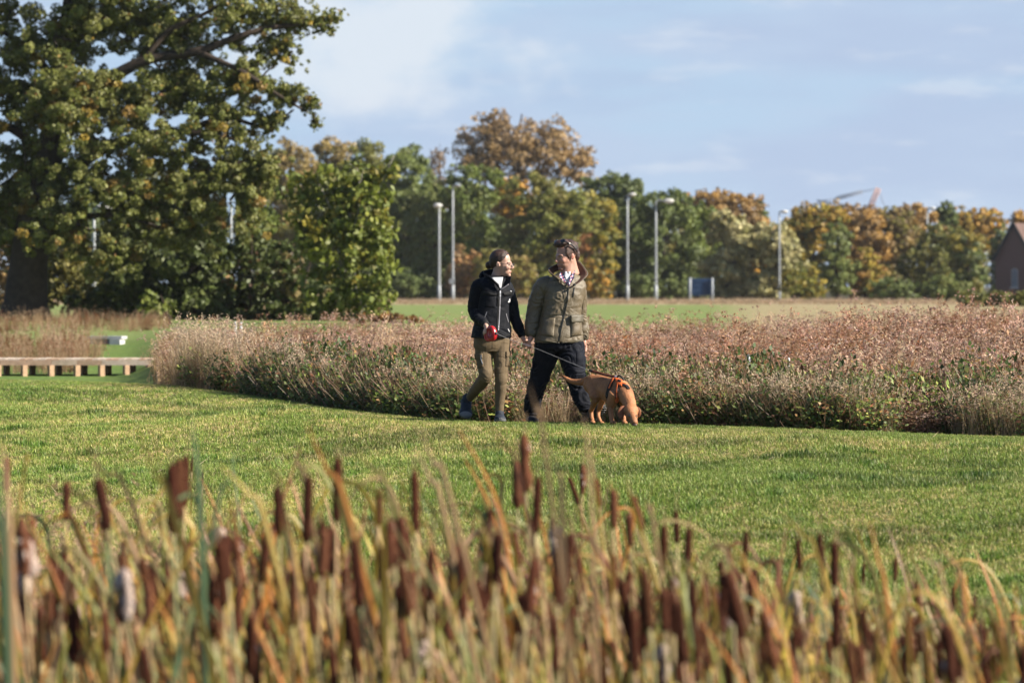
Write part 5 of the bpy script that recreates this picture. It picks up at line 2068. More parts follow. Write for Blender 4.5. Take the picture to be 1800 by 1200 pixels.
def torso(g, rings, n=28, sub=4):
    """rings: centre, half width, half depth, yaw"""
    cs = [r[0] for r in rings]
    P, R = spline(cs, [(r[1], r[2]) for r in rings], sub)
    yaws = np.interp(np.linspace(0, len(rings) - 1, len(P)), range(len(rings)), [r[3] for r in rings])
    vs, fs = [], []
    for p, (a, b), yw in zip(P, R, yaws):
        for k in range(n):
            t = 2 * math.pi * k / n
            x, y = a * math.copysign(abs(math.cos(t)) ** .85, math.cos(t)), b * math.copysign(abs(math.sin(t)) ** .85, math.sin(t))
            vs.append(p + Vector((x * math.cos(yw) - y * math.sin(yw), x * math.sin(yw) + y * math.cos(yw), 0)))
    m = len(P)
    for i in range(m - 1):
        for k in range(n):
            k2 = (k + 1) % n
            fs.append((i * n + k, i * n + k2, (i + 1) * n + k2, (i + 1) * n + k))
    fs.append(tuple(range(n - 1, -1, -1)))
    fs.append(tuple((m - 1) * n + k for k in range(n)))
    g.put(vs, fs)


def collar(name, ring, mat, parent, thick=.006):
    """ring: list of (base point, top point) going round the neck"""
    P0, _ = spline([r[0] for r in ring], [1] * len(ring), 4)
    P1, _ = spline([r[1] for r in ring], [1] * len(ring), 4)
    c = sum(P0, Vector()) / len(P0)
    vs, fs = [], []
    n = len(P0)
    K = 4
    for i in range(n):
        for lay in (0, 1):
            for k in range(K + 1):
                t = k / K
                p = P0[i].lerp(P1[i], t)
                o = (p - c)
                o.z = 0
                o = o.normalized() if o.length > 1e-6 else Vector((0, -1, 0))
                p = p + o * (.012 * math.sin(t * math.pi * .8))
                vs.append(p + o * (thick if lay else 0))
    w = 2 * (K + 1)
    for i in range(n - 1):
        a = i * w
        for k in range(K):
            fs.append((a + k, a + w + k, a + w + k + 1, a + k + 1))
            b = a + K + 1
            fs.append((b + k, b + k + 1, b + w + k + 1, b + w + k))
        fs.append((a + K, a + w + K, a + w + 2 * K + 1, a + 2 * K + 1))
        fs.append((a, a + K + 1, a + w + K + 1, a + w))
    e = (n - 1) * w
    fs.append(tuple(range(K + 1)) + tuple(range(2 * K + 1, K, -1)))
    fs.append(tuple(e + k for k in range(K, -1, -1)) + tuple(e + k for k in range(K + 1, 2 * K + 2)))
    return Geo().put(vs, fs).obj(name, mat, parent)


def shoe(name, heel, toe, ankle, up, L, wide, mats, parent, sole_tread=False, toe_cap=None):
    """a trainer: heel and toe points on the sole line, ankle opening; up = sole's upward normal"""
    f = (toe - heel).normalized()
    up = (up - f * up.dot(f)).normalized()
    s = f.cross(up)
    M = Matrix((s, f, up)).transposed()
    at = lambda x, y, z: heel + s * x + f * y + up * z
    g = Geo()
    g.ell(at(0, L * .16, .045), (wide * .40, L * .19, .052), M)
    g.ell(at(0, L * .5, .042), (wide * .45, L * .33, .045), M)
    g.ell(at(0, L * .76, .034), (wide * .52, L * .245, .036), M)
    g.tube([at(0, L * .2, .05), at(0, L * .21, .085), ankle], [(wide * .42, wide * .5), (wide * .40, wide * .46), (wide * .38, wide * .42)], 12, sub=2)
    me = remesh(g, .006, 5)
    shade_smooth(me)
    me.materials.append(mats[0])
    up_o = add(name, me, parent)
    # sole
    prof = [(.0, .40), (.1, .84), (.3, .86), (.5, .84), (.7, 1.04), (.86, .94), (.96, .55), (1.0, .2)]
    vs, fs = [], []
    n = len(prof)
    for z, k in ((.0, .94), (.022, 1.0), (.03, .94)):
        for sg in (1, -1):
            for (t, w) in (prof if sg > 0 else prof[::-1]):
                vs.append(at(sg * w * wide * .52 * k, (t - .5) * L * (1.0 if k == 1 else .98) + L * .5, z + .012 * max(0, (t - .75)) * 4 * (1 if z < .03 else 1)))
    m = 2 * n
    for r_ in range(2):
        for k in range(m):
            k2 = (k + 1) % m
            fs.append((r_ * m + k, r_ * m + k2, (r_ + 1) * m + k2, (r_ + 1) * m + k))
    fs.append(tuple(range(m - 1, -1, -1)))
    fs.append(tuple(2 * m + k for k in range(m)))
    so_ = Geo().put(vs, fs).obj('sole', mats[1], up_o, smooth=False)
    if sole_tread:
        g = Geo()
        for t in np.linspace(.1, .93, 9):
            w = float(np.interp(t, [p[0] for p in prof], [p[1] for p in prof])) * wide * .52
            for sg in (-1, 0, 1):
                g.box(at(sg * w * .6, t * L, -.003 + .012 * max(0, t - .75) * 4), (w * .24, L * .028, .006), M)
        t_o = g.obj('tread', mats[3], up_o, smooth=False)
        t_o['kind'] = 'stuff'
    if toe_cap is not None:
        g = Geo()
        g.ell(at(0, L * .84, .033), (wide * .49, L * .17, .037), M)
        g.obj('toe_cap', toe_cap, up_o)
    # laces
    for k in range(4):
        t = .40 + .085 * k
        z = .088 - .011 * k
        g = Geo().tube([at(-wide * .26, L * t, z - .012), at(0, L * t, z + .003), at(wide * .26, L * t, z - .012)], [.0035, .0035, .0035], 6, sub=3)
        g.obj('lace', mats[2], up_o)
    return up_o


def fabric_mat(name, c, rough=.75, weave=900, var=.12, spec=.25, c2=None, sheen=0.0):
    m = mat_plain(name, c, rough, nscale=14, nvar=var, bump=.25, bscale=weave, spec=spec, sheen=sheen)
    return m


def build_woman():
    root = empty('person', Q(862, 741, 0))
    root.location.z = gz(root.location.x, DP)
    tag(root, 'woman in a black jacket and olive trousers looking at the man beside her', 'person', None)
    # ---- head frame
    s = 1.10
    hc = Q(881.5, 463.5, 0)
    M = Matrix.Translation(hc) @ Matrix.Rotation(rad(76), 4, 'Z') @ Matrix.Rotation(rad(4), 4, 'X') @ Matrix.Scale(s, 4)
    H = lambda x, y, z: M @ Vector((x, y, z))
    g = Geo()
    head_geo(g, M, s, 'f')
    # neck down into the shoulders, slim trunk, arms and legs inside the clothes
    g.tube([H(0, .02, -.06), Q(872, 487, .01), Q(868, 500, .01)], [.05, .052, .07], 14, sub=3)
    torso(g, [(Q(866, 600), .125, .09, .3), (Q(866, 560), .105, .08, .3), (Q(869, 520), .12, .085, .3), (Q(869, 497), .11, .07, .3), (Q(870, 489), .05, .05, .3)])
    sl, el, wl = Q(840, 500, -.02), Q(832, 545, .0), Q(853, 571, -.20)
    g.tube([sl, el, wl], [.045, .036, .024], 10, sub=5)
    sr, er, wr = Q(890, 508, .03), Q(902.5, 548, .055), Q(917, 589, -.0)
    g.tube([sr, er, Q(910, 571, .02), wr], [.036, .033, .028, .024], 10, sub=4)
    g.tube([Q(850, 596, .0), Q(852, 640, -.05), Q(852, 664, -.07), Q(838, 684, .12), Q(822, 706, .30)], [.07, .062, .05, .045, .032], 12, sub=4)
    g.tube([Q(882, 596, .0), Q(881, 640, -.05), Q(880, 668, -.07), Q(879.5, 690, -.06), Q(878.5, 730, -.06)], [.07, .062, .048, .042, .032], 12, sub=4)
    # right hand closed on the grip of the lead
    g.tube([wl, Q(855, 574, -.225), Q(856.5, 579, -.24)], [(.024, .026), (.026, .034), (.022, .036)], 10, sub=4)
    grip = Q(852.5, 585, -.26)
    for i, (a, b, c) in enumerate((((859, 577.5), (855, 576.5), (850.5, 580)), ((858.5, 580), (853.5, 578.6), (849.5, 582.6)), ((858, 582.4), (853, 581.5), (849.3, 585.4)), ((857.5, 584.8), (853.5, 584.6), (850, 588)))):
        g.tube([Q(*a, -.235), Q(a[0] * .4 + b[0] * .6, a[1] * .4 + b[1] * .6 - .4, -.28), Q(*b, -.295), Q(*c, -.275)], [.0095, .0095, .0088, .0075], 8, sub=3)
    g.tube([Q(858, 575, -.235), Q(861, 576, -.27), Q(863.5, 579.5, -.285)], [.0105, .0098, .0085], 8, sub=3)
    # left hand lying inside his
    g.tube([wr, Q(919.5, 595, -.02), Q(922.5, 600.5, -.03)], [(.022, .024), (.022, .033), (.018, .034)], 10, sub=4)
    for a, b, c in (((923.5, 599), (927.5, 603), (929.5, 607.5)), ((922.5, 601), (925.5, 605.5), (926, 609.5)), ((921, 602.5), (922.8, 607), (922.2, 610.4)), ((919.5, 603.2), (919.8, 607), (918.6, 609.6))):
        g.tube([Q(*a, -.02), Q(*b, -.03), Q(*c, -.015)], [.0092, .009, .0075], 8, sub=3)
    g.tube([Q(921.5, 595.5, -.045), Q(925, 597.5, -.085), Q(928, 600.5, -.085)], [.0105, .0098, .008], 8, sub=3)
    me = remesh(g, .0052, 4)
    head_detail(me, M, s)
    base = (.44, .265, .20)
    body_paint(me, base, [(H(.066, -.028, .05), (.02, .02, .035), (.05, .028, .02), .8), (H(-.066, -.028, .05), (.02, .02, .035), (.05, .028, .02), .8), (H(0, -.06, .105), (.04, .02, .016), (.05, .028, .02), .8), (H(0, -.1, -.07), (.02, .02, .0095), (.52, .2, .19), .9), (H(.045, -.075, -.03), .026, (.60, .31, .25), .5), (H(-.045, -.075, -.03), .026, (.60, .31, .25), .5),
                          (H(0, -.12, -.035), .016, (.58, .31, .25), .4), (H(.031, -.095, .017), (.016, .016, .0062), (.10, .06, .04), .9), (H(-.031, -.095, .017), (.016, .016, .0062), (.12, .075, .05), .9),
                          (H(.031, -.085, .003), (.016, .014, .004), (.14, .08, .06), .8), (H(-.031, -.085, .003), (.016, .014, .004), (.14, .08, .06), .8), (H(.08, .015, -.01), .02, (.6, .3, .24), .4), (Q(924, 604, -.02), .07, (.62, .36, .30), .9), (Q(853, 580, -.26), .07, (.60, .36, .29), .8)])  # last two spots: hands painted brighter against the shadow on them
    shade_smooth(me)
    me.materials.append(SKIN)
    body = add('body', me, root)
    for sg in (-1, 1):
        e = Geo().ell(H(sg * .031, -.0745, -.004), (.0105 * s, .0080 * s, .0065 * s)).obj('eye', M_eyew, body)
        Geo().ell(H(sg * .031, -.0812, -.004), (.0052 * s, .002 * s, .0056 * s)).obj('iris', M_eye, body)
    # ---- hair drawn back into a low bun
    hm = mat_attr('hair_brown', rough=.5, spec=.35, nvar=.3, nscale=90, bump=.4, bscale=220)
    g = Geo()
    h = Geo()
    h.ell((0, .017, .040), (.0800, .1000, .0905))
    h.ell((0, .066, .004), (.058, .052, .056))
    h.ell((0, .118, -.022), (.036, .030, .036))
    h.xform(M)
    me = remesh(h, .0045, 5)
    V = get_co(me)
    Mi = np.array(M.inverted())
    loc = V @ Mi[:3, :3].T + Mi[:3, 3]
    ang = np.arctan2(loc[:, 2] + .01, loc[:, 1] - .13)
    st = np.array([mnoise.noise(Vector((a * 14, x * 60, 0))) for a, x in zip(ang, loc[:, 0])])
    hl = np.interp(loc[:, 2], [-.06, -.02, .0, .03, .06, .085, .103, .118], [.045, .022, .004, -.030, -.050, -.062, -.075, -.2])
    sink = sstep(hl + .010, hl - .006, loc[:, 1]) * .016 * s
    set_co(me, V + get_no(me) * (st * .0026 - sink)[:, None])
    shade = np.clip(.5 + st * .9 + .3 * pn(loc, (25, 25, 25)), 0, 1)[:, None]
    vcol(me, np.array((.013, .0065, .0045)) * (1 - shade) + np.array((.058, .028, .018)) * shade)
    shade_smooth(me)
    me.materials.append(hm)
    hair = add('hair', me, root)
    blond = mat_plain('hair_light', (.42, .30, .19), .4, nscale=60, nvar=.2, spec=.5)
    for k, pts in enumerate(([(.074, -.03, .05), (.086, .03, .040), (.073, .08, .02), (.035, .118, -.005)], [(.05, -.03, .115), (.083, .03, .075), (.078, .08, .035), (.03, .118, -.005)],
                             [(.078, -.015, .015), (.086, .03, .018), (.068, .08, .0), (.03, .12, -.02)])):
        Geo().tube([H(*p) for p in pts], [.003, .0045, .0045, .003], 6, sub=5).obj('loose_strand', blond, hair)
    # ---- glasses
    gm = mat_plain('glasses_frame', (.03, .03, .035), .3, nscale=30, nvar=.1, spec=.6)
    gl = bpy.data.materials.new('clear_lens')
    gl.use_nodes = True
    gb = gl.node_tree.nodes['Principled BSDF']
    gb.inputs['Base Color'].default_value = (.9, .93, .95, 1)
    gb.inputs['Roughness'].default_value = .05
    gb.inputs['Alpha'].default_value = .06
    ge = Geo()
    for sg in (-1, 1):
        c = [(sg * .032 + .021 * math.cos(a), -.108 + .012 * abs(sg * .032 + .021 * math.cos(a)) * 6 - .0, -.006 + .017 * math.sin(a)) for a in np.linspace(0, 2 * math.pi, 17)]
        ge.tube([H(*p) for p in c], [.0021] * len(c), 6, sub=1)
        ge.tube([H(sg * .053, -.094, .0), H(sg * .072, -.05, .0), H(sg * .082, .005, .0), H(sg * .08, .024, -.012)], [.0022] * 4, 6, sub=3)
    ge.tube([H(-.011, -.108, -.003), H(0, -.112, .001), H(.011, -.108, -.003)], [.002] * 3, 6, sub=2)
    go = ge.obj('glasses', gm, root)
    for sg in (-1, 1):
        c = [H(sg * .032 + .019 * math.cos(a), -.1075 + .072 * abs(sg * .032 + .019 * math.cos(a)), -.006 + .0155 * math.sin(a)) for a in np.linspace(0, 2 * math.pi, 16, endpoint=False)]
        Geo().put(c, [tuple(range(16))]).obj('lens', gl, go)
    # ---- trousers
    olive = fabric_mat('olive_trousers', (.128, .092, .052), .8, 700, .12)
    g = Geo()
    torso(g, [(Q(865, 618, .0), .165, .105, .25), (Q(865, 606, .0), .185, .12, .25), (Q(865, 590, .0), .18, .12, .25), (Q(866, 570, .0), .15, .11, .25)], sub=3)
    g.tube([Q(850, 598, .0), Q(850.5, 622, -.03), Q(852.5, 645, -.07), Q(853, 661, -.10), Q(846.5, 672, -.02), Q(836.5, 684, .10), Q(828.5, 694.5, .20), Q(822.5, 703, .28)],
           [Wd(16.5), Wd(15.2), Wd(13), Wd(11.8), Wd(11), Wd(9.8), Wd(7.5), Wd(6.2)], 16, sub=4)
    g.tube([Q(881.5, 598, .0), Q(881.5, 622, -.03), Q(881.2, 645, -.06), Q(880.8, 664, -.08), Q(880, 682, -.07), Q(879, 702, -.06), Q(878, 724, -.06)],
           [Wd(16.2), Wd(14.4), Wd(12.4), Wd(10.6), Wd(9.9), Wd(8.6), Wd(7.2)], 16, sub=4)

    def folds(V, N_):
        f = fold_field(V, (5, 26), 1.0, .12, 3.0) * .0045 + fold_field(V, (9, 16), 1.0, -.5, 8.0, False) * .003
        k1, _ = near_axis(V, Q(853, 661, -.1), Q(853, 660, -.1), .10)
        k2, _ = near_axis(V, Q(881, 664, -.08), Q(881, 668, -.08), .11)
        return f * (.45 + .9 * np.clip(k1 + k2, 0, 1))
    tro = clothes('trousers', g, .006, olive, root, folds, 5)
    tb = bvh_of(tro)
    od = fabric_mat('olive_pocket', (.112, .080, .045), .8, 700, .12)
    drape('thigh_pocket', tb, [(836, 624), (848, 623), (851.5, 646), (839, 648)], od, tro, .002, .009, 8, 10, True)
    drape('pocket_flap', tb, [(835, 622.5), (848.5, 621.5), (849.5, 630), (836, 631.5)], olive, tro, .008, .007, 8, 4)
    drape('thigh_pocket', tb, [(889.5, 620), (896, 618), (894.5, 645), (888, 644)], od, tro, .002, .008, 6, 10, True)
    drape('pocket_flap', tb, [(889, 617.5), (896.4, 615.5), (896, 626), (889, 628)], olive, tro, .007, .006, 6, 4)
    zm = mat_plain('zip_metal', (.6, .6, .6), .35, metal=.6, nscale=40)
    strip('zip_pull', tb, [(846.5, 624), (846, 631), (849, 640)], .006, zm, tro, .012, .003)
    strip('seam', tb, [(865.8, 598), (866, 612)], .006, od, tro, .001, .002)
    # ---- jacket
    black = fabric_mat('black_softshell', (.0042, .0054, .0095), .7, 1100, .2, .14)
    black2 = fabric_mat('black_trim', (.0042, .0046, .006), .7, 1100, .2, .25)
    g = Geo()
    torso(g, [(Q(863.5, 593, .0), .200, .15, .3), (Q(864.5, 582, .0), .193, .145, .3), (Q(866, 560, .0), .17, .13, .3), (Q(868, 535, .0), .155, .125, .3), (Q(870, 515, .0), .158, .125, .3),
              (Q(868, 502, .005), .176, .112, .3), (Q(868.5, 495, .01), .165, .10, .3), (Q(869, 489.5, .015), .122, .085, .3), (Q(869.5, 484.5, .02), .075, .07, .3)], sub=4)
    g.tube([Q(851, 498, .0), Q(840.5, 503, -.01), Q(836, 525, .0), Q(834, 545, .01), Q(840, 558, -.07), Q(852, 568.5, -.185)],
           [Wd(10), Wd(11.8), Wd(11.6), Wd(11), Wd(10), Wd(6.8)], 16, sub=5)
    g.tube([Q(886, 500, .02), Q(893, 507, .03), Q(900, 530, .05), Q(903.5, 552, .05), Q(910, 571, .02), Q(917, 587.5, -.0)],
           [Wd(8), Wd(10), Wd(9.4), Wd(9.2), Wd(8.6), Wd(6.8)], 16, sub=5)
    # hood lying on the shoulders
    g.tube([Q(845, 487, .04), Q(851, 482, .08), Q(862, 479.5, .11), Q(876, 481, .11), Q(887, 487, .06)], [Wd(4), Wd(6), Wd(7), Wd(6), Wd(4)], 10, sub=3)

    def jf(V, N_):
        f = fold_field(V, (6, 15), 1.5, .5, 1.0) * .0045 + fold_field(V, (7, 20), 1.0, -.35, 6.0) * .0035
        e1, _ = near_axis(V, Q(834, 540, 0), Q(842, 562, -.08), .09)
        e2, _ = near_axis(V, Q(901, 545, .05), Q(912, 575, .02), .09)
        f2 = fold_field(V, (5, 34), 1.2, -.5, 4.0) * .007
        return f * .8 + f2 * np.clip(e1 + e2, 0, 1)
    jac = clothes('jacket', g, .0062, black, root, jf, 9)
    jb = bvh_of(jac)
    # shirt in the open neck
    tee = fabric_mat('white_shirt', (.44, .45, .48), .85, 900, .04)
    drape('shirt', jb, [(864, 488), (884, 487.5), (880.5, 508), (877.5, 506)], tee, root, -.002, .008, 8, 8)
    # collar: stands round the neck, open at the front, its right wing folded out
    ring = [(Q(878.5, 509, -.125), Q(876, 499, -.135)), (Q(870, 499, -.11), Q(864, 488, -.12)), (Q(858, 490, -.05), Q(855, 481, -.05)), (Q(855, 486, .03), Q(852, 476.5, .05)), (Q(864, 483, .09), Q(864, 475, .12)),
            (Q(877, 484, .09), Q(880, 478, .11)), (Q(888, 490, .02), Q(893, 484, .02)), (Q(887, 497, -.06), Q(896, 488, -.07)), (Q(880.5, 509, -.125), Q(893.5, 500, -.125))]
    collar('collar', ring, black, jac, .008)
    lining = mat_plain('collar_zip_edge', (.36, .33, .36), .5, nscale=40)
    Geo().tube([Q(880.8, 508.5, -.138), Q(887, 504.5, -.14), Q(894, 499.5, -.138)], [.004, .004, .004], 6, sub=3).obj('collar_zip', lining, jac)
    zipm = mat_plain('zip_grey', (.34, .33, .36), .4, metal=.3, nscale=60)
    strip('front_zip', jb, [(879.3, 510), (879, 525), (878.3, 545), (877.2, 565), (876, 580)], .009, zipm, jac, .002, .004)
    strip('zip_pull', jb, [(879, 512), (879, 521)], .012, mat_plain('zip_slider', (.62, .62, .64), .3, metal=.5, nscale=60), jac, .006, .004)
    strip('storm_flap', jb, [(876.5, 512), (876, 540), (874.5, 582)], .016, black2, jac, .0005, .003)
    drape('chest_flap', jb, [(849, 511), (873, 516.5), (872, 520), (849.5, 518.5)], black2, jac, .002, .006, 10, 3)
    drape('chest_flap', jb, [(883.5, 515), (898.5, 511.5), (899, 518.5), (886, 519.5)], black2, jac, .002, .006, 8, 3)
    drape('chest_pocket', jb, [(851, 519), (872, 520.5), (871, 541), (852, 540)], black, jac, .000, .006, 8, 8, True)
    wh = mat_plain('white_print', (.72, .72, .74), .6, nscale=60, nvar=.05)
    # small white chest emblem: a leaning bar over a foot
    strip('emblem', jb, [(896, 525.5), (893.5, 531)], .014, wh, jac, .003, .002)
    strip('emblem', jb, [(892.6, 530.6), (896.2, 529.2)], .009, wh, jac, .003, .002)
    strip('emblem', jb, [(895.6, 511.2), (898, 511.6)], .006, wh, jac, .009, .002)
    strip('pocket_zip', jb, [(889.5, 551), (891, 558), (893.5, 566)], .006, zipm, jac, .002, .003)
    strip('pocket_zip', jb, [(856, 548), (852.5, 557)], .006, zipm, jac, .002, .003)
    strip('toggle', jb, [(892.5, 578), (895, 583)], .006, wh, jac, .003, .003)
    strip('hem', jb, [(830, 590.5), (845, 593.5), (863, 594.5), (880, 592.5), (896, 587)], .012, black2, jac, .001, .003)
    g = Geo()
    a, b = Q(916, 585, .0), Q(918.5, 591, -.002)
    g.tube([a, b], [Wd(7.6), Wd(7)], 14, sub=1)
    g.obj('cuff', black2, jac)
    g = Geo().tube([Q(850.5, 567.2, -.17), Q(854, 570.2, -.205)], [Wd(7.2), Wd(6.6)], 14, sub=1)
    g.obj('cuff', black2, jac)
    # ---- shoes
    navy = fabric_mat('shoe_navy', (.020, .027, .042), .7, 500, .25)
    sole = mat_plain('shoe_sole', (.10, .105, .115), .7, nscale=40)
    lace = mat_plain('laces', (.012, .012, .013), .8, nscale=80)
    tread = mat_plain('tread', (.02, .02, .02), .8, nscale=50)
    h1, t1 = Q(819, 703, .36), Q(818, 737.5, .17)
    sh = shoe('shoe', h1, t1, Q(822, 698, .27), Vector((0.12, -.8, .35)), (t1 - h1).length, .125, (navy, sole, lace, tread), root, False, mat_plain('toe_grey', (.16, .17, .19), .7, nscale=60))
    blue = fabric_mat('blue_lining', (.06, .22, .48), .7, 400, .1)
    Geo().tube([Q(821.6, 702.5, .265), Q(823.4, 697.5, .255)], [Wd(8.6), Wd(8.0)], 14, sub=1).obj('shoe_lining', blue, sh)
    h2, t2 = Q(878, 739, -.02), Q(879.5, 741.5, -.27)
    h2.z = gz(h2.x, h2.y) + .012
    t2.z = gz(t2.x, t2.y) + .012
    shoe('shoe', h2, t2, Q(878.3, 722, -.03), Vector((0, 0, 1)), .265, .112, (navy, sole, lace, tread), root)
    return root


def build_lead():
    """the retractable lead in her hand, its cord and the padded end at the harness"""
    red = mat_plain('lead_red', (.42, .014, .018), .32, nscale=20, nvar=.08, spec=.55)
    red2 = mat_plain('lead_red_disc', (.32, .014, .022), .4, nscale=20, nvar=.08, spec=.5)
    dark = mat_plain('lead_grey', (.05, .05, .055), .45, nscale=20)
    c = Q(864.5, 586, -.31)
    root = empty('dog_lead', c)
    tag(root, 'red retractable lead with its thin cord running to the dog', 'dog lead')
    R = Matrix.Rotation(rad(-46), 3, 'Z') @ Matrix.Rotation(rad(-12), 3, 'Y')
    W = lambda x, y, z: c + R @ Vector((x, y, z))
    g = Geo()
    rr = .074
    n = 28
    prof = [(-.024, .80), (-.021, .93), (-.012, 1.0), (.012, 1.0), (.021, .93), (.024, .80)]
    vs, fs = [], []
    for y, k in prof:
        for i in range(n):
            a = 2 * math.pi * i / n
            fx = rr * k * (math.cos(a)) * (.92 if math.cos(a) < 0 else .78)
            vs.append(W(fx, y, rr * k * 1.04 * math.sin(a)))
    m = len(prof)
    for j in range(m - 1):
        for i in range(n):
            i2 = (i + 1) % n
            fs.append((j * n + i, j * n + i2, (j + 1) * n + i2, (j + 1) * n + i))
    fs += [tuple(range(n - 1, -1, -1)), tuple((m - 1) * n + i for i in range(n))]
    g.put(vs, fs).obj('case', red, root)
    g = Geo()
    vs = [W(.046 * math.cos(a), -.0265 - (.002 if k else 0), .05 * math.sin(a)) for k in (0, 1) for a in np.linspace(0, 2 * math.pi, 20, endpoint=False)]
    g.put(vs, [tuple(range(20, 40))[::-1]] + [(i, (i + 1) % 20, 20 + (i + 1) % 20, 20 + i) for i in range(20)]).obj('side_disc', red2, root)
    g = Geo().tube([W(.0, -.03, .03), W(-.016, -.03, .0), W(-.012, -.03, -.024), W(.012, -.03, -.026), W(.022, -.03, -.004)], [.0028] * 5, 6, sub=3)
    g.obj('side_emblem', mat_plain('lead_mark', (.62, .2, .2), .5, nscale=20), root)
    g = Geo().tube([W(-.03, 0, .06), W(-.075, 0, .05), W(-.098, 0, .005), W(-.09, 0, -.04), W(-.035, 0, -.058)], [.013, .012, .0125, .0125, .014], 10, sub=5)
    g.obj('grip', red, root)
    Geo().ell(W(-.02, 0, .076), (.02, .011, .009), R).obj('brake_button', dark, root)
    nose = W(.062, 0, -.01)
    Geo().ell(nose, (.012, .012, .014), R).obj('nozzle', dark, root)
    cordm = mat_plain('lead_cord', (.26, .26, .28), .6, nscale=80)
    E = PX(1037.5, 651.5, 37.45)
    pts = [nose, Q(900, 598, -.34), Q(935, 609.5, -.40), Q(965, 621.5, -.44), Q(1000, 636, -.49), E]
    Geo().tube(pts, [.0019] * len(pts), 6, sub=6).obj('cord', cordm, root)
    # padded end lying along the dog's back
    pad = fabric_mat('lead_webbing', (.20, .055, .03), .8, 300, .15)
    blk = mat_plain('lead_clip', (.014, .014, .015), .45, nscale=20)
    S = [E, PX(1050, 654.5, 37.34), PX(1066, 659.2, 37.2), PX(1081.5, 661.8, 37.06)]
    Geo().tube([E.lerp(S[1], .2)] + S[1:], [.013, .014, .0135, .012], 10, sub=5).obj('webbing', pad, root)
    Geo().tube([E + (E - S[1]).normalized() * .01, E.lerp(S[1], .35)], [.012, .016], 10, sub=2).obj('cord_stop', blk, root)
    Geo().tube([S[3], S[3] + Vector((.012, -.01, -.006))], [.012, .008], 8, sub=1).obj('snap_hook', mat_plain('hook_metal', (.55, .56, .6), .3, metal=.8, nscale=20), root)


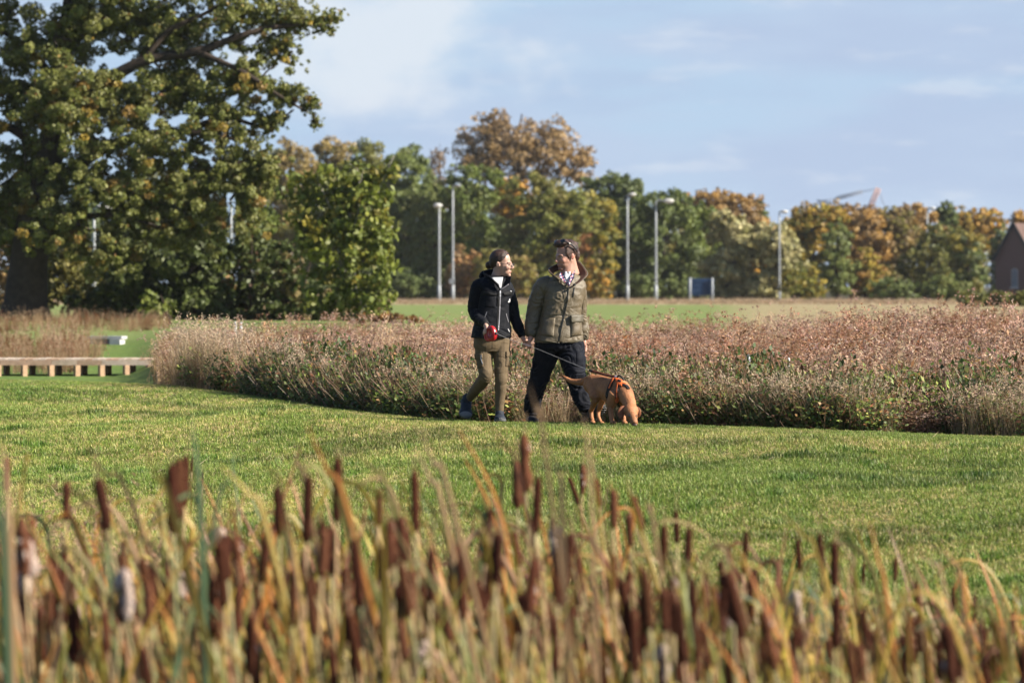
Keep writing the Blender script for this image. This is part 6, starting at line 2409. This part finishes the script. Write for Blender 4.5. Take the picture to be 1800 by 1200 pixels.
def build_man():
    root = empty('person', Q(983, 742, 0))
    root.location.z = gz(root.location.x, DP)
    tag(root, 'bearded man in a green waxed jacket with sunglasses on his head', 'person', None)
    s = 1.17
    hc = Q(995, 449.5, 0)
    M = Matrix.Translation(hc) @ Matrix.Rotation(rad(-56), 4, 'Z') @ Matrix.Rotation(rad(10), 4, 'X') @ Matrix.Scale(s, 4)
    H = lambda x, y, z: M @ Vector((x, y, z))
    g = Geo()
    head_geo(g, M, s, 'm')
    g.tube([H(0, .02, -.06), Q(997, 480, .0), Q(996, 498, .01)], [.066, .068, .085], 14, sub=3)
    torso(g, [(Q(984, 604), .155, .105, .16), (Q(985, 560), .14, .1, .16), (Q(991, 520), .15, .105, .16), (Q(994, 498), .14, .09, .16), (Q(996, 486), .06, .06, .16)])
    wr = Q(934, 589, -.04)
    g.tube([Q(955, 503, .0), Q(941, 548, .03), wr], [.06, .046, .031], 10, sub=5)
    wl = Q(1026.8, 596, .14)
    g.tube([Q(1016, 504, .04), Q(1020, 528, .09), Q(1020, 552, .12), Q(1023.5, 573, .14), wl], [.05, .044, .04, .034, .028], 10, sub=3)
    g.tube([Q(968, 604, .0), Q(956, 640, .04), Q(946, 672, .08), Q(935, 720, .21)], [.085, .08, .055, .030], 12, sub=4)
    g.tube([Q(1002, 604, .0), Q(1006, 640, -.08), Q(1012, 668, -.12), Q(1026, 712, -.18)], [.085, .08, .055, .030], 12, sub=4)
    # his right hand closed round hers
    g.tube([wr, Q(931, 597, -.06), Q(927.5, 603, -.07)], [(.029, .031), (.026, .042), (.02, .042)], 12, sub=4)
    for a, b, c in (((931.5, 603.5), (933, 608.5), (931.5, 612.5)), ((929, 604.8), (929, 609.6), (926.8, 612.6)), ((925.6, 604), (924.3, 608.2), (922, 610.4)), ((922.6, 602), (919.8, 605.6), (917.6, 607.2))):
        g.tube([Q(*a, -.085), Q(*b, -.095), Q(*c, -.06)], [.0112, .0108, .009], 8, sub=3)
    g.tube([Q(929, 597, -.09), Q(924.5, 598, -.115), Q(920.5, 600.5, -.10)], [.0125, .0115, .0095], 8, sub=3)
    # left hand hanging behind the hip
    g.tube([wl, Q(1027.3, 602, .135), Q(1027.5, 608, .13)], [(.027, .029), (.022, .04), (.018, .036)], 12, sub=3)
    for k in range(4):
        g.tube([Q(1024.4 + 2 * k, 607, .13), Q(1024.7 + 1.9 * k, 613, .12), Q(1024 + 1.8 * k, 618, .10)], [.011, .0105, .009], 8, sub=3)
    g.tube([Q(1024.5, 601, .11), Q(1023, 607, .08), Q(1023.5, 612, .07)], [.0125, .0115, .009], 8, sub=3)
    me = remesh(g, .0054, 4)
    head_detail(me, M, s)
    base = (.41, .225, .165)
    stub = (.20, .115, .082)
    body_paint(me, base, [(H(.03, -.07, -.085), .034, stub, .75), (H(-.03, -.07, -.085), .034, stub, .75), (H(0, -.09, -.095), .03, stub, .8), (H(0, -.1, -.052), (.024, .02, .008), stub, .75),
                          (H(.058, -.02, -.07), (.03, .035, .035), stub, .6), (H(-.058, -.02, -.07), (.03, .035, .035), stub, .6),
                          (H(0, -.104, -.069), (.021, .02, .008), (.40, .15, .13), .9), (H(.045, -.07, -.025), .026, (.55, .25, .18), .55), (H(-.045, -.07, -.025), .026, (.55, .25, .18), .55),
                          (H(0, -.12, -.035), .018, (.52, .23, .17), .5), (H(.031, -.096, .018), (.019, .015, .006), (.035, .02, .014), .95), (H(-.031, -.096, .018), (.019, .015, .006), (.035, .02, .014), .95),
                          (H(.031, -.085, .003), (.016, .014, .004), (.12, .06, .045), .8), (H(-.031, -.085, .003), (.016, .014, .004), (.12, .06, .045), .8), (H(.08, .015, -.01), .026, (.62, .2, .14), .65), (Q(925, 606, -.08), .08, (.62, .34, .27), .9)])  # last spot: hand painted brighter against the sleeve's shadow
    shade_smooth(me)
    me.materials.append(SKIN)
    body = add('body', me, root)
    for sg in (-1, 1):
        Geo().ell(H(sg * .031, -.0745, -.004), (.0105 * s, .0080 * s, .0065 * s)).obj('eye', M_eyew, body)
        Geo().ell(H(sg * .031, -.0812, -.004), (.0052 * s, .002 * s, .0056 * s)).obj('iris', M_eye, body)
    # ---- hair: short sides, tousled top swept forward
    hm = mat_attr('hair_dark', rough=.45, spec=.35, nvar=.3, nscale=90, bump=.5, bscale=220)
    h = Geo()
    h.ell((0, .032, .052), (.083, .094, .083))
    h.ell((0, .085, .0), (.06, .045, .07))
    h.ell((0, -.03, .112), (.066, .066, .034))
    h.ell((.0, -.064, .103), (.055, .027, .022))
    for sg in (-1, 1):
        h.ell((sg * .066, .006, .034), (.012, .052, .052))
        h.ell((sg * .066, -.018, .0), (.008, .011, .026))
    r = random.Random(3)
    for i in range(26):
        x, y = r.uniform(-.06, .06), r.uniform(-.065, .08)
        z = .135 - 1.6 * x * x * 4 - (y - .0) ** 2 * 3.2
        h.tube([(x, y + .03, z - .02), (x * 1.05, y, z - .003), (x * 1.1 + r.gauss(0, .008), y - .024, z + r.uniform(-.010, .006))], [.012, .011, .004], 6, sub=2)
    h.xform(M)
    me = remesh(h, .0055, 2)
    V = get_co(me)
    Mi = np.array(M.inverted())
    loc = V @ Mi[:3, :3].T + Mi[:3, 3]
    st = pn(loc, (75, 16, 34)) + .5 * pn(loc, (120, 30, 60), 3)
    set_co(me, V + get_no(me) * (st * .004)[:, None])
    shade = np.clip(.45 + st * .9, 0, 1)[:, None]
    vcol(me, np.array((.013, .0065, .005)) * (1 - shade) + np.array((.085, .040, .028)) * shade)
    shade_smooth(me)
    me.materials.append(hm)
    add('hair', me, root)
    # ---- sunglasses pushed up on the hair
    sg_m = mat_plain('sunglasses_black', (.006, .006, .007), .18, nscale=20, spec=.7)
    tilt = Matrix.Rotation(rad(-52), 4, 'X')
    root_s = empty('sunglasses', H(0, -.04, .13))
    tag(root_s, 'black sunglasses pushed up on the hair of the man', 'sunglasses')
    for sg in (-1, 1):
        c = H(sg * .052, -.048, .134)
        Rm = (M.to_3x3().normalized() @ Matrix.Rotation(sg * rad(28), 3, 'Z') @ Matrix.Rotation(rad(-38), 3, 'X'))
        Geo().ell(c, (.026 * s, .008 * s, .019 * s), Rm, 16, 8).obj('lens', sg_m, root_s)
        Geo().tube([H(sg * .074, -.048, .130), H(sg * .090, -.008, .105), H(sg * .093, .035, .06), H(sg * .088, .058, .020)], [.006, .0065, .006, .005], 8, sub=4).obj('temple', sg_m, root_s)
    Geo().tube([H(-.018, -.072, .147), H(0, -.074, .152), H(.018, -.072, .147)], [.004] * 3, 6, sub=2).obj('bridge', sg_m, root_s)
    # ---- trousers
    navy = fabric_mat('navy_trousers', (.0056, .0070, .0130), .75, 800, .2, .14)
    g = Geo()
    torso(g, [(Q(983, 617, .0), .20, .125, .15), (Q(984, 609, .0), .23, .15, .15), (Q(984, 600, .0), .23, .15, .15), (Q(985, 575, .0), .19, .13, .15)], sub=3)
    g.tube([Q(964, 606, .0), Q(957, 632, .03), Q(951, 655, .06), Q(945, 675, .09), Q(938.5, 698, .15), Q(934, 724, .22)],
           [Wd(25), Wd(20.5), Wd(16.8), Wd(15), Wd(13.6), Wd(11.6)], 18, sub=4)
    g.tube([Q(1003, 606, .0), Q(1006.5, 632, -.05), Q(1011, 655, -.10), Q(1015, 675, -.13), Q(1022, 698, -.17), Q(1029, 721, -.2)],
           [Wd(24), Wd(21.5), Wd(17), Wd(14.4), Wd(12.6), Wd(10.6)], 18, sub=4)

    def tf(V, N_):
        f = fold_field(V, (4.5, 13), 1.5, .55, 2.0) * .008 + fold_field(V, (6, 18), 1.2, -.4, 7.0) * .006
        k1, _ = near_axis(V, Q(947, 668, .08), Q(936, 715, .2), .15)
        k2, _ = near_axis(V, Q(1008, 640, -.1), Q(1016, 680, -.15), .15)
        k3, _ = near_axis(V, Q(1024, 705, -.18), Q(1030, 721, -.2), .12)
        return f * (.7 + .9 * np.clip(k1 + k2 + k3, 0, 1))
    tro = clothes('trousers', g, .0065, navy, root, tf, 4)
    tb = bvh_of(tro)
    strip('knee_seam', tb, [(1001, 662), (1010, 660), (1026, 659)], .012, navy, tro, .002, .005)
    drape('thigh_pocket', tb, [(1013, 618), (1027, 616), (1026, 643), (1012, 645)], navy, tro, .001, .010, 8, 8, True)
    # ---- waxed jacket
    wax = fabric_mat('waxed_olive', (.128, .100, .061), .48, 600, .16, .45)
    wax2 = fabric_mat('waxed_olive_dark', (.085, .072, .045), .5, 600, .16, .45)
    g = Geo()
    torso(g, [(Q(982.5, 601, .0), .242, .18, .17), (Q(983, 592, .0), .238, .178, .17), (Q(985, 570, .0), .205, .16, .17), (Q(987, 548, .0), .192, .15, .17), (Q(991, 522, .0), .195, .155, .17),
              (Q(993, 505, .005), .212, .14, .17), (Q(993.5, 497, .01), .200, .125, .17), (Q(994.5, 489, .01), .160, .105, .17), (Q(996, 481, .015), .09, .085, .17)], sub=4)
    g.tube([Q(968, 496, .005), Q(955, 503, .0), Q(945, 526, .02), Q(939, 548, .03), Q(935.5, 570, .0), Q(934, 587.5, -.04)],
           [Wd(12), Wd(14.5), Wd(14), Wd(13), Wd(12.2), Wd(9.8)], 18, sub=5)
    g.tube([Q(1012, 495, .03), Q(1017.5, 504, .04), Q(1020, 528, .09), Q(1020, 552, .12), Q(1023.5, 573, .14), Q(1026.5, 592, .14)],
           [Wd(11), Wd(12.5), Wd(11), Wd(10), Wd(9.8), Wd(8.2)], 16, sub=5)

    def jf(V, N_):
        f = fold_field(V, (2.6, 11), 2.2, 1.25, 1.0) * .0055 + fold_field(V, (4, 12), 1.2, -1.2, 6.0, False) * .003 + fold_field(V, (14, 30), 1.2, .5, 16.0) * .0022
        e1, _ = near_axis(V, Q(948, 515, .02), Q(934, 580, -.02), .115)
        e2, _ = near_axis(V, Q(1020, 525, .1), Q(1026, 585, .14), .09)
        f2 = fold_field(V, (2.6, 15), 2.4, -.55, 4.0) * .011
        f3 = fold_field(V, (7, 34), 1.2, .1, 14.0) * .0035
        hem, _ = near_axis(V, Q(945, 592, 0), Q(1024, 592, 0), .2)
        return f * .8 + f2 * np.clip(e1 + e2, 0, 1) + f3 * hem
    jac = clothes('jacket', g, .0066, wax, root, jf, 7)
    jb = bvh_of(jac)
    tee = fabric_mat('white_tee', (.52, .53, .57), .85, 900, .04)
    # checked shirt: stripes printed on cloth
    if 'check_shirt' not in MATS:
        m, nt, b = _nt('check_shirt')
        N, L = nt.nodes, nt.links
        tc = N.new('ShaderNodeTexCoord')
        cur = None
        cols = []
        for rot, c in ((0, (.45, .09, .12)), (90, (.055, .06, .15))):
            mp = N.new('ShaderNodeMapping')
            mp.inputs['Rotation'].default_value = (0, rad(rot + 20), 0)
            L.new(tc.outputs['Object'], mp.inputs[0])
            wv = N.new('ShaderNodeTexWave')
            wv.inputs['Scale'].default_value = 11
            L.new(mp.outputs[0], wv.inputs['Vector'])
            st_ = N.new('ShaderNodeMath')
            st_.operation = 'GREATER_THAN'
            st_.inputs[1].default_value = .55
            L.new(wv.outputs['Fac'], st_.inputs[0])
            mx = N.new('ShaderNodeMix')
            mx.data_type = 'RGBA'
            L.new(st_.outputs[0], mx.inputs[0])
            if cur is None: mx.inputs[6].default_value = (.52, .48, .52, 1)
            else: L.new(cur, mx.inputs[6])
            mx.inputs[7].default_value = (*c, 1)
            cur = mx.outputs[2]
        L.new(cur, b.inputs['Base Color'])
        b.inputs['Roughness'].default_value = .85
        MATS['check_shirt'] = m
    drape('shirt', jb, [(984, 484), (1008, 482), (1001, 503.5), (998.5, 501)], MATS['check_shirt'], root, -.004, .008, 8, 8)
    drape('tee_shirt', jb, [(988.5, 478), (1003, 478), (1000.5, 500.5), (998.8, 499)], tee, root, -.002, .011, 8, 8)
    # collar with a brown corduroy lining, standing open
    cord = fabric_mat('brown_corduroy', (.135, .075, .055), .9, 300, .15)
    ring = [(Q(999, 505, -.145), Q(994, 499, -.16)), (Q(987, 495, -.13), Q(978, 486, -.15)), (Q(973, 485, -.06), Q(966, 475, -.08)), (Q(975, 478, .03), Q(972, 468, .03)), (Q(990, 474, .09), Q(992, 460, .11)),
            (Q(1008, 475, .08), Q(1013, 457, .09)), (Q(1018, 484, .02), Q(1026, 471, .02)), (Q(1014, 494, -.07), Q(1031, 482, -.05)), (Q(1001, 505, -.145), Q(1019, 495, -.135))]
    collar('collar', ring, wax2, jac, .009)
    c0 = sum((r_[0] for r_ in ring), Vector()) / len(ring)
    inner = []
    for a, b in ring:
        f = lambda p, k: p + (Vector((c0.x, c0.y, p.z)) - p).normalized() * k
        inner.append((f(a, .006), f(a.lerp(b, .97), .007)))
    collar('collar_lining', inner, cord, jac, .004)
    # shirt collar points
    Geo().put([Q(1000.5, 502, -.165), Q(1003, 486, -.12), Q(1011, 474, -.06), Q(1009, 489, -.135), Q(1000.5, 502, -.155), Q(1003, 486, -.11), Q(1011, 474, -.05), Q(1009, 489, -.125)],
              [(0, 1, 2, 3), (7, 6, 5, 4), (0, 3, 7, 4), (1, 0, 4, 5), (2, 1, 5, 6), (3, 2, 6, 7)]).obj('shirt_collar', MATS['check_shirt'], root, smooth=False)
    Geo().put([Q(994, 497, -.168), Q(983, 486, -.14), Q(985, 478, -.11), Q(991, 484, -.135), Q(994, 497, -.158), Q(983, 486, -.13), Q(985, 478, -.10), Q(991, 484, -.125)],
              [(0, 1, 2, 3), (7, 6, 5, 4), (0, 3, 7, 4), (1, 0, 4, 5), (2, 1, 5, 6), (3, 2, 6, 7)]).obj('shirt_collar', MATS['check_shirt'], root, smooth=False)
    blk = mat_plain('black_zip', (.012, .012, .012), .5, nscale=60)
    strip('front_zip', jb, [(999.5, 504), (997.5, 528), (992.5, 552), (987, 576), (983, 600)], .007, blk, jac, .006, .004)
    strip('waist_seam', jb, [(952, 551), (965, 552.5), (980, 552), (990, 552)], .008, wax2, jac, .001, .004)
    strip('waist_seam', jb, [(996, 553), (1008, 553.5), (1018, 553)], .008, wax2, jac, .001, .004)
    drape('hip_pocket', jb, [(1002, 557), (1020.5, 556), (1021.5, 589), (1003, 592)], wax, jac, .004, .026, 12, 12, True)
    drape('pocket_flap', jb, [(1001.5, 554.5), (1021, 553.5), (1021.5, 566), (1002, 568)], wax2, jac, .02, .008, 10, 5)
    drape('hip_pocket', jb, [(953, 558), (976, 559), (973, 592), (949, 589)], wax, jac, .002, .012, 12, 12, True)
    strip('chest_zip', jb, [(1010, 505), (1007, 522)], .008, blk, jac, .003, .004)
    Geo().ell(Q(1009.6, 500.5, -.175), (.016, .01, .012)).obj('zip_toggle', blk, jac)
    strip('hem', jb, [(941, 596), (960, 600), (982, 602), (1005, 601), (1025, 596.5)], .016, wax2, jac, .001, .004)
    g = Geo().tube([Q(934.5, 584, -.035), Q(933.8, 590.5, -.045)], [Wd(10.5), Wd(9.8)], 16, sub=1)
    g.obj('cuff', wax2, jac)
    g = Geo().tube([Q(1026.2, 589, .14), Q(1026.9, 596.5, .14)], [Wd(8.6), Wd(8.2)], 14, sub=1)
    g.obj('cuff', wax2, jac)
    # ---- shoes
    bs = fabric_mat('shoe_black', (.02, .02, .024), .6, 500, .3)
    sole = mat_plain('boot_sole', (.022, .022, .024), .75, nscale=40)
    lace = mat_plain('boot_laces', (.16, .08, .06), .8, nscale=80)
    tread = mat_plain('boot_tread', (.06, .06, .06), .85, nscale=50)
    h1, t1 = Q(933, 738, .30), Q(937, 741, .02)
    h1.z = gz(h1.x, h1.y) + .03
    t1.z = gz(t1.x, t1.y) + .012
    shoe('shoe', h1, t1, Q(934, 721, .22), Vector((0, 0, 1)), .30, .125, (bs, sole, lace, tread), root)
    h2 = Q(1031, 740, -.16)
    h2.z = gz(h2.x, h2.y) + .02
    t2 = h2 + Vector((.165, -.165, .165))
    shoe('shoe', h2, t2, Q(1029.5, 721, -.19), Vector((-.15, .25, 1)), .30, .14, (bs, sole, lace, tread), root, True)
    return root


build_woman()
build_man()
build_lead()
# ---------------------------------------------------------------- the dog, nose down in the grass
def build_dog():
    def P(px, py, D):
        return PX(px, py, D)
    g = Geo()
    # trunk from rump to chest (dog stands three quarters on, head toward the camera and right)
    r0, r1 = 37.50, 36.98
    spine = [P(1037, 674, 37.52), P(1045, 677, 37.45), P(1057, 680, 37.34), P(1070, 685, 37.2), P(1081, 688, 37.08), P(1091, 691, 37.0), P(1098, 694, 36.93)]
    k = FPX / 37.3
    rr = [(15, 15), (18.5, 18.5), (18.5, 20.5), (19.5, 21.5), (19.5, 24.5), (17.5, 24), (13.5, 18)]
    g.tube(spine, [(b / k * .9, b / k) if False else (a / k, b / k) for a, b in rr], 20, ref=(0, 0, 1), sub=4)
    # neck, dropping toward the ground
    g.tube([P(1090, 684, 37.02), P(1098, 692, 36.92), P(1105, 706, 36.82), P(1109, 718, 36.76)], [18 / k, 15.5 / k, 12 / k, 9.5 / k], 16, sub=4)
    # head: skull, cheeks, muzzle pointing down
    g.ell(P(1108.5, 722, 36.73), (13.8 / k, .085, 12.5 / k))
    g.ell(P(1111, 731, 36.68), (10.5 / k, .06, 10 / k))
    g.tube([P(1111.5, 730, 36.64), P(1114, 738, 36.58), P(1115.5, 745, 36.55)], [8.4 / k, 7.0 / k, 6.2 / k], 12, sub=3)
    for x in (1105.5, 1117.5):
        g.ell(P(x, 728, 36.665), (3 / k, .018, 2.2 / k))
    # tail, held out level behind
    g.tube([P(1042, 664, 37.5), P(1034, 668, 37.6), P(1022, 671.8, 37.66), P(1008, 670.5, 37.7), P(997, 666, 37.72), P(988, 659.5, 37.74)],
           [8 / k, 7.2 / k, 6.0 / k, 5.2 / k, 4 / k, 1.4 / k], 12, sub=4)
    gx = lambda p: gz(p.x, p.y)

    def foot(px, D, dz=0.0):
        p = P(px, 744, D)
        p.z = gx(p) + .012 + dz
        return p
    # hind legs: thigh, hock behind, shank, paw
    f = foot(1041, 37.36)
    g.tube([P(1043, 676, 37.38), P(1047, 692, 37.26), P(1048, 702, 37.22)], [(13 / k, 15 / k), (9.5 / k, 12.5 / k), (7 / k, 8.5 / k)], 12, ref=(1, 0, 0), sub=3)
    g.tube([P(1048, 700, 37.22), P(1043, 712, 37.34), P(1038.5, 722, 37.44)], [7.6 / k, 5.6 / k, 4.4 / k], 10, sub=3)
    g.tube([P(1038.5, 721, 37.44), P(1039.5, 732, 37.42), f + Vector((0, .02, .03))], [4.4 / k, 3.8 / k, 3.9 / k], 10, sub=3)
    g.ell(f + Vector((.004, -.03, .012)), (.030, .046, .022))
    f = foot(1055.5, 37.58)
    g.tube([P(1048, 676, 37.62), P(1057, 692, 37.56), P(1060, 700, 37.52)], [(12 / k, 14 / k), (8.5 / k, 11.5 / k), (6.5 / k, 8 / k)], 12, ref=(1, 0, 0), sub=3)
    g.tube([P(1060, 699, 37.52), P(1056, 711, 37.6), P(1051.5, 722, 37.68)], [7 / k, 5.2 / k, 4.2 / k], 10, sub=3)
    g.tube([P(1051.5, 721, 37.68), P(1052, 732, 37.64), f + Vector((0, .02, .03))], [4.2 / k, 3.6 / k, 3.8 / k], 10, sub=3)
    g.ell(f + Vector((.012, -.03, .012)), (.030, .046, .022))
    # front legs: shoulder, elbow, straight forearm, paw
    f = foot(1076.5, 36.88)
    g.tube([P(1083, 692, 36.92), P(1076, 706, 36.95), P(1072.5, 716, 36.96)], [13 / k, 10 / k, 6.8 / k], 12, sub=3)
    g.tube([P(1072.5, 714, 36.96), P(1074, 728, 36.92), f + Vector((-.006, .02, .03))], [6.6 / k, 4.8 / k, 4.4 / k], 10, sub=3)
    g.ell(f + Vector((.006, -.025, .012)), (.032, .046, .022))
    f = foot(1097, 37.02)
    g.tube([P(1097, 694, 37.05), P(1094, 708, 37.08), P(1093, 718, 37.08)], [12 / k, 9 / k, 6.5 / k], 12, sub=3)
    g.tube([P(1093, 716, 37.08), P(1095, 730, 37.05), f + Vector((0, .02, .03))], [6.4 / k, 4.8 / k, 4.4 / k], 10, sub=3)
    g.ell(f + Vector((.006, -.025, .012)), (.032, .046, .022))
    root = empty('dog', (P(1075, 740, 37.2).x, 37.2, gz(1.0, 37.2)))
    tag(root, 'fox red labrador like dog in a harness sniffing the grass with its head down', 'dog')
    me = remesh(g, .0062, 7)
    V = get_co(me)
    V += get_no(me) * (pn(V, (11, 11, 11)) * .006 + pn(V, (60, 60, 30)) * .0016)[:, None]
    set_co(me, V)
    base = np.array((.345, .148, .064))
    n = np.clip(.5 + pn(V, (7, 7, 7)) * .7 + .35 * pn(V, (70, 70, 25), 2), 0, 1)[:, None]
    C = base * (.70 + .60 * n)
    low = sstep(.22, .0, V[:, 2] - root.location.z)[:, None] * .22
    C = C * (1 - low) + np.array((.42, .20, .095)) * low
    for c, r_, col in ((P(1115.8, 745.5, 36.5), .03, (.13, .055, .04)), (P(988, 659.5, 37.74), .05, (.2, .075, .03))):
        w = np.exp(-((V - np.array(c)) ** 2).sum(1) / r_ ** 2)[:, None]
        C = C * (1 - w) + np.array(col) * w
    vcol(me, C)
    shade_smooth(me)
    fur = mat_attr('fox_red_fur', rough=.62, spec=.3, nvar=.14, nscale=90, bump=.35, bscale=260)
    me.materials.append(fur)
    body = add('body', me, root)
    # ears
    for side, pts, rr in ((0, [P(1101, 716.5, 36.75), P(1094.5, 719, 36.72), P(1091.5, 727, 36.7), P(1093, 737, 36.68)], [(.018, .010), (.036, .011), (.038, .011), (.016, .008)]),
                          (1, [P(1117, 716, 36.74), P(1122, 719.5, 36.74), P(1123.5, 726, 36.74), P(1122.5, 733, 36.74)], [(.016, .009), (.022, .010), (.022, .010), (.01, .007)])):
        e = Geo().tube(pts, rr, 14, ref=(0, 1, 0), sub=4)
        m2 = remesh(e, .005, 4)
        vcol(m2, np.tile((.19, .062, .024), (len(m2.vertices), 1)))
        shade_smooth(m2)
        m2.materials.append(fur)
        add('ear', m2, root)
    dark = mat_plain('dog_eye', (.012, .008, .006), .15, nscale=20, spec=.7)
    nose = mat_plain('dog_nose', (.05, .025, .022), .4, nscale=60)
    bv = bvh_of(body)
    for x, y in ((1106.8, 731), (1118.3, 731.2)):
        l, n_, _, _ = hit_px(bv, x, y)
        if l is not None: Geo().ell(l, (.013, .009, .011)).obj('eye', dark, root)
    l, n_, _, _ = hit_px(bv, 1115.8, 745)
    if l is not None: Geo().ell(l + Vector((0, 0, -.01)), (.024, .018, .017)).obj('nose', nose, root)
    # ---- harness
    orange = fabric_mat('harness_orange', (.62, .12, .025), .7, 300, .12)
    black = fabric_mat('harness_black', (.012, .012, .014), .65, 300, .2)
    hr = empty('harness', P(1085, 672, 37.0))
    hr.parent = root
    hr.location = P(1085, 672, 37.0) - root.location
    S = lambda nm, pts, w, m, off=.004, th=.007: strip(nm, bv, pts, w, m, hr, off, th)
    S('girth_strap', [(1080, 663.5), (1076, 671), (1071.5, 681), (1068.5, 693), (1067.5, 700)], .042, black)
    S('girth_trim', [(1079.5, 665), (1075.5, 673), (1071.5, 683)], .016, orange, .011, .003)
    drape('back_panel', bv, [(1081, 664.5), (1094, 669.5), (1093.5, 680), (1084, 675.5)], orange, hr, .004, .010, 8, 8)
    drape('panel_patch', bv, [(1087.5, 668.5), (1092.5, 670.5), (1091.5, 673.5), (1086.8, 671.8)], black, hr, .014, .005, 5, 4)
    S('chest_strap', [(1086, 674), (1085.5, 684), (1084, 694), (1084, 702), (1086.5, 710), (1091, 717)], .026, black)
    S('chest_trim', [(1086, 676), (1085.3, 686), (1084.2, 697), (1084, 703)], .014, orange, .011, .004)
    S('yoke_strap', [(1091, 677.5), (1096.5, 677), (1101.5, 679), (1105, 684)], .026, black)
    S('yoke_trim', [(1090, 675), (1095, 674.5), (1099.5, 676)], .018, orange, .011, .003)
    buckle = mat_plain('buckle', (.38, .37, .45), .4, nscale=20, metal=.3)
    l, n_, _, _ = hit_px(bv, 1082.5, 664.5)
    if l is not None: Geo().ell(l + Vector((0, -.008, .012)), (.018, .012, .012)).obj('buckle', buckle, hr)
    l, n_, _, _ = hit_px(bv, 1084.2, 702)
    if l is not None: Geo().tube([l + Vector((-.010, -.014, .02)), l + Vector((-.014, -.016, -.01)), l + Vector((0, -.018, -.03)), l + Vector((.014, -.016, -.01)), l + Vector((.010, -.014, .02))], [.004] * 5, 6, sub=3).obj('front_ring', orange, hr)
    a, _, _, _ = hit_px(bv, 1084, 664.5)
    b, _, _, _ = hit_px(bv, 1096, 668.5)
    if a is not None and b is not None:
        Geo().tube([a, a.lerp(b, .3) + Vector((0, 0, .03)), a.lerp(b, .7) + Vector((0, 0, .028)), b], [.009] * 4, 8, sub=4).obj('handle', black, hr)


build_dog()
# ---------------------------------------------------------------- the air between
def build_haze():
    g = Geo().box((0, 1275, 12.0), (2600, 1400, 16.0))
    m = bpy.data.materials.new('haze')
    m.use_nodes = True
    nt = m.node_tree
    nt.nodes.remove(nt.nodes['Principled BSDF'])
    v = nt.nodes.new('ShaderNodeVolumePrincipled')
    v.inputs['Color'].default_value = (.86, .90, .95, 1)
    v.inputs['Density'].default_value = 0.00007
    v.inputs['Anisotropy'].default_value = 0.2
    nt.links.new(v.outputs[0], nt.nodes['Material Output'].inputs['Volume'])
    o = g.obj('haze', m, None, smooth=False)
    o['kind'] = 'stuff'
    o['label'] = 'thin pale autumn haze over the whole field'


build_haze()
